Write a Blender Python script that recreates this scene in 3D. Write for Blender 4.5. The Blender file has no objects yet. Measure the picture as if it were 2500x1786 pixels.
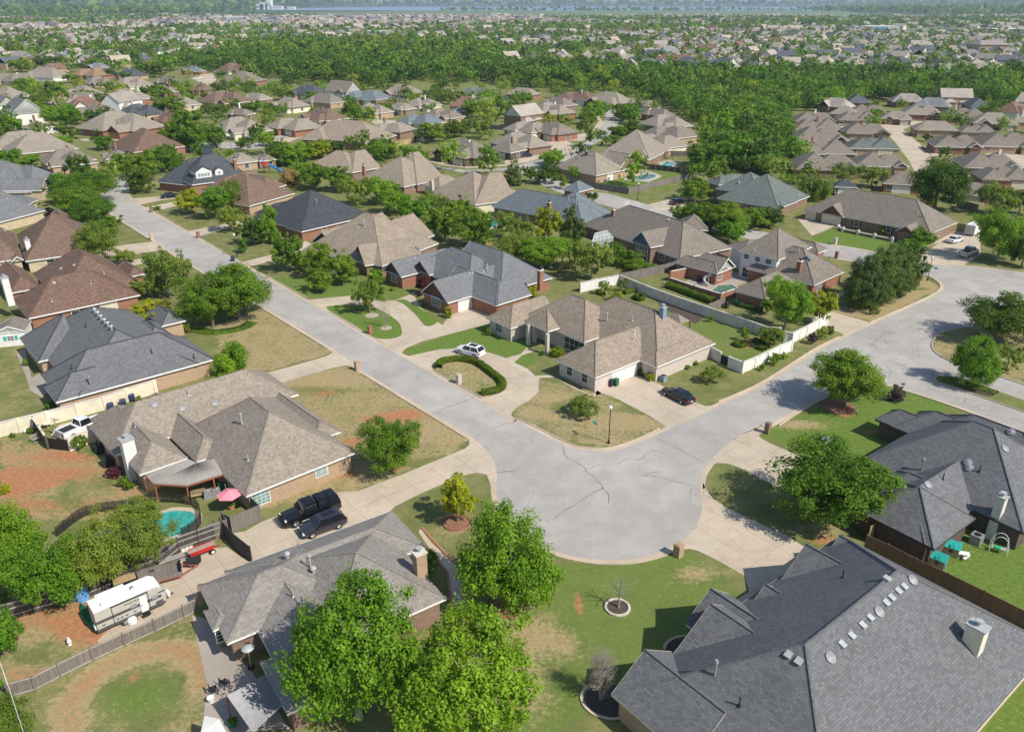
import bpy, bmesh, math, random
import numpy as np
from mathutils import Vector, Matrix
from mathutils.geometry import tessellate_polygon
random.seed(7)
# ---------------------------------------------------------------- camera, sky, sun, exposure
scene = bpy.context.scene
COL = scene.collection
FOC, CAMH, CX, CY = 1944.0, 49.0, 1250.0, 893.0
PITCH = math.atan(889.0 / FOC)
cam_data = bpy.data.cameras.new("camera")
cam = bpy.data.objects.new("camera", cam_data); COL.objects.link(cam)
cam.location = (0, 0, CAMH)
cam.rotation_euler = (math.pi / 2 - PITCH, 0, 0)
cam_data.sensor_width = 36.0
cam_data.lens = 36.0 * FOC / 2500.0
cam_data.clip_start = 1.0; cam_data.clip_end = 60000.0
scene.camera = cam
HAZE = 0.000095
SUN_EL, SUN_AZ = math.radians(45.0), math.radians(-35.5)      # azimuth of the direction TO the sun, from +X
world = bpy.data.worlds.new("World"); scene.world = world; world.use_nodes = True
wn = world.node_tree.nodes; wl = world.node_tree.links
sky = wn.new('ShaderNodeTexSky'); sky.sky_type = 'NISHITA'; sky.sun_disc = False
sky.sun_elevation = SUN_EL; sky.sun_rotation = math.pi / 2 - SUN_AZ
sky.air_density = 1.0; sky.dust_density = 0.6; sky.ozone_density = 1.5
wl.new(sky.outputs[0], wn['Background'].inputs[0]); wn['Background'].inputs[1].default_value = 0.13
sd = bpy.data.lights.new("sun", 'SUN'); sd.energy = 4.7; sd.angle = math.radians(0.5); sd.color = (1.0, 0.94, 0.84)
sun = bpy.data.objects.new("sun", sd); COL.objects.link(sun)
sdir = Vector((math.cos(SUN_EL) * math.cos(SUN_AZ), math.cos(SUN_EL) * math.sin(SUN_AZ), math.sin(SUN_EL)))
sun.rotation_euler = sdir.to_track_quat('Z', 'Y').to_euler(); sun.location = (0, 0, 120)
scene.view_settings.view_transform = 'Standard'; scene.view_settings.look = 'None'
scene.view_settings.exposure = 0.1; scene.view_settings.gamma = 1.0
scene.cycles.max_bounces = 5; scene.cycles.diffuse_bounces = 2; scene.cycles.transparent_max_bounces = 6
scene.cycles.volume_bounces = 0; scene.cycles.use_denoising = True

# ---------------------------------------------------------------- surveying: picture measurements -> metres on the ground
_k, _m = 700 / 2273, 700 / 1940
CR = {'A': (0, 350, _k), 'B': (600, 350, _k), 'C': (1200, 350, _k), 'D': (1800, 350, _k), 'E': (0, 750, _k), 'F': (600, 750, _k),
      'G': (1200, 700, _k), 'H': (1800, 750, _k), 'I': (0, 1286, _k), 'J': (600, 1200, _k), 'K': (1200, 1200, _m), 'L': (1800, 1200, _m),
      'M': (0, 150, 1000 / 2273), 'N': (750, 150, 1000 / 2273), 'O': (1500, 150, 1000 / 2273), 'T': (0, 0, 1250 / 2273),
      'U': (1250, 0, 1250 / 2273), 'S': (0, 0, 1.0)}
_sp, _cp = math.sin(PITCH), math.cos(PITCH)
def g(c, x, y, z=0.0):
    a, b, s = CR[c]; px, py = a + x * s, b + y * s
    u, v = (px - CX) / FOC, (py - CY) / FOC
    t = (CAMH - z) / (_sp + v * _cp)
    return Vector((u * t, (_cp - v * _sp) * t, z))
def gp(c, pts, z=0.0): return [g(c, x, y, z) for x, y in pts]
def gm(*segs, z=0.0):
    out = []
    for c, pts in segs: out += gp(c, pts, z)
    return out
def height_at(p, c, x, y):       # height above ground point p that is seen at a picture row
    a, b, s = CR[c]; v = (b + y * s - CY) / FOC
    t = p.y / (_cp - v * _sp); return max(0.3, CAMH - (_sp + v * _cp) * t)
UA = Vector((0.64, -0.768, 0)).normalized()     # along the street
UB = Vector((UA.y * -1, UA.x, 0))               # across it

# ---------------------------------------------------------------- materials
MATS = {}
def newmat(name):
    m = bpy.data.materials.new(name); m.use_nodes = True; MATS[name] = m
    return m, m.node_tree.nodes, m.node_tree.links, m.node_tree.nodes['Principled BSDF']
def ramp(n, stops):
    r = n.new('ShaderNodeValToRGB'); e = r.color_ramp.elements
    while len(e) < len(stops): e.new(0.5)
    for i, (p, c) in enumerate(stops): e[i].position = p; e[i].color = (*c, 1)
    return r
def noise(n, l, scale, detail=4, vec=None, rough=0.6):
    t = n.new('ShaderNodeTexNoise'); t.inputs['Scale'].default_value = scale; t.inputs['Detail'].default_value = detail
    t.inputs['Roughness'].default_value = rough
    if vec: l.new(vec, t.inputs['Vector'])
    return t
def mixc(n, l, fac, a, b, mode='MIX'):
    m = n.new('ShaderNodeMix'); m.data_type = 'RGBA'; m.blend_type = mode
    for i, s in ((0, fac), (6, a), (7, b)):
        if isinstance(s, (int, float)): m.inputs[i].default_value = s
        elif isinstance(s, tuple): m.inputs[i].default_value = (*s, 1)
        else: l.new(s, m.inputs[i])
    return m.outputs[2]
def plain(name, col, rough=0.8, metal=0.0, nscale=3.0, var=0.12, spec=0.3):
    m, n, l, b = newmat(name)
    tc = n.new('ShaderNodeTexCoord'); t = noise(n, l, nscale, 4, tc.outputs['Object'])
    lo = tuple(c * (1 - var) for c in col); hi = tuple(min(1, c * (1 + var)) for c in col)
    r = ramp(n, [(0.3, lo), (0.7, hi)]); l.new(t.outputs[0], r.inputs[0]); l.new(r.outputs[0], b.inputs['Base Color'])
    b.inputs['Roughness'].default_value = rough; b.inputs['Metallic'].default_value = metal
    b.inputs['Specular IOR Level'].default_value = spec
    return m
def bricky(name, c1, c2, mortar, bw, bh, ms, rough=0.9, nvar=0.25, patch=0.5, bump=0.0, nsc=0.25):
    m, n, l, b = newmat(name)
    uv = n.new('ShaderNodeUVMap'); uv.uv_map = 'UVMap'
    t = n.new('ShaderNodeTexBrick'); l.new(uv.outputs[0], t.inputs['Vector'])
    t.inputs['Scale'].default_value = 1.0; t.inputs['Brick Width'].default_value = bw; t.inputs['Row Height'].default_value = bh
    t.inputs['Mortar Size'].default_value = ms; t.inputs['Mortar Smooth'].default_value = 0.3; t.inputs['Bias'].default_value = 0.0
    t.inputs['Color1'].default_value = (*c1, 1); t.inputs['Color2'].default_value = (*c2, 1); t.inputs['Mortar'].default_value = (*mortar, 1)
    tc = n.new('ShaderNodeTexCoord')
    t1 = noise(n, l, nsc, 5, tc.outputs['Object'])
    r1 = ramp(n, [(0.25, (1 - nvar,) * 3), (0.75, (1 + nvar * 0.6,) * 3)]); l.new(t1.outputs[0], r1.inputs[0])
    c = mixc(n, l, patch, t.outputs[0], r1.outputs[0], 'MULTIPLY')
    t2 = noise(n, l, 6.0, 3, tc.outputs['Object'])
    r2 = ramp(n, [(0.3, (0.82,) * 3), (0.7, (1.15,) * 3)]); l.new(t2.outputs[0], r2.inputs[0])
    c = mixc(n, l, 0.7, c, r2.outputs[0], 'MULTIPLY')
    l.new(c, b.inputs['Base Color']); b.inputs['Roughness'].default_value = rough; b.inputs['Specular IOR Level'].default_value = 0.25
    if bump:
        bp = n.new('ShaderNodeBump'); bp.inputs['Strength'].default_value = bump; bp.inputs['Distance'].default_value = 0.02
        l.new(t.outputs[1], bp.inputs['Height']); bp.invert = True; l.new(bp.outputs[0], b.inputs['Normal'])
    return m
def shingle(name, col, dev=0.28):
    c1 = tuple(c * (1 - dev) for c in col); c2 = tuple(c * (1 + dev) for c in col)
    return bricky(name, c1, c2, tuple(c * 0.55 for c in col), 0.34, 0.2, 0.015, 0.95, 0.16, 0.75, 0.4, 0.3)
shingle('shingle_tan', (0.31, 0.265, 0.215), .2); shingle('shingle_tan_dark', (0.24, 0.205, 0.17), .2); shingle('shingle_warm', (0.32, 0.26, 0.2), .2)
shingle('shingle_brown', (0.2, 0.135, 0.1)); shingle('shingle_redbrown', (0.19, 0.12, 0.09)); shingle('shingle_slate', (0.165, 0.167, 0.172), 0.18)
shingle('shingle_navy', (0.07, 0.076, 0.086), 0.22); shingle('shingle_tangrey', (0.29, 0.265, 0.235), .16); shingle('shingle_grey', (0.19, 0.195, 0.2), 0.2); shingle('shingle_blue', (0.17, 0.2, 0.215), 0.2)
shingle('shingle_greenish', (0.15, 0.175, 0.16), 0.25); shingle('shingle_orange', (0.3, 0.2, 0.12)); shingle('shingle_charcoal', (0.085, 0.095, 0.105), 0.2)
bricky('brick_red', (0.34, 0.13, 0.075), (0.26, 0.095, 0.06), (0.36, 0.27, 0.2), 0.42, 0.15, 0.018, 0.9, 0.25, 0.6)
bricky('brick_brown', (0.27, 0.16, 0.11), (0.2, 0.12, 0.085), (0.3, 0.24, 0.19), 0.42, 0.15, 0.018)
bricky('brick_tan', (0.46, 0.31, 0.2), (0.37, 0.25, 0.16), (0.5, 0.4, 0.29), 0.42, 0.15, 0.018)
bricky('brick_pale', (0.6, 0.52, 0.46), (0.52, 0.44, 0.38), (0.55, 0.5, 0.45), 0.42, 0.15, 0.018)
bricky('brick_dark', (0.12, 0.085, 0.065), (0.085, 0.06, 0.05), (0.16, 0.13, 0.1), 0.42, 0.15, 0.018)
bricky('stone_cream', (0.62, 0.52, 0.36), (0.5, 0.4, 0.27), (0.5, 0.42, 0.3), 0.7, 0.3, 0.02)
bricky('planks_grey', (0.25, 0.22, 0.19), (0.19, 0.165, 0.145), (0.07, 0.06, 0.05), 0.16, 6.0, 0.012)
bricky('planks_brown', (0.26, 0.17, 0.1), (0.2, 0.13, 0.08), (0.08, 0.05, 0.03), 0.16, 6.0, 0.012)
bricky('planks_tan', (0.52, 0.38, 0.21), (0.44, 0.32, 0.18), (0.2, 0.14, 0.08), 0.16, 6.0, 0.012)
bricky('planks_dark', (0.11, 0.1, 0.09), (0.08, 0.07, 0.065), (0.03, 0.03, 0.03), 0.16, 6.0, 0.012)
plain('wall_white', (0.74, 0.72, 0.68), 0.85, 0, 0.8, 0.1); plain('wall_cream', (0.72, 0.65, 0.5), 0.9, 0, 0.7, 0.14); plain('wall_concrete', (0.62, 0.58, 0.52), 0.9, 0, 0.7, 0.14)
plain('trim_white', (0.78, 0.77, 0.74), 0.6); plain('trim_dark', (0.05, 0.045, 0.04), 0.6); plain('trim_brown', (0.16, 0.1, 0.07), 0.7)
plain('door_white', (0.76, 0.74, 0.68), 0.6); plain('door_cream', (0.62, 0.55, 0.42), 0.6); plain('wood_dark', (0.12, 0.07, 0.045), 0.7); plain('paint_rust', (0.33, 0.1, 0.06), 0.8)
plain('wood_grey', (0.36, 0.33, 0.29), 0.9, 0, 8, 0.3); plain('metal_grey', (0.3, 0.3, 0.31), 0.6, 0.2); plain('metal_dark', (0.025, 0.025, 0.028), 0.5, 0.2)
plain('metal_galv', (0.45, 0.46, 0.45), 0.6, 0.2); plain('plastic_black', (0.03, 0.032, 0.035), 0.5); plain('plastic_green', (0.015, 0.13, 0.07), 0.5)
plain('plastic_navy', (0.025, 0.035, 0.09), 0.5); plain('plastic_teal', (0.03, 0.42, 0.36), 0.5); plain('plastic_tan', (0.42, 0.3, 0.2), 0.6)
plain('plastic_blue', (0.03, 0.2, 0.55), 0.4); plain('plastic_red', (0.5, 0.03, 0.02), 0.4); plain('cloth_pink', (0.8, 0.27, 0.33), 0.9); plain('terracotta', (0.5, 0.22, 0.12), 0.9)
plain('tarp_blue', (0.16, 0.4, 0.72), 0.5); plain('hull_brown', (0.2, 0.1, 0.085), 0.35); plain('blue_paint', (0.22, 0.3, 0.38), 0.7); plain('sign_green', (0.02, 0.28, 0.15), 0.5)
plain('mulch', (0.26, 0.13, 0.08), 1, 0, 5, 0.35); plain('stone_light', (0.58, 0.52, 0.43), 0.9, 0, 3, 0.2); plain('bark', (0.19, 0.15, 0.12), 0.95, 0, 4, 0.35)
plain('bark_pale', (0.42, 0.37, 0.32), 0.95, 0, 4, 0.25); plain('twig_grey', (0.3, 0.26, 0.23), 0.95, 0, 4, 0.3); plain('brick_edge', (0.42, 0.19, 0.12), 0.9, 0, 9, 0.25)
plain('lamp_glass', (0.82, 0.83, 0.82), 0.25); plain('rubber', (0.02, 0.02, 0.02), 0.8); plain('alloy', (0.5, 0.5, 0.52), 0.3, 0.8); plain('tail_red', (0.4, 0.01, 0.01), 0.3)
plain('dark_soil', (0.09, 0.07, 0.055), 1, 0, 5, 0.3); plain('bed_gravel', (0.42, 0.35, 0.27), 1, 0, 7, 0.3); plain('seat_green', (0.02, 0.45, 0.22), 0.6)
def glassy(name, col, rough=0.12):
    m = plain(name, col, rough, 0, 1.5, 0.2, 0.6); return m
glassy('glass_dark', (0.03, 0.035, 0.04)); glassy('glass_light', (0.3, 0.34, 0.34), 0.2); glassy('glass_car', (0.012, 0.016, 0.02), 0.05); glassy('glass_teal', (0.2, 0.32, 0.3), 0.1); glassy('solar', (0.015, 0.03, 0.06), 0.08)
for nm, c, me in (('car_black', (0.006, 0.006, 0.008), 0.0), ('car_white', (0.8, 0.8, 0.8), 0), ('car_navy', (0.006, 0.01, 0.022), 0.0), ('car_silver', (0.45, 0.46, 0.48), .5), ('car_plum', (0.05, 0.045, 0.06), 0.3), ('rv_white', (0.78, 0.78, 0.76), 0), ('rv_stripe', (0.09, 0.085, 0.085), 0), ('rv_beige', (0.5, 0.47, 0.4), 0)):
    mm = plain(nm, c, 0.25 if 'car' in nm else 0.5, me, 1.0, 0.04, 0.5)
    if 'car' in nm: mm.node_tree.nodes['Principled BSDF'].inputs['Coat Weight'].default_value = 0.7
def water(name, shallow, deep):
    m, n, l, b = newmat(name); tc = n.new('ShaderNodeTexCoord'); t = noise(n, l, 1.6, 4, tc.outputs['Object'])
    r = ramp(n, [(0.35, deep), (0.65, shallow)]); l.new(t.outputs[0], r.inputs[0]); l.new(r.outputs[0], b.inputs['Base Color'])
    b.inputs['Roughness'].default_value = 0.04
    bp = n.new('ShaderNodeBump'); bp.inputs['Strength'].default_value = 0.12; t3 = noise(n, l, 5, 2, tc.outputs['Object']); l.new(t3.outputs[0], bp.inputs['Height']); l.new(bp.outputs[0], b.inputs['Normal'])
water('water_teal', (0.08, 0.42, 0.36), (0.03, 0.28, 0.25)); water('water_deep', (0.02, 0.2, 0.21), (0.012, 0.12, 0.15)); water('water_bright', (0.05, 0.42, 0.45), (0.03, 0.3, 0.36)); water('water_green', (0.07, 0.22, 0.15), (0.04, 0.15, 0.11))
m, n, l, b = newmat('lake_water'); b.inputs['Base Color'].default_value = (0.22, 0.3, 0.4, 1); b.inputs['Roughness'].default_value = 0.35
m, n, l, b = newmat('metal_mesh'); b.inputs['Base Color'].default_value = (.03, .03, .03, 1); t_ = n.new('ShaderNodeBsdfTransparent'); x_ = n.new('ShaderNodeMixShader'); x_.inputs[0].default_value = .5; l.new(t_.outputs[0], x_.inputs[1]); l.new(b.outputs[0], x_.inputs[2]); l.new(x_.outputs[0], n['Material Output'].inputs[0])
# concrete of the drives: joints, stains
def concrete(name, col, joint=True, stain=(0.34, 0.25, 0.17)):
    m, n, l, b = newmat(name); tc = n.new('ShaderNodeTexCoord')
    t = noise(n, l, 0.16, 6, tc.outputs['Object'], 0.7); r = ramp(n, [(0.3, tuple(c * 0.82 for c in col)), (0.65, tuple(c * 1.08 for c in col))]); l.new(t.outputs[0], r.inputs[0])
    t2 = noise(n, l, 0.5, 6, tc.outputs['Object'], 0.75); r2 = ramp(n, [(0.52, (0, 0, 0)), (0.75, (0.55,) * 3)]); l.new(t2.outputs[0], r2.inputs[0])
    c = mixc(n, l, r2.outputs[0], r.outputs[0], stain)
    t3 = noise(n, l, 7, 3, tc.outputs['Object']); r3 = ramp(n, [(0.3, (0.88,) * 3), (0.7, (1.08,) * 3)]); l.new(t3.outputs[0], r3.inputs[0])
    c = mixc(n, l, 1.0, c, r3.outputs[0], 'MULTIPLY')
    if joint:
        uv = n.new('ShaderNodeUVMap'); uv.uv_map = 'UVMap'; k = n.new('ShaderNodeTexBrick'); l.new(uv.outputs[0], k.inputs[0]); k.offset = 0.0
        k.inputs['Scale'].default_value = 1; k.inputs['Brick Width'].default_value = 3.6; k.inputs['Row Height'].default_value = 3.6; k.inputs['Mortar Size'].default_value = 0.022
        k.inputs['Color1'].default_value = (1, 1, 1, 1); k.inputs['Color2'].default_value = (0.94, 0.93, 0.92, 1); k.inputs['Mortar'].default_value = (0.6, 0.53, 0.46, 1)
        c = mixc(n, l, 1.0, c, k.outputs[0], 'MULTIPLY')
    l.new(c, b.inputs['Base Color']); b.inputs['Roughness'].default_value = 0.9; b.inputs['Specular IOR Level'].default_value = 0.25
concrete('concrete_drive', (0.56, 0.47, 0.36)); concrete('concrete_plain', (0.56, 0.47, 0.37), False); concrete('kerb_concrete', (0.56, 0.45, 0.33), False); concrete('concrete_grey', (0.4, 0.35, 0.3), False)
def asphalt(name, col, crk, k1=0.62, k2=0.7):
    m, n, l, b = newmat(name); tc = n.new('ShaderNodeTexCoord')
    t = noise(n, l, 0.07, 5, tc.outputs['Object'], 0.65); r = ramp(n, [(0.35, tuple(c * 0.88 for c in col)), (0.65, tuple(c * 1.07 for c in col))]); l.new(t.outputs[0], r.inputs[0])
    t3 = noise(n, l, 5, 5, tc.outputs['Object'], 0.8); r3 = ramp(n, [(0.3, (0.86,) * 3), (0.7, (1.1,) * 3)]); l.new(t3.outputs[0], r3.inputs[0])
    c = mixc(n, l, 1.0, r.outputs[0], r3.outputs[0], 'MULTIPLY')
    # long tyre-worn and patched zones
    t4 = noise(n, l, 0.35, 3, tc.outputs['Object']); r4 = ramp(n, [(0.42, (0.93, .92, .91)), (0.6, (1.03,) * 3)]); l.new(t4.outputs[0], r4.inputs[0])
    c = mixc(n, l, 1.0, c, r4.outputs[0], 'MULTIPLY')
    if crk:
        dn = noise(n, l, 0.9, 4, tc.outputs['Object']); ad = n.new('ShaderNodeMix'); ad.data_type = 'VECTOR'; ad.inputs[0].default_value = 0.22
        l.new(tc.outputs['Object'], ad.inputs[4]); l.new(dn.outputs[1], ad.inputs[5])
        v = n.new('ShaderNodeTexVoronoi'); v.feature = 'DISTANCE_TO_EDGE'; v.inputs['Scale'].default_value = crk; l.new(ad.outputs[1], v.inputs['Vector'])
        rv = ramp(n, [(0.0, (1, 1, 1)), (0.006, (0, 0, 0))]); l.new(v.outputs[0], rv.inputs[0])
        tm = noise(n, l, 0.11, 3, tc.outputs['Object']); rm = ramp(n, [(k1 - 0.08, (0, 0, 0)), (k2 - 0.08, (1, 1, 1))]); l.new(tm.outputs[0], rm.inputs[0])
        ml = n.new('ShaderNodeMath'); ml.operation = 'MULTIPLY'; l.new(rv.outputs[0], ml.inputs[0]); l.new(rm.outputs[0], ml.inputs[1])
        c = mixc(n, l, ml.outputs[0], c, (0.12, 0.11, 0.1))
    l.new(c, b.inputs['Base Color']); b.inputs['Roughness'].default_value = 0.92; b.inputs['Specular IOR Level'].default_value = 0.2
asphalt('asphalt', (0.425, 0.4, 0.365), 0.35); plain('crack_tar', (0.15, 0.14, 0.125), 0.9)
# lawns: vertex paint says what grows (R dry, G red earth, B well watered), noise breaks it up
def lawnmat(name, base=None):
    m, n, l, b = newmat(name); tc = n.new('ShaderNodeTexCoord')
    t1 = noise(n, l, 0.35, 6, tc.outputs['Object'], 0.7); t2 = noise(n, l, 2.2, 6, tc.outputs['Object'], 0.75); t3 = noise(n, l, 0.05, 3, tc.outputs['Object'])
    ga = ramp(n, [(0.3, (0.12, 0.15, 0.045)), (0.5, (0.185, 0.195, 0.07)), (0.72, (0.28, 0.25, 0.11))]); l.new(t1.outputs[0], ga.inputs[0])
    dr = ramp(n, [(0.3, (0.24, 0.2, 0.085)), (0.5, (0.37, 0.29, 0.15)), (0.7, (0.46, 0.35, 0.2))]); l.new(t2.outputs[0], dr.inputs[0])
    di = ramp(n, [(0.3, (0.3, 0.13, 0.06)), (0.7, (0.52, 0.26, 0.13))]); l.new(t2.outputs[0], di.inputs[0])
    lu = ramp(n, [(0.3, (0.085, 0.145, 0.03)), (0.5, (0.13, 0.2, 0.038)), (0.7, (0.2, 0.26, 0.06))]); l.new(t2.outputs[0], lu.inputs[0])
    if base is None:
        at = n.new('ShaderNodeVertexColor'); at.layer_name = 'grow'; sp = n.new('ShaderNodeSeparateColor'); l.new(at.outputs[0], sp.inputs[0]); ch = sp.outputs
    def thr(src, amt=0.9):
        # smooth weight pushed through the noise so edges go ragged
        a = n.new('ShaderNodeMath'); a.operation = 'ADD'
        if isinstance(src, float): a.inputs[0].default_value = src
        else: l.new(src, a.inputs[0])
        mm = n.new('ShaderNodeMath'); mm.operation = 'MULTIPLY_ADD'; l.new(t1.outputs[0], mm.inputs[0]); mm.inputs[1].default_value = 0.9 * amt; mm.inputs[2].default_value = -0.45 * amt
        m2 = n.new('ShaderNodeMath'); m2.operation = 'MULTIPLY_ADD'; l.new(t2.outputs[0], m2.inputs[0]); m2.inputs[1].default_value = 1.3 * amt; l.new(mm.outputs[0], m2.inputs[2])
        m3 = n.new('ShaderNodeMath'); m3.operation = 'SUBTRACT'; l.new(m2.outputs[0], m3.inputs[0]); m3.inputs[1].default_value = 0.65 * amt
        l.new(m3.outputs[0], a.inputs[1]); r = ramp(n, [(0.33, (0, 0, 0)), (0.67, (1, 1, 1))]); l.new(a.outputs[0], r.inputs[0]); return r.outputs[0]
    w = [base[i] if base else ch[i] for i in range(3)]
    c = mixc(n, l, thr(w[2], 0.5), ga.outputs[0], lu.outputs[0]); c = mixc(n, l, thr(w[0]), c, dr.outputs[0]); c = mixc(n, l, thr(w[1]), c, di.outputs[0])
    t5 = noise(n, l, 9.0, 3, tc.outputs['Object']); r5 = ramp(n, [(0.3, (0.78,) * 3), (0.7, (1.18,) * 3)]); l.new(t5.outputs[0], r5.inputs[0])
    c = mixc(n, l, 1.0, c, r5.outputs[0], 'MULTIPLY')
    l.new(c, b.inputs['Base Color']); b.inputs['Roughness'].default_value = 1.0; b.inputs['Specular IOR Level'].default_value = 0.1
    bp = n.new('ShaderNodeBump'); bp.inputs['Strength'].default_value = 0.5; bp.inputs['Distance'].default_value = 0.1; l.new(t5.outputs[0], bp.inputs['Height']); l.new(bp.outputs[0], b.inputs['Normal'])
lawnmat('lawn'); lawnmat('lawn_lush', (0.05, 0.0, 0.9)); lawnmat('lawn_dry', (0.55, 0.0, 0.1)); lawnmat('lawn_mid', (0.2, 0.0, 0.4))
def leafmat(name, dark, mid, light):
    m, n, l, b = newmat(name)
    at = n.new('ShaderNodeVertexColor'); at.layer_name = 'leaf'; sp = n.new('ShaderNodeSeparateColor'); l.new(at.outputs[0], sp.inputs[0])
    r = ramp(n, [(0.0, dark), (0.5, mid), (1.0, light)]); l.new(sp.outputs[0], r.inputs[0])
    oi = n.new('ShaderNodeObjectInfo'); hs = n.new('ShaderNodeHueSaturation')
    mr = n.new('ShaderNodeMapRange'); mr.inputs[3].default_value = 0.485; mr.inputs[4].default_value = 0.51; l.new(oi.outputs['Random'], mr.inputs[0]); l.new(mr.outputs[0], hs.inputs['Hue'])
    mv = n.new('ShaderNodeMapRange'); mv.inputs[3].default_value = 1.15; mv.inputs[4].default_value = 0.85; l.new(oi.outputs['Random'], mv.inputs[0]); l.new(mv.outputs[0], hs.inputs['Value'])
    l.new(r.outputs[0], hs.inputs['Color']); l.new(hs.outputs[0], b.inputs['Base Color'])
    b.inputs['Roughness'].default_value = 0.6; b.inputs['Specular IOR Level'].default_value = 0.25
    tr = n.new('ShaderNodeBsdfTranslucent'); l.new(hs.outputs[0], tr.inputs[0]); mx = n.new('ShaderNodeMixShader'); mx.inputs[0].default_value = 0.45
    l.new(b.outputs[0], mx.inputs[1]); l.new(tr.outputs[0], mx.inputs[2]); l.new(mx.outputs[0], n['Material Output'].inputs[0])
leafmat('leaf_bright', (0.0904, 0.21, 0.012), (0.194, 0.37, 0.02), (0.349, 0.529, 0.05)); leafmat('leaf_green', (0.077, 0.164, 0.014), (0.163, 0.295, 0.022), (0.308, 0.424, 0.04))
leafmat('leaf_dark', (0.0501, 0.105, 0.014), (0.106, 0.194, 0.022), (0.213, 0.299, 0.035)); leafmat('leaf_yellow', (0.2, 0.27, 0.01), (0.36, 0.42, 0.015), (0.5, 0.52, 0.04))
leafmat('leaf_olive', (0.112, 0.19, 0.025), (0.224, 0.317, 0.04), (0.392, 0.444, 0.08)); leafmat('leaf_maroon', (0.07, 0.01, 0.02), (0.14, 0.03, 0.045), (0.2, 0.06, 0.06))
leafmat('leaf_pine', (0.0561, 0.11, 0.0242), (0.131, 0.204, 0.0424), (0.261, 0.322, 0.0726)); leafmat('leaf_hedge', (0.07, 0.13, 0.01), (0.13, 0.22, 0.012), (0.2, 0.3, 0.03)); leafmat('leaf_straw', (0.3, 0.24, 0.08), (0.42, 0.34, 0.12), (0.5, 0.42, 0.18))
leafmat('leaf_purple', (0.06, 0.045, 0.05), (0.12, 0.09, 0.09), (0.18, 0.14, 0.12))

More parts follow.
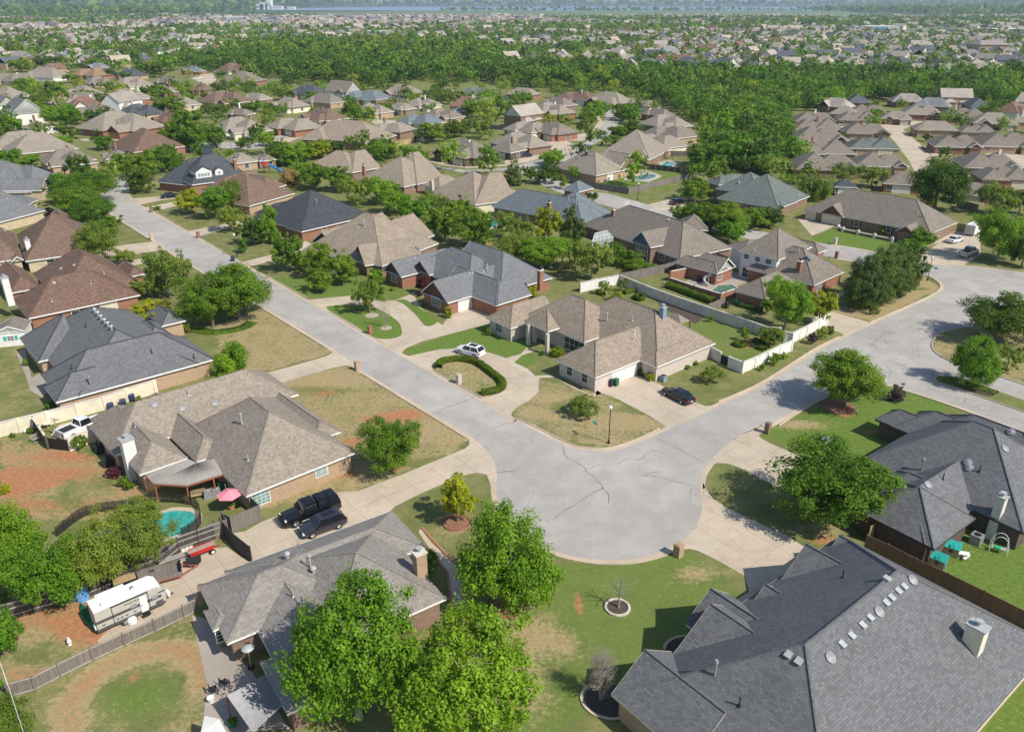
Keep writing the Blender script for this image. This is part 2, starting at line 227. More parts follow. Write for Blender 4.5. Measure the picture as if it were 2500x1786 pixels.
# ---------------------------------------------------------------- building blocks
def tag(o, label=None, cat=None, group=None, kind=None):
    if label: o['label'] = label
    if cat: o['category'] = cat
    if group: o['group'] = group
    if kind: o['kind'] = kind
    return o
def empty(name, loc, label, cat, group=None, rz=0.0):
    o = bpy.data.objects.new(name, None); COL.objects.link(o); o.location = loc; o.rotation_euler = (0, 0, rz); o.empty_display_size = 0.5
    return tag(o, label, cat, group)
class MB:
    """collects faces with UVs, then links ONE mesh object"""
    def __init__(s): s.v = []; s.f = []; s.uv = []; s.mi = []; s.mats = []
    def face(s, pts, uv=None, mat=0):
        i = len(s.v); s.v += [tuple(p) for p in pts]; s.f.append(list(range(i, i + len(pts))))
        if uv is None:
            a = Vector(pts[0]); n = (Vector(pts[1]) - a).cross(Vector(pts[2]) - a)
            n = n.normalized() if n.length > 1e-9 else Vector((0, 0, 1))
            u = Vector((0, 0, 1)).cross(n); u = u.normalized() if u.length > 0.05 else Vector((1, 0, 0)); w = n.cross(u)
            uv = [(Vector(p).dot(u), Vector(p).dot(w)) for p in pts]
        s.uv += uv; s.mi.append(mat); return s
    def box(s, c, size, rz=0.0, mat=0, bottom=False, taper=1.0):
        hx, hy, hz = size[0] / 2, size[1] / 2, size[2] / 2; ca, sa = math.cos(rz), math.sin(rz); P = []
        for z, k in ((-hz, 1.0), (hz, taper)):
            for x, y in ((-hx, -hy), (hx, -hy), (hx, hy), (-hx, hy)):
                x *= k; y *= k; P.append(Vector((c[0] + x * ca - y * sa, c[1] + x * sa + y * ca, c[2] + z)))
        for q in ((0, 1, 5, 4), (1, 2, 6, 5), (2, 3, 7, 6), (3, 0, 4, 7), (4, 5, 6, 7)): s.face([P[i] for i in q], None, mat)
        if bottom: s.face([P[i] for i in (3, 2, 1, 0)], None, mat)
        return s
    def tube(s, a, b, r0, r1=None, n=8, mat=0, cap=True):
        a, b = Vector(a), Vector(b); r1 = r0 if r1 is None else r1; d = (b - a); d = d.normalized() if d.length > 1e-6 else Vector((0, 0, 1))
        u = d.orthogonal().normalized(); w = d.cross(u); A, B = [], []
        for i in range(n):
            t = 2 * math.pi * i / n; k = u * math.cos(t) + w * math.sin(t); A.append(a + k * r0); B.append(b + k * r1)
        for i in range(n): j = (i + 1) % n; s.face([A[i], A[j], B[j], B[i]], None, mat)
        if cap: s.face(B, None, mat); s.face(A[::-1], None, mat)
        return s
    def lathe(s, c, prof, n=12, mat=0):
        for (r0, z0), (r1, z1) in zip(prof[:-1], prof[1:]):
            for i in range(n):
                a, b2 = 2 * math.pi * i / n, 2 * math.pi * (i + 1) / n
                q = [(r0, a, z0), (r0, b2, z0), (r1, b2, z1), (r1, a, z1)]
                if r0 < 1e-6: q = q[1:]
                elif r1 < 1e-6: q = q[:3]
                s.face([(c[0] + r * math.cos(t), c[1] + r * math.sin(t), c[2] + z) for r, t, z in q], None, mat)
        return s
    def poly(s, pts, z=None, mat=0, uv=None):
        P = [Vector((p[0], p[1], p[2] if z is None else z)) for p in pts]
        for t in tessellate_polygon([P]):
            q = [P[i] for i in t]; nn = (q[1] - q[0]).cross(q[2] - q[0])
            if nn.z < 0: q = q[::-1]
            s.face(q, [(p.x * UA.x + p.y * UA.y, p.x * UB.x + p.y * UB.y) for p in q], mat)
        return s
    def prism(s, pts, z0, z1, mat=0):
        P = [Vector((p[0], p[1], 0)) for p in pts]; ar = sum(P[i].x * P[(i + 1) % len(P)].y - P[(i + 1) % len(P)].x * P[i].y for i in range(len(P)))
        if ar < 0: P = P[::-1]
        s.poly(P, z1, mat)
        for i in range(len(P)):
            a, b2 = P[i], P[(i + 1) % len(P)]; s.face([(a.x, a.y, z0), (b2.x, b2.y, z0), (b2.x, b2.y, z1), (a.x, a.y, z1)], None, mat)
        return s
    def build(s, name, mats, parent=None, smooth=False, origin=None):
        me = bpy.data.meshes.new(name); V = s.v
        if parent is not None:
            M = parent.matrix_basis.inverted() if parent.parent is None else (parent.parent.matrix_basis @ parent.matrix_basis).inverted()
            V = [M @ Vector(v) for v in V]
        elif origin is not None: V = [Vector(v) - Vector(origin) for v in V]
        me.from_pydata(V, [], s.f); ul = me.uv_layers.new(name='UVMap')
        ul.data.foreach_set('uv', [c for u in s.uv for c in u])
        for mm in (mats if isinstance(mats, (list, tuple)) else [mats]): me.materials.append(MATS[mm])
        me.polygons.foreach_set('material_index', s.mi)
        if smooth: me.polygons.foreach_set('use_smooth', [True] * len(s.f))
        me.update(); o = bpy.data.objects.new(name, me); COL.objects.link(o)
        if parent is not None: o.parent = parent
        elif origin is not None: o.location = origin
        return o
    def raw(s, name, mats):
        o = s.build(name, mats); me = o.data; bpy.data.objects.remove(o); return me
def smooth_line(pts, n=6, closed=False):
    out = []; N = len(pts)
    for i in range(N if closed else N - 1):
        p0 = pts[(i - 1) % N] if closed or i > 0 else pts[0]; p1 = pts[i]; p2 = pts[(i + 1) % N]
        p3 = pts[(i + 2) % N] if closed or i + 2 < N else pts[-1]
        for k in range(n):
            t = k / n; out.append(0.5 * ((2 * p1) + (p2 - p0) * t + (2 * p0 - 5 * p1 + 4 * p2 - p3) * t * t + (3 * p1 - p0 - 3 * p2 + p3) * t ** 3))
    if not closed: out.append(pts[-1])
    return out
def offset_line(pts, d):
    out = []
    for i, p in enumerate(pts):
        a = pts[max(0, i - 1)]; b = pts[min(len(pts) - 1, i + 1)]; t = (b - a); t.z = 0; t.normalize(); out.append(p + Vector((-t.y, t.x, 0)) * d)
    return out
def strip(mb, pts, d0, d1, z0, z1=None, mat=0):
    a = offset_line(pts, d0); b = offset_line(pts, d1); z1 = z0 if z1 is None else z1; L = 0
    for i in range(len(pts) - 1):
        q = [Vector((a[i].x, a[i].y, z0)), Vector((a[i + 1].x, a[i + 1].y, z0)), Vector((b[i + 1].x, b[i + 1].y, z1)), Vector((b[i].x, b[i].y, z1))]
        if (q[1] - q[0]).cross(q[2] - q[0]).z < 0: q = q[::-1]
        mb.face(q, None, mat)
# ================================================================= THE SETTING: ground, lake, roads, drives, kerbs
def in_poly(X, Y, poly):
    r = np.zeros(X.shape, bool); n_ = len(poly)
    for i in range(n_):
        x1, y1 = poly[i][0], poly[i][1]; x2, y2 = poly[(i + 1) % n_][0], poly[(i + 1) % n_][1]
        c = (y1 > Y) != (y2 > Y)
        with np.errstate(divide='ignore', invalid='ignore'): xi = (x2 - x1) * (Y - y1) / (y2 - y1 + 1e-12) + x1
        r ^= c & (X < xi)
    return r
def axis(a, b, step, far, gr=1.22):
    v = list(np.arange(a, b + 1e-6, step)); s = step; x = v[-1]
    while x < far[1]: s *= gr; x += s; v.append(x)
    s = step; x = v[0]; w = []
    while x > far[0]: s *= gr; x -= s; w.append(x)
    return np.array(w[::-1] + v)
xs = axis(-75, 105, 0.75, (-14000, 14000)); ys = axis(24, 185, 0.75, (-600, 24000))
X, Y = np.meshgrid(xs, ys)
dry = np.full(X.shape, 0.22); dirt = np.full(X.shape, 0.0); lush = np.full(X.shape, 0.3)
far = np.clip((Y - 200) / 120, 0, 1); lush += far * 0.1; dry += far * 0.1
def area(poly, d=None, e=None, lu=None):
    global dry, dirt, lush
    k = in_poly(X, Y, poly)
    if d is not None: dry[k] = d
    if e is not None: dirt[k] = e
    if lu is not None: lush[k] = lu
def blob(c, x, y, rx, ry, ch, amt, rot=0.0):
    p = g(c, x, y); dx, dy = X - p.x, Y - p.y; ca, sa = math.cos(rot), math.sin(rot)
    q = ((dx * ca + dy * sa) / rx) ** 2 + ((-dx * sa + dy * ca) / ry) ** 2; w = amt * np.exp(-q)
    if ch == 'd': dry[:] = np.clip(dry + w, 0, 1.2)
    if ch == 'e': dirt[:] = np.clip(dirt + w, 0, 1.2)
    if ch == 'l': lush[:] = np.clip(lush + w, 0, 1.2)
# yards
area(gm(('A', [(1700, 1450), (2100, 1290)]), ('F', [(140, 0), (700, 355), (0, 555), (-200, 400)])), 0.62, 0.05, 0.1)
area(gm(('F', [(60, 650), (780, 465), (880, 480), (1780, 1040), (1640, 1160), (900, 1450), (100, 1600), (-100, 1200)])), 0.58, 0.08, 0.12)
area(gm(('G', [(160, 1000), (380, 720), (880, 850), (1390, 1110), (1200, 1230), (900, 1270), (500, 1200)])), 0.5, 0.0, 0.3)
area(gm(('E', [(0, 1030), (560, 1130), (900, 1250), (1300, 1500), (1100, 1700), (0, 1700)])), 0.6, 0.4, 0.0)
area(gm(('I', [(-60, 640), (1700, 40), (1850, 320), (1560, 660), (80, 1330)])), 0.65, 0.55, 0.0)
area(gm(('I', [(60, 1330), (1560, 690), (2000, 1300), (1500, 1900), (-200, 1900)])), 0.5, 0.1, 0.1)
area(gm(('D', [(740, 1330), (1450, 1040), (1600, 1150), (1080, 1410)])), 1.0, 0.0, 0.0)
area(gm(('D', [(600, 740), (760, 680), (1250, 790), (1100, 850), (640, 790)])), 0.0, 0.0, 1.0)
area(gm(('K', [(540, 480), (1340, 390), (1740, 740), (1200, 1300), (900, 1400), (300, 1700), (-200, 1700), (-200, 700)])), 0.16, 0.0, 0.55)
area(gm(('L', [(960, 340), (1400, 250), (2100, 420), (2100, 960)])), 0.0, 0.0, 1.0)
area(gm(('L', [(1940, 1100), (2200, 1100), (2200, 1900), (1500, 1900)])), 0.2, 0.0, 0.8)
area(gm(('H', [(170, 1000), (1100, 600), (1700, 700), (1500, 1300), (700, 1240)])), 0.22, 0.0, 0.7)
area(gm(('B', [(160, 1070), (500, 1240), (1330, 1230), (1050, 1000)])), 0.12, 0.0, 0.6)
area(gm(('B', [(1930, 1420), (1240, 1640), (1800, 1800), (2300, 1750), (2200, 1500)])), 0.15, 0.0, 0.8)
area(gm(('C', [(1000, 1080), (2200, 1500), (2273, 1750), (1700, 1700), (1300, 1250)])), 0.2, 0.1, 0.55)
area(gm(('C', [(740, 300), (1150, 200), (1720, 240), (1090, 410)])), 0.0, 0.0, 0.8)
area(gm(('E', [(-100, 300), (180, 300), (330, 760), (-100, 930)])), 0.35, 0.06, 0.25)
for b_ in [('F', 1150, 880, 4.5, 1.6, 'e', 0.75), ('F', 640, 680, 2.2, 1.5, 'e', 0.55), ('F', 1280, 830, 2.5, 1.4, 'e', 0.5), ('F', 850, 1060, 1.6, 1.2, 'e', 0.7), ('F', 750, 1330, 2.4, 1.2, 'e', 0.5), ('F', 1160, 1280, 1.5, 1.0, 'e', 0.7),
           ('F', 560, 560, 6, 3, 'd', 0.3), ('F', 1500, 960, 6, 3, 'd', 0.2), ('F', 500, 660, 5, 1.2, 'd', -0.5), ('F', 1400, 1230, 5, 1.0, 'd', -0.5),
           ('G', 1050, 1070, 4.5, 2.2, 'd', 0.45), ('G', 400, 1000, 3.2, 1.6, 'd', 0.35), ('G', 440, 870, 2.2, 1.4, 'd', 0.45), ('G', 550, 960, 2, 1.5, 'd', -0.4), ('G', 900, 1230, 3, .6, 'd', 0.3), ('G', 1200, 980, 3.5, 0.9, 'd', -0.5),
           ('E', 250, 1400, 3.4, 2.2, 'e', 0.75), ('E', 120, 1330, 3, 1.6, 'e', 0.5), ('E', 600, 1180, 4.5, 1.0, 'e', 0.45), ('E', 560, 1310, 2.4, 0.8, 'e', 0.35), ('E', 250, 1560, 3, .8, 'e', 0.3), ('E', 700, 1400, 3, 1.6, 'd', -0.45), ('E', 500, 1550, 4, 1.4, 'd', -0.35), ('E', 500, 1450, 3, 1.6, 'e', -0.5),
           ('I', 330, 1000, 3.0, 1.2, 'd', -0.4), ('I', 330, 1000, 3.5, 1.4, 'e', -0.55), ('I', 250, 870, 1.6, 1.2, 'e', -0.5), ('I', 600, 800, 3, 1.2, 'e', 0.3), ('I', 900, 870, 3, 1, 'e', 0.2),
           ('I', 1100, 1350, 4.4, 3.2, 'l', 0.55), ('I', 1100, 1350, 4.4, 3.4, 'd', -0.32), ('I', 1060, 1180, 0.8, 0.7, 'e', 0.5), ('I', 1070, 1240, 0.6, 0.5, 'e', 0.4), ('I', 450, 1300, 2, 1.4, 'd', -0.3), ('I', 1250, 870, 2.0, .7, 'd', -0.4), ('I', 350, 1560, 2, 1.2, 'd', -0.3),
           ('H', 850, 830, 1.6, 1.6, 'e', 0.85), ('H', 500, 930, 3.4, 1.2, 'd', 0.55), ('H', 1050, 980, 1.8, 1.0, 'e', 0.7), ('H', 660, 270, 4, 0.6, 'e', 0.6), ('H', 90, 500, 5, 0.7, 'e', 0.35),
           ('K', 300, 950, 2.6, 2.8, 'd', 0.45), ('K', 330, 1030, 2.4, 1.3, 'e', 0.35), ('K', 590, 740, 0.5, 2.6, 'e', 0.65), ('K', 660, 610, 0.5, 0.5, 'e', 0.6), ('K', 100, 800, 3.0, 1.2, 'e', 0.4), ('K', 500, 1050, 1.6, 1.5, 'd', 0.4), ('K', 1380, 560, 2.2, 1.2, 'd', 0.6), ('K', 350, 1350, 2.2, 4, 'd', 0.15), ('K', 700, 510, 2, 0.3, 'e', 0.4), ('K', 1580, 50, 1.5, 1.5, 'e', 0.5), ('K', 200, 1300, 2, 4, 'd', 0.35),
           ('J', 1620, 1250, 3, 3, 'd', 0.3), ('J', 1700, 300, 3, 1.6, 'd', 0.3), ('J', 2050, 1100, 3, 2.4, 'd', 0.35), ('J', 1720, 1350, .6, .6, 'e', 0.8), ('L', 600, 330, 2.4, 1.0, 'e', 0.75), ('L', 560, 250, 3, 1.2, 'd', 0.4),
           ('D', 1430, 1150, 2.4, 1.4, 'd', -0.75), ('D', 1340, 1150, 2.0, 1.0, 'd', -0.5), ('D', 980, 1340, 4, 1.4, 'e', 0.3), ('H', 560, 390, 2, 1, 'e', .3),
           ('A', 1280, 1000, 4, 1.5, 'e', 0.5), ('A', 1900, 760, 6, 2, 'd', 0.2), ('A', 1150, 330, 6, 2, 'd', 0.4), ('A', 1250, 260, 4, 1, 'e', 0.3), ('B', 400, 360, 5, 2, 'e', .8), ('B', 1900, 790, 4, 2, 'e', 0.6), ('C', 1500, 1300, 5, 1, 'e', 0.5), ('C', 2150, 1550, 3, 2, 'e', 0.55), ('H', 40, 300, 3, 2, 'e', 0.45), ('C', 560, 1000, 5, 0.8, 'e', 0.5)]: blob(*b_)
# worn ring round the kennel lawn
ring = smooth_line(gp('I', [(560, 1640), (540, 1480), (560, 1370), (700, 1230), (900, 1080), (1100, 1000), (1300, 960), (1480, 1000), (1600, 1100), (1640, 1250)]), 8)
for q in ring:
    w = 0.34 * np.exp(-((X - q.x) ** 2 + (Y - q.y) ** 2) / 0.55); dirt = np.where(w > .02, np.clip(dirt + w * .7, 0, 0.44), dirt); dry = np.clip(dry + w * 2, 0, 1.1)
me = bpy.data.meshes.new('ground'); ny, nx = X.shape
co = np.stack([X, Y, np.zeros_like(X)], -1).reshape(-1, 3)
me.vertices.add(nx * ny); me.vertices.foreach_set('co', co.ravel())
ii = (np.arange(ny - 1)[:, None] * nx + np.arange(nx - 1)[None, :]).ravel(); q = np.stack([ii, ii + 1, ii + nx + 1, ii + nx], -1)
me.loops.add(q.size); me.loops.foreach_set('vertex_index', q.ravel()); me.polygons.add(len(q)); me.polygons.foreach_set('loop_start', np.arange(len(q)) * 4)
ca_ = me.color_attributes.new('grow', 'FLOAT_COLOR', 'POINT'); ca_.data.foreach_set('color', np.stack([np.clip(dry, 0, 1), np.clip(dirt, 0, 1), np.clip(lush, 0, 1), np.ones_like(dry)], -1).ravel())
me.materials.append(MATS['lawn']); me.update(); me.validate()
ground = bpy.data.objects.new('ground', me); COL.objects.link(ground); tag(ground, 'green and dry lawns with red earth patches', kind='structure')
def sheet(name, polys, mat, z, label=None, thick=0.0):
    mb = MB()
    for i, p in enumerate(polys): (mb.prism(p, 0, z) if thick else mb.poly(p, z))
    o = mb.build(name, mat); tag(o, label, kind='structure'); return o
# ---- streets
w_edge = gm(('A', [(1065, 255), (950, 292), (870, 350), (815, 410), (815, 470), (868, 540), (960, 605), (1230, 770), (1420, 900), (1660, 1042)]), ('B', [(145, 1295)]), ('F', [(685, 325), (930, 505), (1500, 850), (1800, 1035), (1930, 1160), (1978, 1250), (1992, 1350), (1985, 1450)]))
bulb = gm(('F', [(1985, 1450)]), ('S', [(1222, 1245), (1252, 1290), (1310, 1328)]), ('K', [(540, 432), (730, 457), (960, 452), (1160, 402), (1300, 320), (1390, 230), (1425, 120)]), ('G', [(1650, 1600), (1660, 1500), (1705, 1420), (1800, 1310), (1965, 1180), (2150, 1100)]), ('H', [(0, 1060), (200, 960), (430, 832), (690, 690)]))
e_edge = gm(('H', [(690, 690), (900, 620), (1160, 605), (1320, 645), (1500, 700), (1800, 802), (2273, 980)]), ('S', [(2620, 1092), (2900, 1190)]))
r_upper = gm(('D', [(2273, 1030), (1800, 970), (1450, 950), (1200, 905), (1020, 850), (740, 803)]))
w_up = gm(('D', [(740, 905), (930, 935), (1150, 990), (1440, 1035), (1530, 1050), (1600, 1085), (1640, 1130), (1622, 1175), (1500, 1245), (1080, 1432)]), ('H', [(850, 240), (640, 345), (250, 595), (0, 715)]), ('G', [(1790, 945), (1400, 1132), (1150, 1242), (940, 1302), (700, 1292), (550, 1242), (330, 1132), (160, 1050)]), ('F', [(2110, 900), (1800, 712), (1250, 400), (930, 222), (560, 0)]), ('B', [(200, 1090)]), ('A', [(1830, 910), (1520, 730), (1200, 545), (1080, 482), (1020, 425), (1005, 370), (1045, 325), (1110, 300), (1200, 288)]))
road_main = smooth_line(w_edge, 4)[:-1] + smooth_line(bulb, 5)[:-1] + smooth_line(e_edge, 4) + gp('S', [(3100, 950), (2700, 700)]) + smooth_line(r_upper, 4) + smooth_line(w_up, 4)
polys = [road_main]
far_road = gm(('A', [(1000, 285), (1090, 300), (1250, 290)]), ('M', [(1010, 535), (1140, 480), (1280, 475), (1420, 480), (1480, 470), (1440, 450), (1130, 440), (1000, 500), (900, 560), (770, 620)]))
polys.append(smooth_line(gm(('M', [(740, 640), (880, 570), (1000, 520), (1120, 482), (1420, 487), (1500, 462), (1700, 400), (1900, 350), (1890, 335), (1600, 385), (1440, 452), (1120, 442), (960, 500), (820, 560), (720, 600)])), 2, True))
mid_up = gm(('N', [(620, 560), (760, 590), (880, 602), (1000, 600), (1110, 590), (1230, 560), (1320, 540), (1450, 500), (1560, 440), (1630, 370), (1650, 320), (1660, 280), (1700, 262), (1740, 300), (1730, 340), (1710, 370), (1660, 420), (1570, 470), (1490, 530), (1430, 590), (1430, 650)]))
polys.append(mid_up + gm(('C', [(605, 355), (940, 402), (1240, 485), (1500, 560), (1800, 650)]), ('D', [(200, 700), (740, 805), (740, 905), (100, 760)]), ('C', [(1540, 640), (1065, 535), (860, 482), (640, 430), (400, 330), (300, 260), (200, 222), (0, 215)]), ('N', [(900, 622), (700, 590), (560, 560)])))
# kerb lines and the tan gutter
kerbs = [w_edge, bulb, e_edge, r_upper, w_up]
gut = MB(); kb = MB()
isl = smooth_line(gm(('S', [(2700, 790), (2500, 800)]), ('H', [(1900, 150), (1640, 195), (1570, 235), (1540, 290), (1560, 350), (1690, 430), (2100, 560), (2273, 617)]), ('S', [(2700, 1010)])), 5)
med = smooth_line(gm(('H', [(2500, 800), (2273, 740), (2050, 660), (1850, 590), (1740, 558), (1620, 545), (1570, 555), (1575, 590), (1660, 622), (1850, 685), (2273, 832), (2500, 910)])), 5)
for kl in kerbs:
    L_ = smooth_line(kl, 6); strip(gut, L_, 0.0, -0.62 if kl in (w_edge, bulb, e_edge) else -0.62, 0.014)
for kl in (isl, med): strip(gut, kl, 0.1, 0.55, 0.03)
og = gut.build('gutter', 'kerb_concrete'); tag(og, 'tan concrete gutter along the street', kind='structure')
def kerbline(pts, d0=-0.62, d1=-0.78, h=0.12, n=5):
    L_ = smooth_line(pts, n); a = offset_line(L_, d0); b = offset_line(L_, d1)
    for i in range(len(L_) - 1):
        q = [(a[i].x, a[i].y), (a[i + 1].x, a[i + 1].y), (b[i + 1].x, b[i + 1].y), (b[i].x, b[i].y)]
        kb.face([(*q[0], h), (*q[1], h), (*q[2], h), (*q[3], h)]); kb.face([(*q[1], 0), (*q[0], 0), (*q[0], h), (*q[1], h)]); kb.face([(*q[3], 0), (*q[2], 0), (*q[2], h), (*q[3], h)])
for seg in [gm(('A', [(980, 615), (1230, 770)])), gm(('A', [(1560, 980), (1660, 1042)]), ('B', [(145, 1295)]), ('F', [(640, 295)])), gm(('F', [(950, 515), (1500, 850), (1770, 1015)])), gm(('K', [(560, 434), (730, 457), (960, 452), (1160, 402)])),
            gm(('H', [(290, 925), (430, 832), (690, 690)])), gm(('H', [(1320, 645), (1500, 700), (1800, 802), (2273, 980)])), gm(('D', [(2273, 1030), (1880, 975)])), gm(('D', [(1440, 1035), (1530, 1050), (1600, 1085), (1640, 1130), (1622, 1175), (1500, 1245), (1080, 1432)])),
            gm(('H', [(840, 245), (640, 345), (250, 595), (0, 715)]), ('G', [(1830, 925)])), gm(('G', [(1370, 1142), (1150, 1242), (940, 1302), (700, 1292), (550, 1242), (330, 1132), (180, 1060)])),
            gm(('F', [(1840, 735), (1480, 530)])), gm(('F', [(1060, 290), (930, 222), (640, 45)])), gm(('B', [(480, 1245), (200, 1090)]), ('A', [(2100, 1055)])), gm(('A', [(1780, 885), (1570, 760)])), gm(('A', [(1480, 706), (1240, 565)])), gm(('A', [(1050, 455), (1010, 415), (1005, 370), (1045, 325)]))]: kerbline(seg)
for kl in (isl, med): kerbline(kl[::4], 0.0, 0.14, 0.14, 4)
ok_ = kb.build('kerb', 'concrete_plain'); tag(ok_, 'pale raised concrete kerb', kind='structure')
sheet('road', polys, 'asphalt', 0.008, 'pale grey cracked asphalt street with a round turning bulb')
sheet('lawn', [isl + gp('S', [(2700, 800)]), ], 'lawn_dry', 0.1, 'dry lawn point beside the turning area'); sheet('lawn', [med], 'lawn_mid', 0.1, 'narrow planted median')
# hand-run tar cracks of the bulb and the street joints
ck = MB()
def crack(c, pts, w=0.04, jag=0.12, seed=0):
    r_ = random.Random(seed + len(pts) * 7 + int(pts[0][0])); P = []; L_ = gp(c, pts)
    for a, b in zip(L_[:-1], L_[1:]):
        k = max(2, int((b - a).length / 0.35))
        for i in range(k): P.append(a.lerp(b, i / k) + Vector((r_.uniform(-jag, jag), r_.uniform(-jag, jag), 0)))
    P.append(L_[-1]); ww = [w * r_.uniform(0.25, 1.1) for _ in P]
    for i in range(len(P) - 1):
        t = (P[i + 1] - P[i]).normalized(); nn = Vector((-t.y, t.x, 0)); a = nn * ww[i]; b = nn * ww[i + 1]
        ck.face([P[i] - a + Vector((0, 0, .013)), P[i + 1] - b + Vector((0, 0, .013)), P[i + 1] + b + Vector((0, 0, .013)), P[i] + a + Vector((0, 0, .013))])
for cc in [('G', [(570, 1270), (575, 1330), (610, 1360), (690, 1400), (740, 1440), (760, 1475), (815, 1510), (860, 1560), (905, 1624)], .055), ('K', [(430, 170), (560, 90), (700, 0)], .05), ('K', [(780, 0), (800, 45), (792, 75)], .07), ('G', [(1310, 1205), (1420, 1250), (1550, 1320), (1680, 1392)], .045),
           ('G', [(745, 1445), (860, 1410), (1000, 1405), (1090, 1350), (1165, 1375), (1270, 1300), (1380, 1320)], .04), ('G', [(1180, 1497), (1300, 1502), (1450, 1540), (1650, 1583)], .045), ('G', [(40, 1472), (110, 1462), (190, 1462)], .05), ('G', [(800, 1624), (890, 1590)], .05),
           ('F', [(660, 300), (780, 268), (915, 225)], .05), ('F', [(1500, 835), (1600, 790), (1810, 717)], .06), ('F', [(1805, 1028), (1940, 970), (2110, 900)], .035), ('F', [(1985, 1308), (2050, 1300), (2140, 1300)], .05), ('F', [(400, 140), (460, 185)], .05),
           ('G', [(0, 1130), (160, 1065)], .03), ('A', [(1440, 750), (1600, 740), (1680, 730)], .03), ('A', [(1750, 945), (1900, 900)], .03), ('G', [(75, 1190), (125, 1207)], .03), ('G', [(1885, 1195), (1905, 1200)], .03),
           ('H', [(470, 495), (600, 545)], .03), ('H', [(920, 245), (1060, 290), (1110, 325)], .04), ('H', [(1060, 285), (1130, 330), (1270, 360), (1340, 390), (1440, 430)], .045), ('H', [(1060, 300), (1150, 220), (1230, 205), (1390, 150)], .04), ('H', [(1060, 170), (1160, 195), (1230, 210)], .04),
           ('H', [(1100, 230), (1170, 250), (1190, 290)], .04), ('H', [(1140, 440), (1230, 420), (1290, 460), (1420, 480)], .035), ('H', [(1200, 400), (1300, 420), (1440, 380), (1500, 400)], .035), ('H', [(1170, 450), (1220, 500), (1200, 570)], .035), ('H', [(1250, 430), (1340, 470), (1300, 500), (1420, 465)], .035), ('H', [(1530, 535), (1600, 545), (1700, 530)], .06), ('H', [(1560, 560), (1545, 520), (1570, 490), (1660, 500)], .045),
           ('H', [(1500, 630), (1600, 680), (1690, 715), (1755, 720)], .04), ('H', [(1810, 715), (1800, 755), (1880, 785), (1960, 770)], .045), ('H', [(1900, 780), (1930, 820), (1990, 815)], .045), ('H', [(1990, 800), (2030, 830), (2080, 835), (2175, 830)], .045), ('H', [(2170, 880), (2240, 890)], .04), ('H', [(1970, 600), (2080, 590), (2230, 635)], .04), ('D', [(2010, 1120), (2090, 1080), (2190, 1045)], .05), ('D', [(1780, 1115), (1880, 1090), (2000, 1070)], .045), ('D', [(1540, 1240), (1640, 1270), (1790, 1295)], .04), ('D', [(1620, 1035), (1720, 1075)], .04), ('D', [(1600, 1130), (1700, 1180), (1830, 1170)], .035),
           ('F', [(1160, 1380), (1180, 1420), (1240, 1430)], .02), ('F', [(1020, 1460), (1150, 1430)], .02), ('H', [(1100, 200), (1200, 190), (1300, 110), (1400, 90)], .03), ('H', [(1500, 330), (1380, 360), (1250, 350)], .03), ('D', [(1250, 1500), (1450, 1480)], .03), ('D', [(1350, 1600), (1550, 1520), (1620, 1450)], .03)]: crack(*cc)
tag(ck.build('road_cracks', 'crack_tar'), 'dark jagged cracks running across the asphalt', kind='structure')
# ---- concrete drives and paths
dr = []
D = lambda *s, n=0: dr.append(smooth_line(gm(*s), n, True) if n else gm(*s))
D(('F', [(1765, 1055), (1775, 1085), (1740, 1118), (1640, 1160), (1250, 1320), (890, 1455), (735, 1465)]), ('J', [(120, 240), (0, 310)]), ('I', [(1850, 50), (1990, 270)]), ('J', [(0, 650), (700, 520), (1000, 300), (1150, 150)]), ('F', [(1180, 1580), (1400, 1470), (1700, 1340), (1830, 1310), (1910, 1325), (1935, 1390), (1950, 1450), (1990, 1400), (1975, 1270), (1925, 1165), (1830, 1060)]))
D(('I', [(1800, 160), (1985, 285), (1560, 470), (1570, 560), (1480, 640), (800, 945), (770, 900), (1040, 640), (1100, 430), (1450, 190)]))
D(('F', [(700, 350), (640, 388), (325, 478), (0, 562)]), ('E', [(1545, 690), (1240, 700), (1000, 790), (470, 930), (400, 1010), (540, 1130), (900, 1000), (1400, 800), (1720, 705)]), ('F', [(90, 660), (380, 570), (700, 480), (790, 462), (860, 470), (905, 505), (850, 440)]))
D(('B', [(480, 1242), (640, 1225), (830, 1208), (960, 1242), (1100, 1250), (1180, 1245), (1320, 1190), (1400, 1310), (1500, 1400), (1560, 1440), (1640, 1330), (1780, 1300), (1800, 1210), (1990, 1290), (2040, 1330), (1935, 1415)]), ('F', [(1930, 130), (1700, 190), (1400, 270), (1270, 325), (1240, 355), (1245, 400)]), ('F', [(930, 225), (640, 50)]))
D(('F', [(1240, 365), (1290, 387), (1400, 362), (1540, 333), (1700, 325), (1890, 348), (2000, 380), (2060, 402), (2180, 370)]), ('G', [(280, 480), (340, 510), (240, 545), (180, 600), (290, 652), (345, 705), (470, 700), (640, 800), (800, 870), (880, 850), (840, 820), (800, 862), (500, 718), (380, 722), (375, 760), (372, 830), (300, 900), (180, 970), (155, 1010), (190, 1065)]), ('F', [(2110, 905), (1800, 712), (1250, 400)]))
D(('G', [(820, 820), (1120, 690), (1300, 755), (1380, 800), (1600, 912), (1700, 946), (1780, 935), (1800, 945), (1400, 1132), (1385, 1110), (1250, 1020), (1000, 890), (885, 846), (830, 860)]))
D(('H', [(0, 1062), (190, 975), (165, 1000), (180, 1032), (250, 1072), (450, 1160), (600, 1230), (520, 1320), (420, 1400), (330, 1420)]), ('G', [(2273, 1590), (2100, 1500), (1960, 1430), (1870, 1400), (1790, 1395), (1740, 1420), (1705, 1480), (1690, 1600), (1655, 1600), (1660, 1500), (1705, 1420), (1800, 1310), (1965, 1180), (2150, 1100)]))
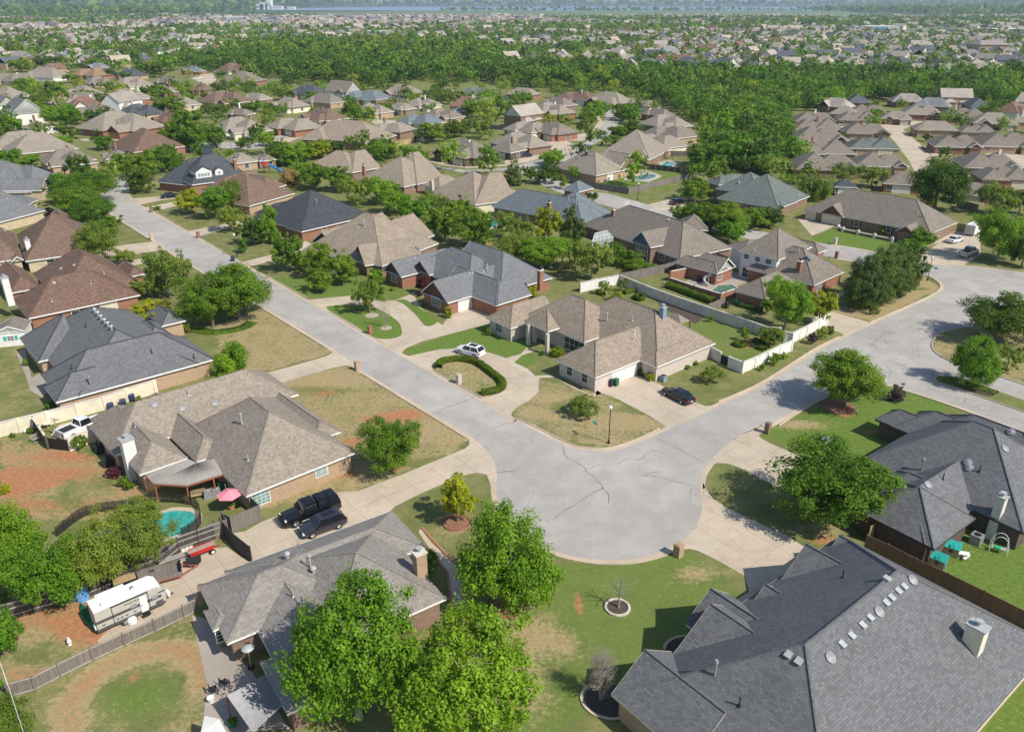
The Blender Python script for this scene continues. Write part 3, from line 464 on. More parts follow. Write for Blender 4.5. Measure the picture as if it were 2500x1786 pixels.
D(('K', [(1430, -60), (1468, 0), (1500, 50), (1600, 110), (1940, 275)]), ('L', [(240, 240), (450, 370), (380, 460), (250, 700), (190, 660), (75, 770), (0, 727)]), ('K', [(1663, 725), (1745, 680), (1712, 570), (1540, 470), (1400, 400), (1340, 385), (1290, 395), (1300, 320), (1390, 230), (1425, 120)]))
D(('H', [(690, 80), (745, 35), (1070, 125), (850, 240), (838, 213), (770, 185)]), ('D', [(590, 1400), (640, 1360)]))
D(('A', [(1030, 440), (1285, 418), (1440, 395), (1445, 430), (1270, 455), (1090, 490)])); D(('A', [(1130, 512), (1440, 452), (1620, 470), (1620, 500), (1440, 487), (1210, 545), (1180, 545)])); D(('A', [(1470, 700), (1780, 640), (1930, 605), (1955, 640), (1800, 672), (1560, 745)]))
D(('A', [(1900, 945), (2170, 880)]), ('B', [(240, 875), (420, 830), (470, 770), (520, 800), (460, 850), (240, 925), (80, 965), (0, 985)])); D(('A', [(1235, 775), (970, 808), (780, 840), (830, 890), (1000, 887), (1240, 855), (1330, 850)])); D(('A', [(1040, 972), (900, 965), (930, 940), (1200, 903), (1320, 893), (1280, 925)]))
D(('A', [(690, 270), (790, 225), (960, 235), (1055, 245), (1050, 290), (960, 292), (800, 288)])); D(('A', [(640, 400), (720, 385), (800, 390), (815, 420), (800, 450), (720, 400)]))
D(('D', [(590, 732), (480, 600), (560, 605), (770, 655), (700, 690)])); D(('D', [(1435, 960), (1480, 870), (1600, 790), (1490, 820), (1720, 700), (1920, 700), (1930, 880), (1820, 950), (1790, 970)])); D(('D', [(740, 1215), (870, 1160), (880, 1180), (745, 1240)]), )
D(('C', [(1240, 485), (1480, 425), (1560, 440), (1520, 500), (1330, 540)])); D(('C', [(600, 320), (920, 380), (930, 388), (600, 332)])); D(('C', [(1060, 535), (1000, 560), (900, 560), (1050, 530)]))
D(('N', [(1330, 440), (1440, 440), (1500, 470), (1480, 500), (1340, 540), (1290, 510), (1190, 500)])); D(('N', [(1090, 560), (1130, 530), (1250, 510), (1330, 530), (1220, 560), (1110, 575)])); D(('N', [(1370, 440), (1440, 410), (1540, 400), (1600, 400), (1560, 440)])); D(('N', [(670, 545), (800, 565), (900, 585), (1110, 572), (1110, 580), (890, 594), (760, 576), (670, 555)]))
D(('N', [(1540, 440), (1620, 330), (1600, 310), (1615, 300), (1650, 345), (1560, 445)])); D(('N', [(330, 320), (500, 330), (520, 350), (380, 350)])); D(('M', [(1520, 440), (1640, 400), (1760, 370), (1860, 360), (1880, 380), (1700, 410), (1600, 450)])); D(('M', [(440, 430), (520, 430), (700, 425), (700, 440), (460, 442)]))
D(('M', [(1110, 70), (1180, 68), (1200, 100), (1170, 150), (1120, 120), (1060, 95)])); D(('M', [(610, 270), (700, 245), (740, 240), (650, 272)])); D(('M', [(250, 385), (330, 400), (300, 380)]))
D(('O', [(1460, 345), (1570, 335), (1650, 360), (1600, 378), (1710, 470), (1760, 520), (1745, 600), (1680, 640), (1640, 560), (1560, 450)])); D(('O', [(1700, 470), (1850, 485), (1950, 500), (2273, 520), (2400, 560), (2300, 600), (1940, 515), (1760, 525)])); D(('O', [(1560, 330), (1650, 330), (1820, 340), (1650, 355)])); D(('O', [(1870, 640), (1950, 620), (2010, 640), (1900, 660)]))
D(('H', [(2200, 290), (2300, 255), (2500, 260), (2500, 350), (2300, 365)]))
D(('J', [(1385, 290), (1470, 400), (1640, 560), (1690, 600), (1720, 850), (1750, 1070), (1800, 1200), (1760, 1240), (1700, 1100), (1640, 900), (1610, 640), (1560, 580), (1450, 440), (1370, 320)]))
sheet('driveway', dr[:9] + dr[14:], 'concrete_drive', 0.02, 'buff jointed concrete drives and paths')
sheet('driveway', dr[9:14], 'concrete_drive', 0.022, 'buff drives of the left houses')
# lawns islanded inside the drives
I1 = smooth_line(gp('B', [(645, 1310), (700, 1288), (850, 1278), (1000, 1292), (1100, 1340), (1180, 1390), (1225, 1440), (1235, 1515), (1170, 1545), (1080, 1550), (1000, 1528), (860, 1440)]), 4, True)
I2 = smooth_line(gp('B', [(1190, 1248), (1260, 1240), (1350, 1290), (1450, 1350), (1515, 1395), (1510, 1425), (1430, 1448), (1350, 1360), (1250, 1272)]), 4, True)
I3 = smooth_line(gp('F', [(1490, 500), (1510, 450), (1600, 415), (1720, 405), (1850, 440), (1960, 520), (2050, 600), (2045, 650), (1970, 695), (1880, 710), (1820, 685), (1640, 590)]), 4, True)
sheet('lawn', [I1, I2], 'lawn_lush', 0.06, 'crisp green lawn islands inside the curved drive', 1)
sheet('lawn', [I3], 'lawn_dry', 0.06, 'dry lawn island ringed by the clipped hedge', 1)
# beds, patios
sheet('patio', [gp('C', [(1400, 1165), (1600, 1060), (1760, 1100), (1900, 1010), (2100, 1080), (2020, 1100), (1880, 1160), (1830, 1215)]), gp('E', [(130, 370), (200, 330), (250, 560), (370, 490), (500, 480), (440, 620), (330, 715), (240, 660), (200, 530)]), gp('C', [(1050, 240), (1200, 200), (1360, 260), (1250, 310), (1080, 290)]), gp('C', [(1290, 150), (1420, 130), (1510, 150), (1440, 195)]), gp('I', [(1520, 700), (1620, 720), (2000, 1150), (2300, 1600), (1600, 1640), (1640, 1250)])], 'concrete_grey', 0.026, 'grey patio slabs')
bd = MB()
for c, x, y, r, m in [('J', 1672, 250, 1.35, 0), ('J', 2080, 900, 1.5, 0), ('B', 1113, 1465, .95, 1), ('B', 1000, 1365, 1.2, 1), ('H', 800, 790, 2.2, 0), ('K', 852, 782, 1.0, 2), ('B', 870, 1330, .9, 2), ('H', 1150, 700, 1.6, 2)]:
    p = g(c, x, y); k_ = 0
    bd.lathe((p.x, p.y, 0), [(r, 0.0), (r, 0.075), (0, 0.09)], 20, m)
tag(bd.build('planting_bed', ['mulch', 'bed_gravel', 'dark_soil']), 'round mulched beds at tree feet', kind='structure')
b1 = MB(); b1.poly(gp('K', [(640, 1330), (860, 1300), (900, 1560), (760, 1530), (640, 1450)]), 0.03); b1.poly(gp('K', [(1170, 1060), (1220, 1010), (1330, 990), (1400, 1100), (1200, 1130)]), 0.03)
b1.poly(gp('C', [(1280, 1210), (1700, 1370), (1620, 1430), (1500, 1380), (1350, 1300)]), 0.03); b1.poly(smooth_line(gp('H', [(1640, 570), (1800, 590), (2050, 660), (2060, 690), (1980, 710), (1800, 650)]), 3, True), 0.12)
tag(b1.build('planting_bed', 'dark_soil'), 'dark planting beds', kind='structure')
# ---- lake and the open flats before it
sheet('lake', [[Vector((-2100, 5800, 0)), Vector((-400, 5050, 0)), Vector((1900, 5050, 0)), Vector((3300, 6000, 0)), Vector((4200, 7600, 0)), Vector((1200, 9600, 0)), Vector((-1200, 9000, 0))]], 'lake_water', 0.6, 'pale blue lake on the horizon')
m, n, l, b = newmat('meadow'); tc = n.new('ShaderNodeTexCoord'); t = noise(n, l, 0.01, 5, tc.outputs['Object']); r = ramp(n, [(0.3, (0.1, 0.17, 0.06)), (0.7, (0.17, 0.23, 0.09))]); l.new(t.outputs[0], r.inputs[0]); l.new(r.outputs[0], b.inputs['Base Color']); b.inputs['Roughness'].default_value = 1
sheet('meadow', [[Vector(p) for p in ((-1400, 3300, 0), (-300, 2900, 0), (1100, 2900, 0), (1500, 3700, 0), (1900, 5050, 0), (-600, 5080, 0))], gp('U', [(1640, 150), (1700, 125), (2130, 130), (2273, 145), (1900, 150)])], 'meadow', 0.3, 'flat green meadow by the water')
m, n, l, b = newmat('far_wood_floor'); tc = n.new('ShaderNodeTexCoord'); t = noise(n, l, 0.02, 6, tc.outputs['Object'], 0.8); r = ramp(n, [(0.35, (0.03, 0.06, 0.02)), (0.55, (0.06, 0.1, 0.03)), (0.62, (0.16, 0.16, 0.1)), (0.7, (0.3, 0.28, 0.25))]); l.new(t.outputs[0], r.inputs[0]); l.new(r.outputs[0], b.inputs['Base Color']); b.inputs['Roughness'].default_value = 1
sheet('far_ground', [[Vector(p) for p in ((-9000, 1900, 0), (9000, 1900, 0), (9000, 22000, 0), (-9000, 22000, 0))]], 'far_wood_floor', 0.15, 'wooded suburbs fading to the horizon')
# ================================================================= HOUSES
from mathutils.bvhtree import BVHTree
HOUSES = []        # (centre, radius, short name)
BLOCK = []         # footprints
def pix_ray(c, x, y):
    p = g(c, x, y); o = Vector((0, 0, CAMH)); return o, (p - o).normalized()
def wing_frame(c, P, Q, ref=None, he=2.45, L=None):
    p, q = g(c, *P, z=he), g(c, *Q, z=he)
    a = (q - p); a.z = 0; w = a.length; a.normalize()
    if ref is not None:
        ang = math.atan2(a.y, a.x); best = min((ref + k * math.pi / 2 for k in range(-4, 5)), key=lambda t: abs((t - ang + math.pi) % (2 * math.pi) - math.pi))
        if abs((best - ang + math.pi) % (2 * math.pi) - math.pi) < math.radians(20): a = Vector((math.cos(best), math.sin(best), 0))
    b = Vector((-a.y, a.x, 0))
    if b.dot(p) < 0: b = -b
    return p, a, b, (L or w)
def roof_wing(R, W, Fa, fr, d, ax, ends, pitch, he, ov=0.45, wall=True, cap=True, gmat=0, z0=0.0, wm=0):
    p, a, b, w = fr; Z = Vector((0, 0, 1)); base = Vector((p.x, p.y, 0))
    pt = lambda s, t, z: base + a * s + b * t + Z * z
    if ax is None: ax = 'p' if w >= d else 'd'
    if ax == 'd': f = lambda s, t, z: pt(t, s, z); ln, wd = d, w
    else: f = pt; ln, wd = w, d
    h = wd / 2; rh = he + pitch * h; i0 = min(h, ln / 2 if ends == 'hh' else ln) if ends[0] == 'h' else 0; i1 = min(h, ln / 2 if ends == 'hh' else ln) if ends[1] == 'h' else 0
    A, B, C_, D_ = f(0, 0, he), f(ln, 0, he), f(ln, wd, he), f(0, wd, he); r0, r1 = f(i0, h, rh), f(ln - i1, h, rh)
    def up(q):
        n_ = (q[1] - q[0]).cross(q[2] - q[0]); return q if n_.z > 0 else q[::-1]
    if (r1 - r0).length < 0.05: faces = [[A, B, r0], [C_, D_, r0], [B, C_, r0], [D_, A, r0]]
    else:
        faces = [[A, B, r1, r0], [C_, D_, r0, r1]]
        if ends[0] == 'h': faces.append([D_, A, r0])
        if ends[1] == 'h': faces.append([B, C_, r1])
    for q in faces: R.face(up(q))
    if cap:
        cs = [(r0, r1)]
        if ends[0] == 'h': cs += [(A, r0), (D_, r0)]
        if ends[1] == 'h': cs += [(B, r1), (C_, r1)]
        for u, v in cs:
            if (u - v).length > 0.3: R.tube(u + Z * 0.0, v + Z * 0.0, 0.1, n=4, mat=1, cap=False)
    # fascia round the eave, soffit below
    for u, v in ((A, B), (B, C_), (C_, D_), (D_, A)):
        gab = (ends[0] == 'g' and {u.freeze() if 0 else 0} and (u is D_ and v is A)) or (ends[1] == 'g' and (u is B and v is C_))
        if gab:
            r_ = r0 if u is D_ else r1
            for x, y in ((u, r_), (r_, v)): Fa.face([x - Z * 0.22, y - Z * 0.22, y + Z * 0.03, x + Z * 0.03])
        else: Fa.face([u - Z * 0.2, v - Z * 0.2, v + Z * 0.03, u + Z * 0.03])
    Fa.face([x - Z * 0.14 for x in (A, D_, C_, B)])
    if wall:
        o = min(ov, 0.3 * min(w, d))
        a0, b0, c0, d0 = f(o, o, z0), f(ln - o, o, z0), f(ln - o, wd - o, z0), f(o, wd - o, z0); U = Z * (he - 0.1 - z0)
        cc = (a0 + b0 + c0 + d0) / 4
        for u, v in ((a0, b0), (b0, c0), (c0, d0), (d0, a0)):
            q = [u, v, v + U, u + U]; n_ = (q[1] - q[0]).cross(q[3] - q[0])
            W.face(q if n_.dot(u - cc) > 0 else q[::-1], None, wm)
        for e, u, v, r_ in ((0, a0, d0, r0), (1, b0, c0, r1)):
            if ends[e] == 'g':
                s_ = 1 if e == 0 else -1; rr = f(o if e == 0 else ln - o, h, rh - 0.12)
                W.face([u + U, v + U, rr], None, gmat); W.face([v + U, u + U, rr], None, gmat)
    return dict(A=A, B=B, C=C_, D=D_, a=a, b=b, w=w, d=d, p=base, he=he, ov=ov, rh=rh)
def fit_wing(fr, he, ax, ends, c, rx, ry, pitch=None, d=None):
    p, a, b, w = fr; cr = CR[c]; tx, ty = cr[0] + rx * cr[2], cr[1] + ry * cr[2]; best = None
    for dd in (np.arange(3, 30, 0.25) if d is None else [d]):
        for pp in (np.arange(0.35, 1.15, 0.02) if pitch is None else [pitch]):
            h = dd / 2; q = Vector((p.x, p.y, 0)) + a * (h if ends[0] == 'h' else 0) + b * h; z = he + pp * h
            dx, dy, dz = q.x, q.y, z - CAMH; zc = dy * _cp - dz * _sp; px = CX + FOC * dx / zc; py = CY - FOC * (dy * _sp + dz * _cp) / zc
            e = (px - tx) ** 2 + (py - ty) ** 2 + 40 * (pp - 0.75) ** 2
            if best is None or e < best[0]: best = (e, dd, pp)
    return best[1], best[2]
def wall_spot(wg, side, t):
    """point on a wall plane and its outward / along vectors"""
    a, b, w, d, p, o = wg['a'], wg['b'], wg['w'], wg['d'], wg['p'], min(wg['ov'], 0.3 * min(wg['w'], wg['d']))
    if side == 'n': return p + a * (w * t) + b * o, -b, a
    if side == 'f': return p + a * (w * t) + b * (d - o), b, -a
    if side == 'l': return p + b * (d * t) + a * o, -a, -b
    return p + b * (d * t) + a * (w - o), a, b
def add_opening(root, wg, side, t, w, h, sill, kind, frame='trim_white', pane='glass_dark', shut=None, arch=False):
    q, out, al = wall_spot(wg, side, t); Z = Vector((0, 0, 1)); fm = MB(); pn = MB()
    def rect(mb, s0, s1, z0, z1, o0, o1):
        P = lambda s, z, o: q + al * s + Z * z + out * o
        mb.face([P(s0, z0, o1), P(s1, z0, o1), P(s1, z1, o1), P(s0, z1, o1)])
        for (x0, y0), (x1, y1) in (((s0, z0), (s1, z0)), ((s1, z0), (s1, z1)), ((s1, z1), (s0, z1)), ((s0, z1), (s0, z0))): mb.face([P(x0, y0, o0), P(x1, y1, o0), P(x1, y1, o1), P(x0, y0, o1)])
    if kind == 'garage':
        rect(fm, -w / 2 - .1, w / 2 + .1, sill, sill + h + .1, 0, 0.03); fo = fm.build('garage_door', 'trim_white' if frame != 'trim_dark' else 'trim_brown', root)
        for i in range(4): rect(pn, -w / 2, w / 2, sill + .02 + i * h / 4, sill + (i + 1) * h / 4 - .02, 0.03, 0.06)
        pn.build('panel', pane, fo); return
    if kind == 'door':
        rect(fm, -w / 2 - .08, w / 2 + .08, sill, sill + h + .08, 0, 0.04); fo = fm.build('front_door', frame, root); rect(pn, -w / 2, w / 2, sill, sill + h, .04, .06); pn.build('door_leaf', pane, fo); return
    fw = 0.09; rect(fm, -w / 2 - fw, w / 2 + fw, sill - fw, sill, 0, 0.07); rect(fm, -w / 2 - fw, w / 2 + fw, sill + h, sill + h + fw, 0, 0.07)
    n_ = max(1, round(w / 0.95)); 
    for i in range(n_ + 1): s = -w / 2 + w * i / n_; k = fw if i in (0, n_) else 0.05; s_ = s - (fw if i == 0 else (0 if i == n_ else .025)); rect(fm, s_, s_ + k, sill, sill + h, 0, 0.07)
    rect(fm, -w / 2, w / 2, sill + h / 2 - .025, sill + h / 2 + .025, 0, 0.065)
    if kind == 'grid':
        for i in range(1, 2 * n_): s = -w / 2 + w * i / (2 * n_); rect(fm, s - .015, s + .015, sill, sill + h, 0, 0.06)
        for k in (.25, .75): rect(fm, -w / 2, w / 2, sill + h * k - .015, sill + h * k + .015, 0, 0.06)
    fo = fm.build('window', frame, root); rect(pn, -w / 2, w / 2, sill, sill + h, 0.0, 0.035); pn.build('pane', pane, fo)
    if shut:
        sb = MB()
        for s in (-w / 2 - .55, w / 2 + .13): rect(sb, s, s + .4, sill, sill + h, 0, .05)
        sb.build('shutter', shut, fo)
def on_roof(bvh, c, x, y, z=3.5):
    o, d = pix_ray(c, x, y); h = bvh.ray_cast(o, d)
    if h[0] is None: return g(c, x, y, z), Vector((0, 0, 1))
    return h[0], h[1]
def house(label, short, c, wings, roof='shingle_tan', wall='brick_red', trim='trim_white', opens=(), chim=(), vents=(), name='house', he=2.45, gable=None, cap=None, porch=(), extra=None, pitch=0.75, cat='house'):
    R, W, F = MB(), MB(), MB(); info = []; ref = None; i = 0
    for wd in wings:
        cc = wd.get('c', c); h_ = wd.get('he', he) + 0.011 * i; i += 1
        fr = wing_frame(cc, wd['P'], wd['Q'], ref, h_, wd.get('L'))
        if ref is None: ref = math.atan2(fr[1].y, fr[1].x)
        if wd.get('ext'): fr = (fr[0] - fr[1] * wd['ext'], fr[1], fr[2], fr[3] + wd['ext'])
        pt_ = wd.get('pitch', pitch); d = wd.get('d')
        if isinstance(d, tuple): q = g(cc, *d, z=h_); d = abs((q - fr[0]).dot(fr[2]))
        if wd.get('far'): fr = (fr[0] - fr[2] * d, *fr[1:])
        if 'r' in wd:
            dd, pp = fit_wing(fr, h_, 'p', wd.get('e', 'hh'), cc, *wd['r'], pitch=pt_, d=d); d = dd
        info.append(roof_wing(R, W, F, fr, d, wd.get('ax'), wd.get('e', 'hh'), pt_, h_, wd.get('ov', 0.45), wd.get('wall', True), True, wd.get('gm', 1 if gable else 0), wd.get('z0', 0.0), wd.get('wm', 0)))
    cen = sum(((x['A'] + x['C']) / 2 for x in info), Vector()) / len(info); cen.z = 0
    root = empty(name, cen, label, cat)
    bvh = BVHTree.FromPolygons([Vector(v) for v in R.v], R.f)
    ro = R.build('roof', [roof, cap or roof], root); W.build('wall', [wall, gable or wall], root); F.build('fascia', trim, root)
    for o in opens:
        kw = o[7] if len(o) > 7 else {}; add_opening(root, info[o[0]], *o[1:7], **kw)
    for ch in chim:
        x, y, sx, sy, top, m = ch[:6]; p, nn = on_roof(bvh, ch[6] if len(ch) > 6 else c, x, y); a = info[0]['a']; rz = math.atan2(a.y, a.x); cm_ = MB()
        z0 = p.z - 1.2 if p.z > 3 else 0.0
        zt = p.z + top; cm_.box((p.x, p.y, (z0 + zt) / 2), (sx, sy, zt - z0), rz); co_ = cm_.build('chimney', m, ro)
        k = MB(); k.box((p.x, p.y, zt + .06), (sx + .16, sy + .16, .12), rz, bottom=True); k.build('chimney_cap', 'wall_concrete' if m.startswith('brick') else 'metal_galv', root)
        k = MB(); k.tube((p.x, p.y, zt + .12), (p.x, p.y, zt + .45), .16, n=10); k.tube((p.x, p.y, zt + .45), (p.x, p.y, zt + .55), .3, n=12); k.build('flue', 'metal_galv' if m != 'brick_red' else 'metal_dark', root)
    for v in vents:
        kind, x, y = v[:3]; p, nn = on_roof(bvh, v[3] if len(v) > 3 else c, x, y)
        if nn.z == 1.0: continue
        k = MB(); Z = Vector((0, 0, 1)); dark = 'metal_dark' if roof in ('shingle_navy', 'shingle_slate', 'shingle_charcoal') else 'metal_galv'
        if kind == 'pipe': k.tube(p - Z * .1, p + Z * .75, .055, n=7); k.lathe((p.x, p.y, p.z - .05), [(.18, 0), (.07, .18)], 8); k.build('vent_pipe', dark, ro)
        elif kind == 'flue': k.tube(p - Z * .1, p + Z * 1.2, .09, n=8); k.tube(p + Z * 1.2, p + Z * 1.42, .17, .13, n=10); k.build('flue_pipe', 'metal_galv' if not dark == 'metal_dark' else 'metal_grey', ro)
        elif kind == 'turb':
            k.tube(p - Z * .1, p + Z * .3, .15, n=10); k.lathe((p.x, p.y, p.z + .28), [(.15, 0), (.27, .12), (.28, .2), (.2, .36), (0, .42)], 12); k.build('turbine_vent', 'metal_galv', ro)
        elif kind == 'dome':
            u = nn.orthogonal().normalized(); w_ = nn.cross(u); N = 16; rr = .42
            for j in range(N):
                t0, t1 = 2 * math.pi * j / N, 2 * math.pi * (j + 1) / N
                q0, q1 = u * math.cos(t0) + w_ * math.sin(t0), u * math.cos(t1) + w_ * math.sin(t1)
                k.face([p + q0 * rr, p + q1 * rr, p + q1 * rr + nn * .12, p + q0 * rr + nn * .12]); k.face([p + q0 * rr + nn * .12, p + q1 * rr + nn * .12, p + nn * .26])
            k.build('attic_fan', 'metal_grey', ro)
        elif kind == 'box':
            u = (Z - nn * nn.z); u = u.normalized() if u.length > .05 else Vector((1, 0, 0)); s_ = u.cross(nn); hw, hl = .23, .26
            B_ = [p + s_ * (i_ * hw) + u * (j_ * hl) for i_, j_ in ((-1, -1), (1, -1), (1, 1), (-1, 1))]; T_ = [B_[0] + nn * .22, B_[1] + nn * .22, B_[2] + nn * .1, B_[3] + nn * .1]
            for f_ in ((0, 1), (1, 2), (2, 3), (3, 0)): k.face([B_[f_[0]], B_[f_[1]], T_[f_[1]], T_[f_[0]]])
            k.face(T_); k.build('box_vent', 'metal_galv' if roof != 'shingle_navy' else 'metal_dark', ro)
        elif kind == 'dish':
            k.tube(p, p + Z * .5, .03, n=6); q = p + Z * .6; dn = Vector((.5, -.6, .5)).normalized(); u = dn.orthogonal().normalized(); w_ = dn.cross(u)
            for j in range(12):
                t0, t1 = 2 * math.pi * j / 12, 2 * math.pi * (j + 1) / 12
                k.face([q, q + (u * math.cos(t0) + w_ * math.sin(t0)) * .33 + dn * .07, q + (u * math.cos(t1) + w_ * math.sin(t1)) * .33 + dn * .07])
            k.build('satellite_dish', 'metal_grey', ro)
        elif kind == 'sky':
            u = (Z - nn * nn.z).normalized(); s_ = u.cross(nn); B_ = [p + s_ * (i_ * .4) + u * (j_ * .6) + nn * .05 for i_, j_ in ((-1, -1), (1, -1), (1, 1), (-1, 1))]
            k.face([x + nn * .06 for x in B_]); [k.face([B_[j], B_[(j + 1) % 4], B_[(j + 1) % 4] + nn * .06, B_[j] + nn * .06]) for j in range(4)]; k.build('skylight', 'glass_dark', ro)
        elif kind == 'solar':
            u = (Z - nn * nn.z).normalized(); s_ = u.cross(nn); W_, H_ = v[4], v[5]; B_ = [p + s_ * (i_ * W_ / 2) + u * (j_ * H_ / 2) + nn * .1 for i_, j_ in ((-1, -1), (1, -1), (1, 1), (-1, 1))]
            k.face(B_); [k.face([B_[j] - nn * .1, B_[(j + 1) % 4] - nn * .1, B_[(j + 1) % 4], B_[j]]) for j in range(4)]; k.build('solar_panel', 'solar', ro)
    for (x, y, z1, m) in porch:
        p = g(c, x, y); k = MB(); k.box((p.x, p.y, z1 / 2), (.5, .5, z1), ref); k.build('porch_pillar', m, root)
    rad = max((x['A'] - x['C']).length for x in info) / 2 + 3
    HOUSES.append((cen, rad, short))
    for x in info: BLOCK.append([(v.x, v.y) for v in (x['A'], x['B'], x['C'], x['D'])])
    if extra: extra(root, info, bvh)
    return root, info, bvh
wn_ = lambda i, s, t, w=1.5, h=1.3, k='win', sl=0.75, **kw: (i, s, t, w, h, sl, k, kw)
# ----------------------------------------------------------------- near houses, one by one
def dormer(root, info, bvh):
    for x, y, w, h in ((1620, 272, 4.4, 1.7), (1740, 250, 2.2, 1.4)):
        p, nn = on_roof(bvh, 'A', x, y); d_ = Vector((nn.x, nn.y, 0)).normalized(); al = Vector((-d_.y, d_.x, 0)); Z = Vector((0, 0, 1)); k = MB(); r_ = MB(); c_ = [p - al * w / 2, p + al * w / 2]; bk = -d_ * 4
        k.face([c_[0], c_[1], c_[1] + Z * h, c_[0] + Z * h]); k.face([c_[0] + Z * h, c_[1] + Z * h, p + Z * (h + w * .28)]); [k.face([q, q + bk, q + bk + Z * h, q + Z * h]) for q in c_]; wo = k.build('dormer', 'wall_white', root)
        t = p + Z * (h + w * .32); [r_.face([q + Z * h + (q - p) * .15 + d_ * .3, t + d_ * .3, t + bk, q + Z * h + (q - p) * .15 + bk]) for q in c_]; r_.build('dormer_roof', 'shingle_charcoal', root)
        k = MB(); [k.box(tuple(p + al * o + Z * h * .5 + d_ * .03), (.7, .06, h * .5), math.atan2(al.y, al.x)) for o in (np.linspace(-w * .3, w * .3, 4) if w > 3 else (0,))]; k.build('dormer_window', 'glass_light', wo)
Wg = lambda P, Q, d=None, e='hh', ax=None, **k: dict(P=P, Q=Q, d=d, e=e, ax=ax, **k)
house('sprawling tan-roofed house with pale brick walls on the street corner', 'pale brick corner house', 'G', [
    Wg((1320, 632), (1778, 445), 21, 'hh', 'd'), Wg((505, 575), (806, 727), (1300, 520), 'hg', 'd'), Wg((250, 235), (705, 450), None, 'hh', r=(580, -41), he=2.9),
    Wg((-45, 243), (150, 330), 10, 'hg', 'd'), Wg((255, 272), (435, 358), (535, 322), 'hg', 'd', he=3.5, wall=False, z0=0), Wg((1165, 575), (1320, 632), 9, 'hg', 'd')],
    'shingle_warm', 'brick_pale', opens=[wn_(1, 'n', .32, 1.1, 1.5), wn_(1, 'n', .7, 1.1, 1.5), (1, 'r', .5, 5.2, 2.1, 0.02, 'garage', dict(pane='door_white')), wn_(3, 'n', .45, 1.6, 1.6, 'grid'), wn_(2, 'n', .82, 4.2, 1.9, 'win', .5), wn_(0, 'n', .2, .8, .7, 'win', 1.4)],
    chim=[(1355, 240, .75, .75, 1.5, 'blue_paint')], vents=[('flue', 915, 270), ('pipe', 1115, 270), ('pipe', 1130, 368), ('pipe', 1122, 428), ('pipe', 1470, 335), ('box', 808, 122)],
    porch=[(292, 460, 3.4, 'brick_pale'), (440, 535, 3.4, 'brick_pale'), (340, 440, 3.4, 'brick_pale')])
house('grey-roofed red brick house with three front gables and curved drive', 'grey triple-gable house', 'B', [
    Wg((2020, 1187), (2434, 1063), 16, 'hg', 'd'), Wg((1310, 985), (1700, 1175), None, 'hh', r=(1600, 755)), Wg((1985, 1285), (2245, 1211), 15, 'hg', 'd'), Wg((1385, 1175), (1580, 1270), 17, 'gg', 'd'),
    Wg((1085, 1000), (1205, 1066), 13, 'gg', 'd'), Wg((1312, 988), (1430, 1048), 8, 'gg', 'd', he=2.7), Wg((1800, 1205), (1985, 1285), 8, 'hg', 'd')],
    'shingle_grey', 'brick_red', opens=[wn_(3, 'n', .5, 2.2, 1.6, 'grid'), wn_(4, 'n', .5, 1.6, 1.5, 'grid'), (3, 'r', .3, 4.9, 2.1, .02, 'garage', dict(pane='door_white')), (6, 'n', .55, 2.6, 2.1, .02, 'garage', dict(pane='door_cream')), wn_(5, 'n', .5, .8, .8, 'win', 1.6)],
    chim=[(2335, 1110, .9, .7, 2.4, 'brick_red')], vents=[('flue', 1915, 1015), ('pipe', 1880, 1020), ('pipe', 1340, 905), ('pipe', 1770, 1030), ('pipe', 1795, 1025)])
house('tan-roofed house with white-edged brick gables behind the clumped yard trees', 'tan twin-gable house', 'B', [
    Wg((1080, 972), (1530, 790), 21, 'hh', 'd'), Wg((515, 778), (640, 832), 20, 'gg', 'd'), Wg((850, 882), (945, 968), 12, 'gg', 'd'), Wg((850, 790), (1080, 880), 14, 'hg', 'd')],
    'shingle_warm', 'brick_brown', opens=[wn_(2, 'n', .5, 1.4, 1.5, 'grid'), wn_(1, 'n', .5, 1.2, 1.2)], vents=[('flue', 940, 655), ('pipe', 1035, 680), ('flue', 1372, 850), ('pipe', 1310, 778)])
house('dark navy-roofed low brick house behind the row of street trees', 'navy-roofed brick house', 'B', [
    Wg((455, 697), (1005, 568), 20, 'hh', 'd'), Wg((320, 665), (455, 697), 14, 'hg', 'd'), Wg((65, 555), (165, 603), 15, 'hg', 'd'), Wg((268, 545), (330, 598), 9, 'gg', 'd')],
    'shingle_navy', 'brick_red', pitch=0.62, opens=[wn_(0, 'n', .3, 1.3, 1.3), wn_(0, 'n', .52, 1.3, 1.3), wn_(0, 'n', .7, 1.8, 1.3)], vents=[('flue', 562, 485), ('pipe', 655, 480)])
house('brown-roofed hipped house beside the blue play slide', 'brown hip-roofed house', 'A', [
    Wg((1975, 497), (2338, 395), 19, 'hh', 'd'), Wg((1580, 375), (1720, 420), 16, 'hg', 'd'), Wg((2110, 372), (2283, 330), 14, 'hg', 'd')], 'shingle_brown', 'brick_tan', pitch=0.66, opens=[wn_(2, 'r', .3, 1.6, 1)], vents=[('dish', 2040, 215), ('pipe', 2190, 300), ('flue', 1990, 230)])
house('steep charcoal-roofed two-storey house with a white dormer and red brick walls', 'charcoal house with the white dormer', 'A', [
    Wg((1385, 272), (1520, 330), 17, 'hh', 'd', he=3.3, pitch=1.0), Wg((1520, 335), (1885, 240), 13, 'hh', 'p', pitch=.85), Wg((1760, 235), (1892, 205), 12, 'hg', 'd', he=3)],
    'shingle_charcoal', 'brick_red', gable='wall_white', extra=dormer, opens=[wn_(0, 'n', .5, 1.4, 1.2)], chim=[(1868, 200, .8, .8, 2.6, 'brick_red')], vents=[('solar', 1650, 85, 'A', 2.2, 3.4), ('solar', 1800, 105, 'A', 2.4, 2)])
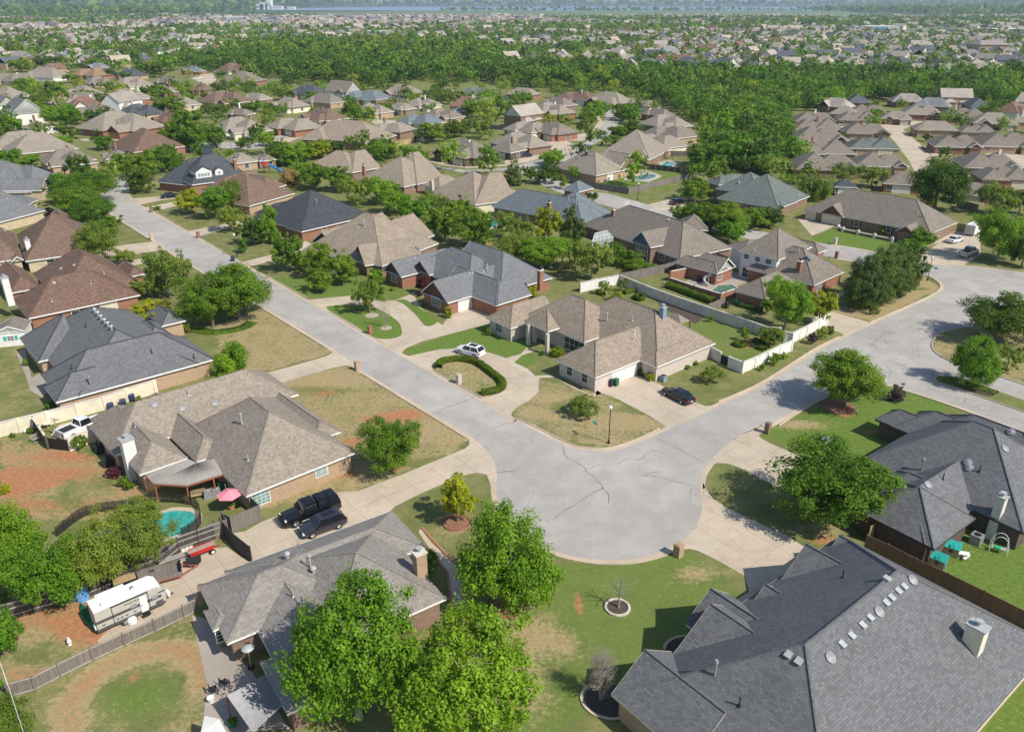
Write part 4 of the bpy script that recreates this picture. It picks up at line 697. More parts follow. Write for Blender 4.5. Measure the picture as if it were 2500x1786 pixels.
house('pale blue-grey roofed house with layered hips at the left edge', 'pale blue-grey left house', 'A', [
    Wg((235, 385), (470, 278), 24, 'hh', 'd'), Wg((-80, 340), (240, 385), 14, 'hh'), Wg((330, 372), (415, 330), 10, 'gg', 'd', he=2.8)], 'shingle_grey', 'stone_cream', opens=[wn_(2, 'n', .5, 1.6, 1.2)], vents=[('pipe', 120, 270), ('pipe', 30, 240)])
house('grey shingled house cut by the left edge with a small stepped corner', 'grey edge house', 'A', [Wg((235, 478), (305, 447), 16, 'hg', 'd'), Wg((-260, 560), (245, 480), 16, 'hh'), Wg((-60, 640), (360, 530), 14, 'hh')], 'shingle_grey', 'stone_cream', vents=[('pipe', 60, 440)])
house('big brown-roofed stone house with a white chimney near the left edge', 'big brown left house', 'A', [
    Wg((200, 935), (835, 845), 23, 'hh', 'p', pitch=.55), Wg((-350, 985), (178, 918), 22, 'hh', 'p', pitch=.6), Wg((420, 700), (600, 665), 15, 'hg', 'd'), Wg((90, 935), (180, 915), 8, 'gg', 'd')], 'shingle_brown', 'stone_cream', opens=[wn_(0, 'n', .3, 1.4, 1.2), wn_(0, 'n', .6, 1.4, 1.2)],
    chim=[(228, 830, .9, .9, 1.7, 'wall_white')], vents=[('box', 70, 610), ('box', 35, 690), ('box', 95, 520), ('pipe', 350, 945)])
house('long red-brown roofed brick house with a tall white side chimney', 'long red-brown house', 'A', [
    Wg((225, 1387), (1112, 1200), 11.5, 'hh'), Wg((470, 1240), (1142, 1130), 19, 'hh', he=2.6), Wg((80, 1187), (330, 1137), 15, 'hg', 'd'), Wg((1020, 1058), (1157, 1030), 7, 'hg', 'd')], 'shingle_redbrown', 'brick_red', opens=[wn_(0, 'n', .7, 2.6, 1.1, 'win', .8, pane='door_cream'), wn_(0, 'n', .4, 1.2, 1.1), wn_(2, 'n', .6, 1.6, 1.2)],
    chim=[(75, 1225, 1.0, 1.5, 3.6, 'wall_white')], vents=[('box', 485, 992), ('box', 590, 965), ('pipe', 825, 1035), ('pipe', 722, 1112), ('box', 430, 1108), ('pipe', 412, 1255)])
house('dark slate-roofed orange brick house with six ridge vents', 'slate-roofed orange brick house', 'E', [
    Wg((480, 742), (1697, 412), (1682, 192), 'hh'), Wg((620, 705), (1440, 482), 27.9, 'hh', 'd', he=2.5, pitch=.61, L=15.75), Wg((300, 432), (640, 352), (175, 240), 'hg', 'p'), Wg((1150, 45), (1335, 135), (1470, 101), 'hh'), Wg((1060, 155), (1250, 237), (1355, 212), 'hh'), Wg((350, 630), (480, 742), 6, 'hg', 'd')],
    'shingle_slate', 'brick_tan', cap='shingle_navy', opens=[wn_(0, 'n', .08, 1.5, 1.2, 'grid'), wn_(0, 'n', .5, 1.4, 1.2, 'grid'), wn_(0, 'n', .6, .5, 1.2, 'grid'), wn_(0, 'n', .76, 1.4, 1.2, 'grid'), wn_(2, 'n', .6, 2.3, 1.3, 'win', .7, frame='wall_cream')],
    vents=[('turb', 752, 38), ('turb', 778, 63), ('turb', 803, 92), ('turb', 830, 120), ('turb', 857, 147), ('turb', 885, 175), ('pipe', 685, 155), ('pipe', 572, 490), ('flue', 720, 620), ('pipe', 1203, 360), ('pipe', 1540, 405)])
house('large tan-roofed house with a white chimney and slatted patio cover', 'tan house with the patio cover', 'E', [
    Wg((1950, 1497), (2818, 1150), 18, 'hh', 'd'), Wg((1105, 1326), (1492, 1196), 17, 'hh', 'd'), Wg((1555, 1226), (1835, 1132), 19, 'hh', 'd', pitch=.8), Wg((905, 1172), (1600, 950), (745, 930), 'hh', 'p', L=23), Wg((2500, 1060), (2722, 1000), 12, 'hg', 'd')],
    'shingle_tan', 'brick_tan', opens=[wn_(0, 'n', .13, 1.9, 1.5, 'grid', .5, pane='glass_teal'), wn_(0, 'n', .68, 1.4, 1.0, 'grid', 1.0, pane='glass_teal')],
    chim=[(1030, 1180, 1.3, 1.3, 2.2, 'wall_white')], vents=[('dome', 1222, 772), ('dome', 1440, 800), ('dome', 1700, 760), ('flue', 1918, 925), ('pipe', 1075, 945), ('pipe', 1968, 1212), ('pipe', 1495, 697)])
house('broad tan-grey shingled house behind the two big leafy trees', 'tan house behind the big trees', 'J', [
    Wg((370, 1605), (1050, 1290), 17, 'hh', 'd', pitch=.42), Wg((-378, 739), (500, 356), 8.5, 'hh', 'p', he=2.5, pitch=.5, far=1), Wg((0, 572), (1100, 95), (1477, 412), 'hh', 'p', pitch=.42, far=1), Wg((700, 1240), (1597, 852), 13, 'hh', 'p', he=2.6, pitch=.45), Wg((-333, 949), (-238, 1089), (-58, 1064), 'hh', pitch=.5), Wg((330, 1760), (900, 1600), 6, 'hh', pitch=.5)],
    'shingle_tangrey', 'brick_brown', opens=[wn_(4, 'n', .5, .8, 1.3, 'grid'), wn_(4, 'r', .4, 1.0, 1.4, 'grid')], chim=[(1385, 655, 1.0, .9, 2.4, 'brick_tan')], vents=[('turb', 330, 525), ('turb', 538, 640), ('flue', 515, 600), ('flue', 372, 425), ('pipe', 378, 830), ('pipe', 140, 1140)])
house('huge slate-roofed brick house filling the lower right corner', 'huge slate corner house', 'K', [
    Wg((810, 1366), (1110, 1626), 31, 'hh', 'd', L=18.4, pitch=.67), Wg((1310, 890), (1405, 970), None, 'gg', 'p', L=11, r=(1482, 660)), Wg((810, 1366), (1110, 1626), None, 'gg', 'p', L=7.5, r=(1025, 1065), pitch=.67, he=2.46),
    Wg((1205, 1130), (1300, 1200), 9, 'gg', 'p', L=8, he=2.4, pitch=.67), Wg((85, 775), (200, 880), None, 'gg', 'p', c='L', L=12, r=(240, 655)), Wg((278, 620), (345, 665), None, 'gg', 'p', c='L', L=14, r=(465, 355)), Wg((610, 412), (700, 470), None, 'gg', 'p', c='L', L=10, r=(735, 320))],
    'shingle_slate', 'brick_tan', trim='wall_cream', pitch=.75,
    chim=[(1590, 1040, 1.3, 1.0, 1.9, 'wall_cream', 'L')], vents=[('dome', 1184, 597, 'L'), ('dome', 957, 812, 'L'), ('dome', 628, 1122, 'L'), ('box', 1125, 640, 'L'), ('box', 1085, 670, 'L'), ('box', 1040, 715, 'L'), ('box', 1003, 750, 'L'), ('box', 895, 850, 'L'), ('box', 843, 900, 'L'), ('box', 770, 972, 'L'), ('box', 705, 1030, 'L'),
           ('box', 348, 1100, 'L'), ('box', 418, 1145, 'L'), ('box', 1015, 590, 'L'), ('flue', 1510, 1240), ('pipe', 1675, 1445), ('pipe', 712, 580, 'L'), ('flue', 1178, 510, 'L')])
house('dark slate-roofed brick house with stepped hips at the right edge', 'stepped slate right house', 'H', [
    Wg((1090, 885), (1225, 940), None, 'hh', 'p', L=18, r=(1275, 728)), Wg((1225, 945), (1360, 990), None, 'hh', 'p', L=17, r=(1565, 773)), Wg((1270, 1060), (1480, 1140), None, 'hh', 'p', L=16, r=(1870, 818)), Wg((1940, 280), (1560, 105), None, 'hh', 'p', c='L', L=15, r=(1600, 0)) if 0 else Wg((1940, 280), (1560, 105), 15, 'hh', 'p', c='L', L=17),
    Wg((780, 110), (1340, 385), (1580, 170), 'hh', 'd', c='L'), Wg((780, 110), (1340, 385), 19, 'hh', 'd', c='L', pitch=.7, L=7.5), Wg((1285, 1250), (1400, 1160), 14, 'hh', c='H', L=14) if 0 else Wg((1420, 200), (1560, 150), 8, 'hh', c='L', L=5)],
    'shingle_slate', 'brick_dark', trim='trim_dark', chim=[(1760, 150, .8, .8, 2.0, 'wall_concrete', 'L')], vents=[('dome', 2170, 988), ('dome', 2120, 1122), ('dome', 1508, 1406), ('dome', 1828, 1230), ('dome', 1840, 1272), ('flue', 1460, 1290), ('pipe', 1630, 1362), ('pipe', 1920, 1300)])
house('white stucco two-storey house with red brick wings round a small pool', 'white two-storey house', 'C', [
    Wg((1955, 850), (2273, 925), 13, 'hh', 'p', he=5.2, wm=1, pitch=.62), Wg((2558, 1125), (2825, 1020), 14, 'hh', 'd'), Wg((1920, 1165), (2160, 1240), 12, 'hh', 'd'), Wg((1787, 1032), (1880, 1001), 10, 'hh', 'd'), Wg((1520, 955), (1787, 1032), 6, 'hg', 'p'), Wg((2590, 870), (2700, 850), 9, 'hg', 'd'), Wg((1880, 800), (1990, 860), 8, 'hg', 'd', he=4.0, pitch=.5, wm=1)],
    'shingle_tan_dark', 'brick_red', gable='wall_white', opens=[wn_(0, 'n', .2, 1.0, .8, 'win', 3.9), wn_(0, 'n', .48, 1.0, .8, 'win', 3.9), wn_(0, 'n', .75, 1.2, .8, 'win', 3.9), wn_(0, 'n', .22, 1.2, 1.8, 'win', .3), wn_(0, 'n', .5, 1.2, 1.2), wn_(0, 'n', .75, 1.6, 1.2), wn_(3, 'n', .5, 1.3, 1.2, 'grid'), wn_(1, 'n', .25, 1.5, 1.4, 'grid')],
    chim=[(2435, 1010, .8, .8, 1.8, 'brick_red')], vents=[('flue', 2435, 865), ('sky', 2505, 915), ('pipe', 2085, 850), ('pipe', 2630, 970)])
house('tan-roofed house with a tall blue gable window and glass sunroom', 'blue-gabled house', 'C', [
    Wg((720, 643), (1495, 917), (1840, 806), 'hh', 'p', pitch=.68), Wg((1105, 770), (1262, 825), 9, 'gg', 'd', he=3.5, gm=1, pitch=.85), Wg((1480, 680), (1720, 690), 8, 'hh')],
    'shingle_tan_dark', 'brick_brown', gable='blue_paint', opens=[wn_(1, 'n', .5, 3.4, 1.6, 'win', .3), wn_(1, 'n', .5, 3.4, .8, 'win', 2.2), wn_(0, 'n', .82, 1.6, 1.3), wn_(0, 'n', .92, 1.2, 1.2), wn_(0, 'n', .7, 1.6, 1.3)], chim=[(965, 570, .9, .6, 1.2, 'brick_brown')], vents=[('box', 1300, 535), ('box', 1405, 605), ('pipe', 1600, 850), ('pipe', 1525, 645)])
house('blue-grey roofed house with a dark notch and brick chimney', 'blue-grey notch house', 'C', [
    Wg((0, 497), (715, 640), (905, 570), 'hh', 'p', pitch=.8), Wg((340, 560), (715, 640), 13, 'hh', 'd'), Wg((560, 365), (680, 390), 7, 'hh')], 'shingle_blue', 'brick_brown', opens=[wn_(0, 'n', .05, 1.2, 1.2), wn_(0, 'n', .35, 3, 1)], chim=[(455, 520, .9, .7, 1.5, 'brick_red')], vents=[('box', 375, 358), ('box', 540, 400), ('flue', 672, 485), ('pipe', 610, 440)])
house('tan hip-roofed house with a pale chimney above the thick tree row', 'tan house with the pale chimney', 'B', [
    Wg((1815, 487), (2180, 395), 18, 'hh', 'd'), Wg((1600, 385), (1815, 487), 12, 'hg', 'd'), Wg((1400, 330), (1560, 350), 10, 'hh', 'd')], 'shingle_warm', 'wall_cream', pitch=0.67, opens=[wn_(0, 'n', .3, 1.4, 1.2), wn_(0, 'n', .6, 1.4, 1.2)], chim=[(1478, 350, .9, .8, 1.8, 'brick_pale')], vents=[('box', 1765, 190), ('box', 1815, 208), ('box', 1560, 255), ('pipe', 1930, 300)])
house('tan hip-roofed house with a red brick chimney at its left corner', 'tan house with the red chimney', 'B', [Wg((1255, 347), (1590, 262), 18, 'hh', 'd'), Wg((965, 262), (1255, 347), 12, 'hg', 'd')], 'shingle_warm', 'brick_brown', pitch=0.67, opens=[wn_(0, 'n', .3, 2.4, 1)], chim=[(940, 245, .8, .7, 2.4, 'brick_red')], vents=[('flue', 1305, 110), ('pipe', 1225, 85)])
house('small tan hipped house half hidden behind the playground trees', 'half hidden tan house', 'B', [Wg((845, 232), (1040, 165), 17, 'hh', 'd'), Wg((620, 185), (845, 232), 11, 'hg', 'd')], 'shingle_warm', 'brick_brown', pitch=0.66, vents=[('pipe', 610, 70)])
house('wide tan-roofed brick ranch house with arched porch and front gables', 'arched-porch ranch house', 'D', [
    Wg((530, 522), (1535, 715), (1748, 625), 'hh', 'p', pitch=.7), Wg((650, 548), (830, 587), 9, 'gg', 'd', pitch=.8, gm=1), Wg((1035, 578), (1190, 602), 8, 'gg', 'd', he=2.6, pitch=.75), Wg((1255, 690), (1400, 720), 8, 'gg', 'd', pitch=.7)],
    'shingle_tan_dark', 'brick_brown', gable='brick_red', trim='wall_concrete', opens=[wn_(1, 'n', .5, 4.6, 2.1, 'garage', .02, pane='door_cream'), wn_(0, 'n', .055, 2.5, 2.1, 'garage', .02, pane='door_cream'), wn_(0, 'n', .44, 1.1, 1.6, shut='trim_dark'), wn_(2, 'n', .5, 1.3, 2.1, 'door', .02, pane='wood_dark'), wn_(0, 'n', .69, 1.1, 1.6, shut='trim_dark'), wn_(0, 'r', .4, 1.2, 1.2)],
    vents=[('flue', 1490, 590), ('box', 958, 368), ('pipe', 1430, 550)])
house('green-grey roofed tall brick house beside the wood', 'green-grey house by the wood', 'C', [
    Wg((1775, 357), (2118, 412), 13, 'hh', 'p', he=4.2), Wg((1700, 300), (1800, 330), 12, 'hh', None, he=3.5), Wg((2273, 516), (2507, 415), 17, 'hh', 'd'), Wg((2110, 475), (2273, 516), 9, 'hg', 'd')], 'shingle_greenish', 'brick_brown', pitch=0.64, opens=[wn_(0, 'n', .35, 1.2, 1.2), wn_(0, 'n', .75, 1.2, 1.4, 'win', .4), wn_(2, 'n', .5, 2, 1.3, 'grid')], vents=[('flue', 1818, 275), ('turb', 1960, 320), ('pipe', 2440, 405)], porch=[(2070, 505, 4, 'brick_brown'), (1980, 480, 4, 'brick_brown')])
house('tan-roofed brick house overlooking the kidney-shaped pool', 'kidney-pool house', 'C', [Wg((495, 190), (830, 256), 14, 'hh', 'p'), Wg((830, 256), (1005, 213), 15, 'hh', 'd'), Wg((1003, 215), (1150, 172), 9, 'gg', 'd')], 'shingle_tan', 'brick_tan', opens=[wn_(1, 'n', .6, 2.6, 2.0, 'garage', .02, pane='door_white'), wn_(2, 'n', .5, 1.5, 1.3)], chim=[(752, 90, .6, .6, 1, 'trim_dark')], vents=[('flue', 700, 120)])
house('tan-roofed brick house with the rectangular pool behind it', 'rectangular-pool house', 'C', [Wg((1255, 127), (1425, 45), 18, 'hh', 'd'), Wg((1065, 118), (1255, 127), 15, 'hg', 'd')], 'shingle_tan', 'brick_brown', pitch=0.66, opens=[wn_(0, 'n', .5, 3, 1.6)])
# ----------------------------------------------------------------- middle-distance houses
RC = {'tan': 'shingle_tan', 'td': 'shingle_tan_dark', 'tw': 'shingle_warm', 'brown': 'shingle_brown', 'red': 'shingle_redbrown', 'grey': 'shingle_grey', 'blue': 'shingle_blue', 'slate': 'shingle_charcoal', 'orange': 'shingle_orange', 'green': 'shingle_greenish'}
RN = {'tan': 'tan-roofed', 'td': 'dull grey-brown roofed', 'tw': 'warm tan-roofed', 'brown': 'brown-roofed', 'red': 'red-brown roofed', 'grey': 'grey-roofed', 'blue': 'blue-grey roofed', 'slate': 'slate-roofed', 'orange': 'orange-brown roofed', 'green': 'pale green-grey roofed'}
WC = ['brick_brown', 'brick_red', 'brick_tan', 'wall_cream', 'brick_brown', 'brick_tan']
UANG = math.degrees(math.atan2(UA.y, UA.x))
def body(root, cen, ang, w, d, roof, wall, style, rnd, he=2.6, detail=True, pitch=0.68, white=False):
    a = Vector((math.cos(ang), math.sin(ang), 0)); b = Vector((-a.y, a.x, 0))
    if b.dot(cen) < 0: b = -b                        # b points away from the viewer
    R, W, F = MB(), MB(), MB(); o = cen - a * w / 2 - b * d / 2; info = []
    def wg(s, t, ww, dd, ends='hh', ax=None, h=he, pc=pitch, gm=0): info.append(roof_wing(R, W, F, (o + a * s + b * t, a, b, ww), dd, ax, ends, pc, h + .011 * len(info), 0.45, True, False, gm))
    if style == 0: wg(0, d * .18, w, d * .82); wg(w * .55, 0, w * .38, d * .6, 'hg', 'd'); wg(w * .1, d * .06, w * .3, d * .4, 'gg', 'd')
    elif style == 1: wg(0, 0, w * .62, d, 'hh', 'd'); wg(w * .3, d * .22, w * .7, d * .7); wg(w * .68, d * .02, w * .26, d * .5, 'gg', 'd')
    elif style == 2: wg(0, d * .1, w, d * .7); wg(w * .3, d * .3, w * .45, d * .7, 'hh', 'd'); wg(w * .05, 0, w * .34, d * .5, 'hg', 'd')
    elif style == 3: wg(0, 0, w * .5, d * .9, 'hh', 'd'); wg(w * .42, d * .12, w * .58, d * .88, 'hh', 'd'); wg(w * .2, d * .3, w * .6, d * .6)
    elif style == 4: wg(0, 0, w, d, 'gg', None, h=5.0, pc=.8, gm=1); wg(w * .5, -d * .05, w * .4, d * .5, 'gg', 'd', h=4.4, gm=1)
    else: wg(0, 0, w, d)
    gm = 'wall_white' if white else wall
    ro = R.build('roof', [roof, roof], root); W.build('wall', [gm if style == 4 else wall, gm], root); F.build('fascia', 'trim_white' if rnd.random() < .6 else 'trim_brown', root)
    if detail:
        k = len(info) - 1
        add_opening(root, info[1 if len(info) > 1 else 0], 'n', .5, min(4.6, info[1 if len(info) > 1 else 0]['w'] * .6), 2.0, .02, 'garage', pane='door_cream' if rnd.random() < .6 else 'door_white')
        add_opening(root, info[0], 'n', .2, 1.5, 1.2, .8, 'win'); add_opening(root, info[0], 'r', .5, 1.3, 1.2, .8, 'win')
        if rnd.random() < .5:
            c_ = MB(); q = o + a * w * rnd.uniform(.25, .75) + b * d * .55; c_.box((q.x, q.y, he + 2.6), (.7, .7, 3.6), ang); c_.build('chimney', rnd.choice(['brick_brown', 'wall_white', 'brick_red']), ro)
        for _ in range(2):
            c_ = MB(); q = o + a * w * rnd.uniform(.3, .7) + b * d * rnd.uniform(.35, .5); c_.tube((q.x, q.y, he), (q.x, q.y, he + pitch * d * .42 + .5), .06, n=5); c_.build('vent_pipe', 'metal_galv', ro)
    return info
def mid(c, x0, x1, yb, rot, col, phrase, style=None, wall=None, he=2.6, sq=1.15, asp=None, pitch=.65):
    rnd = random.Random(int(x0 * 7 + yb)); A, B = g(c, x0, yb, he), g(c, x1, yb, he); W_ = (B - A).length
    th = math.radians(UANG if rot is None else rot); ct, st = abs(math.cos(th)), abs(math.sin(th)); d = W_ / (sq * ct + st); d *= 1.24; w = sq * d * 1.04
    mx = (A + B) / 2; cen = Vector((mx.x, mx.y + (w * st + d * ct) / 2, 0)); cen.x *= cen.y / mx.y if abs(mx.x) > 1 else 1
    st_ = rnd.choice([0, 1, 2, 3]) if style is None else style
    root = empty('house', cen, '%s house %s' % (RN[col], phrase), 'house')
    body(root, cen, th, w, d, RC[col], wall or rnd.choice(WC), st_, rnd, he, True, pitch, st_ == 4)
    HOUSES.append((cen, max(w, d) * .7 + 3, '%s house %s' % (RN[col].replace('-roofed', '').replace(' roofed', '').replace('dull grey-brown', 'dull'), phrase)))
    a = Vector((math.cos(th), math.sin(th), 0)); b = Vector((-a.y, a.x, 0)); BLOCK.append([((cen + a * i * w / 2 + b * j * d / 2).x, (cen + a * i * w / 2 + b * j * d / 2).y) for i, j in ((-1, -1), (1, -1), (1, 1), (-1, 1))])
for row in [
 ('M', -60, 430, 525, None, 'tan', 'at the left edge with dark rear windows', 3), ('M', 235, 560, 590, None, 'td', 'behind the dark round roadside tree', 1), ('M', 560, 735, 545, None, 'td', 'beside the lawn at the street bend', 0), ('M', 640, 1010, 505, -45, 'red', 'on its own corner facing the far street', 5, 'brick_red'),
 ('M', 485, 905, 400, -30, 'tan', 'carrying a single dark solar panel', 1, 'brick_red'), ('M', 1190, 1510, 405, -45, 'tan', 'with a white arched front gable', 1, 'wall_cream'), ('M', 1500, 1780, 390, -45, 'tan', 'next to the white-gabled one', 3), ('M', 1720, 2180, 455, -20, 'tw', 'long and low beside the orange fence', 2, 'brick_red'),
 ('M', 2060, 2290, 400, -30, 'tan', 'behind the long low brick one', 3), ('M', 1660, 1915, 335, -40, 'brown', 'with two white garage doors', 0, 'brick_red'), ('M', 675, 905, 303, -30, 'slate', 'beside the white courtyard wall', 1, 'stone_cream'), ('M', 840, 1030, 340, -40, 'red', 'half hidden by tall trees', 0, 'brick_brown'),
 ('M', -40, 100, 275, -40, 'grey', 'white and gabled at the far left', 4, 'wall_white'), ('M', 30, 250, 325, -45, 'grey', 'with white sloping gable walls', 4, 'wall_white'), ('M', 150, 280, 375, -30, 'tan', 'small with a white garage', 5, 'wall_white'), ('M', 430, 650, 300, -40, 'td', 'behind the bright green tree pair', 0), ('M', 260, 430, 240, -40, 'tan', 'between leafy gardens far left', 1),
 ('M', 395, 610, 225, -35, 'tan', 'with a sandy hipped front', 2), ('M', 600, 845, 220, -35, 'tan', 'with a red brick side porch', 1, 'brick_red'), ('M', -40, 150, 205, -30, 'tan', 'low at the left margin', 5), ('M', -30, 170, 112, -30, 'td', 'top left with a white garden wall', 3), ('M', 155, 390, 92, -20, 'tan', 'with two round dormers', 2, 'wall_white'),
 ('M', 420, 612, 84, -30, 'orange', 'near the upper left', 3), ('M', 468, 655, 134, -40, 'td', 'with a stub brown chimney', 1), ('M', 640, 850, 143, -35, 'tan', 'with a pale arched gable', 1, 'wall_cream'), ('M', 640, 805, 84, -35, 'slate', 'under the upper left trees', 0), ('M', 862, 1010, 122, -40, 'td', 'left of the small turning circle', 2),
 ('M', 1008, 1130, 58, -35, 'blue', 'above the small turning circle', 0), ('M', 1215, 1420, 62, -30, 'red', 'rearmost by the wood', 1), ('M', 1262, 1450, 118, -20, 'td', 'with a red brick rear wall', 5, 'brick_red'), ('M', 1050, 1190, 165, -40, 'brown', 'right of the small turning circle', 0, 'brick_red'), ('M', 1128, 1400, 238, -35, 'brown', 'with small twin gables', 1),
 ('M', 1350, 1515, 216, -35, 'tan', 'behind the brown twin-gabled one', 2), ('M', 920, 1105, 250, -40, 'tan', 'with ornate stone front gables', 0, 'stone_cream'), ('M', 1600, 1815, 192, -30, 'slate', 'low before the wood', 0), ('M', 1825, 1990, 200, -30, 'td', 'of pink brick and two storeys', 4, 'brick_tan'), ('M', 1495, 1705, 262, -35, 'tan', 'with a cream gable end', 0, 'wall_cream'),
 ('M', 1920, 2150, 218, -25, 'blue', 'broad and pyramid-shaped', 3), ('M', 1975, 2175, 292, -35, 'tan', 'behind two round street trees', 1), ('M', 2120, 2290, 190, -30, 'tan', 'with an arched brick porch', 0), ('M', 1700, 1925, 235, -35, 'td', 'tucked among middle roofs', 2), ('M', 365, 550, 185, -35, 'tan', 'beside the left garden trees', 0),
 ('M', 1255, 1425, 568, -50, 'tan', 'small behind the charcoal-roofed one', 5, 'brick_tan'), ('M', 1405, 1530, 555, -50, 'td', 'narrow beside the brown hip roof', 0), ('M', 850, 1000, 175, -35, 'tan', 'beside the dark bushy trees', 1), ('M', 1270, 1420, 300, -35, 'td', 'low among the middle trees', 2),
 ('N', 415, 630, 192, -25, 'tan', 'with dark porch openings by the wood', 0, 'brick_tan'), ('N', 730, 822, 172, -30, 'tan', 'tiny beneath the wood edge', 5), ('N', 858, 1030, 190, -25, 'green', 'with white posts by the wood', 1, 'wall_white'), ('N', 1110, 1292, 192, -30, 'tan', 'under the wood above the fences', 2), ('N', 1388, 1612, 222, -30, 'red', 'tall and pyramid-shaped by the wood', 3, 'brick_brown'),
 ('N', 1545, 1795, 242, -40, 'tan', 'at the top of the curving street', 0), ('N', 1795, 1945, 255, -50, 'tan', 'rearmost of the right-hand row', 3), ('N', 1865, 2045, 310, -55, 'td', 'second in the right-hand row', 2), ('N', 1868, 2120, 372, -55, 'tan', 'third in the right-hand row', 1), ('N', 1880, 2150, 432, -55, 'td', 'fourth in the right-hand row', 3),
 ('N', 1800, 2085, 488, -55, 'tan', 'nearest but one in the right-hand row', 3), ('N', 1300, 1500, 250, -50, 'td', 'at the head of the street row', 2), ('N', 1240, 1482, 300, -52, 'tan', 'with a roof skylight in the street row', 1), ('N', 1245, 1480, 412, -52, 'td', 'with a three-door brown garage', 0, 'brick_red'), ('N', 1110, 1345, 400, -52, 'tan', 'midway along the street row', 3),
 ('N', 1040, 1345, 490, -52, 'tan', 'beside the white box trailer', 1, 'brick_brown'), ('N', 698, 1035, 545, -40, 'td', 'of dark brick on the street corner', 0, 'brick_dark'), ('N', 1020, 1200, 508, -40, 'td', 'small behind the parked dark cars', 5, 'brick_dark'), ('N', 515, 745, 355, -40, 'blue', 'hidden behind two round trees', 3), ('N', 650, 865, 322, -40, 'td', 'facing the hidden side street', 1),
 ('N', 800, 895, 282, -35, 'blue', 'narrow among the central trees', 0), ('N', 440, 592, 272, -35, 'tan', 'with two round trees in front', 0), ('N', 560, 735, 252, -30, 'tan', 'with a cream arched porch', 1, 'wall_cream'), ('N', 1030, 1155, 232, -35, 'slate', 'behind the upright green trees', 5), ('N', 290, 480, 470, -45, 'tan', 'with a brick corner by the yellow fence', 3, 'brick_red'),
 ('N', 600, 700, 412, -35, 'td', 'peeping between the fence trees', 5),
 ('O', 1000, 1330, 612, -8, 'td', 'nearest villa by the willow', 1, 'brick_brown', 2.6, 1.3), ('O', 998, 1292, 520, -8, 'td', 'second villa of the wood-side row', 3, 'brick_brown', 2.6, 1.3), ('O', 998, 1262, 445, -8, 'td', 'third villa of the wood-side row', 1, 'brick_brown', 2.6, 1.3), ('O', 1000, 1238, 385, -8, 'td', 'fourth villa of the wood-side row', 3, 'brick_brown', 2.6, 1.3), ('O', 1003, 1205, 340, -8, 'td', 'rearmost villa of the wood-side row', 1, 'brick_brown', 2.6, 1.3),
 ('O', 1490, 1680, 690, -20, 'td', 'with a dark flank behind the big tree', 5, 'brick_red'), ('O', 1340, 1600, 590, -12, 'td', 'villa backing the concrete lane', 1, 'brick_tan', 2.6, 1.3), ('O', 1305, 1550, 490, -12, 'green', 'villa with a greenish roof', 3, 'brick_tan', 2.6, 1.3), ('O', 1270, 1505, 410, -12, 'td', 'villa beside the white van', 1, 'brick_tan', 2.6, 1.3), ('O', 1240, 1455, 335, -12, 'td', 'villa at the lane head', 3, 'brick_tan', 2.6, 1.3),
 ('O', 1198, 1350, 300, -25, 'tan', 'at the wood corner', 5), ('O', 1310, 1495, 292, -20, 'td', 'with paired hips below the wood', 1), ('O', 1485, 1640, 325, -20, 'tan', 'left of the three wood-edge hips', 0, 'brick_brown'), ('O', 1600, 1805, 300, -20, 'tan', 'long beneath the dark wood', 1), ('O', 1810, 2050, 320, -20, 'td', 'wide with a single long ridge', 3), ('O', 1990, 2205, 355, -15, 'tan', 'with a brick gabled wing', 0, 'brick_brown'),
 ('O', 2190, 2330, 345, -15, 'tan', 'rearmost by the right frame edge', 2), ('O', 1660, 1880, 392, -15, 'tan', 'on the lane corner with a cream garage', 2, 'brick_tan'), ('O', 1765, 2010, 482, -15, 'td', 'with white windows and clipped bushes', 1, 'brick_red'), ('O', 1910, 2095, 402, -15, 'td', 'low behind the clipped-bush one', 3), ('O', 2020, 2300, 480, -15, 'td', 'broad at the right edge', 1),
 ('O', 1920, 2210, 600, -12, 'td', 'by the white sport utility car', 1, 'brick_brown'), ('O', 2015, 2290, 670, -12, 'td', 'of dark brick near the right edge', 3, 'brick_red'), ('O', 1885, 2085, 752, -20, 'td', 'small hipped behind the back fence', 5, 'brick_tan'), ('O', 1220, 1330, 700, -12, 'slate', 'shed-sized by the willow', 5, 'planks_brown'),
]: mid(*row)
# sheds of the near gardens
def shed(c, P, Q, d, label, roof, wall, win=None, e='gg', he=2.1):
    return house(label, 'garden shed', c, [Wg(P, Q, d, e, None, ov=.15)], roof, wall, opens=[win] if win else (), name='shed', he=he, pitch=.45, cat='shed')
shed('E', (-60, 210), (195, 185), 4.5, 'white garden shed with teal shutters at the left edge', 'shingle_tan_dark', 'wall_white', wn_(0, 'n', .5, .9, .7, 'grid', 1.0, shut='plastic_teal'), he=2.4)
HOUSES.pop()
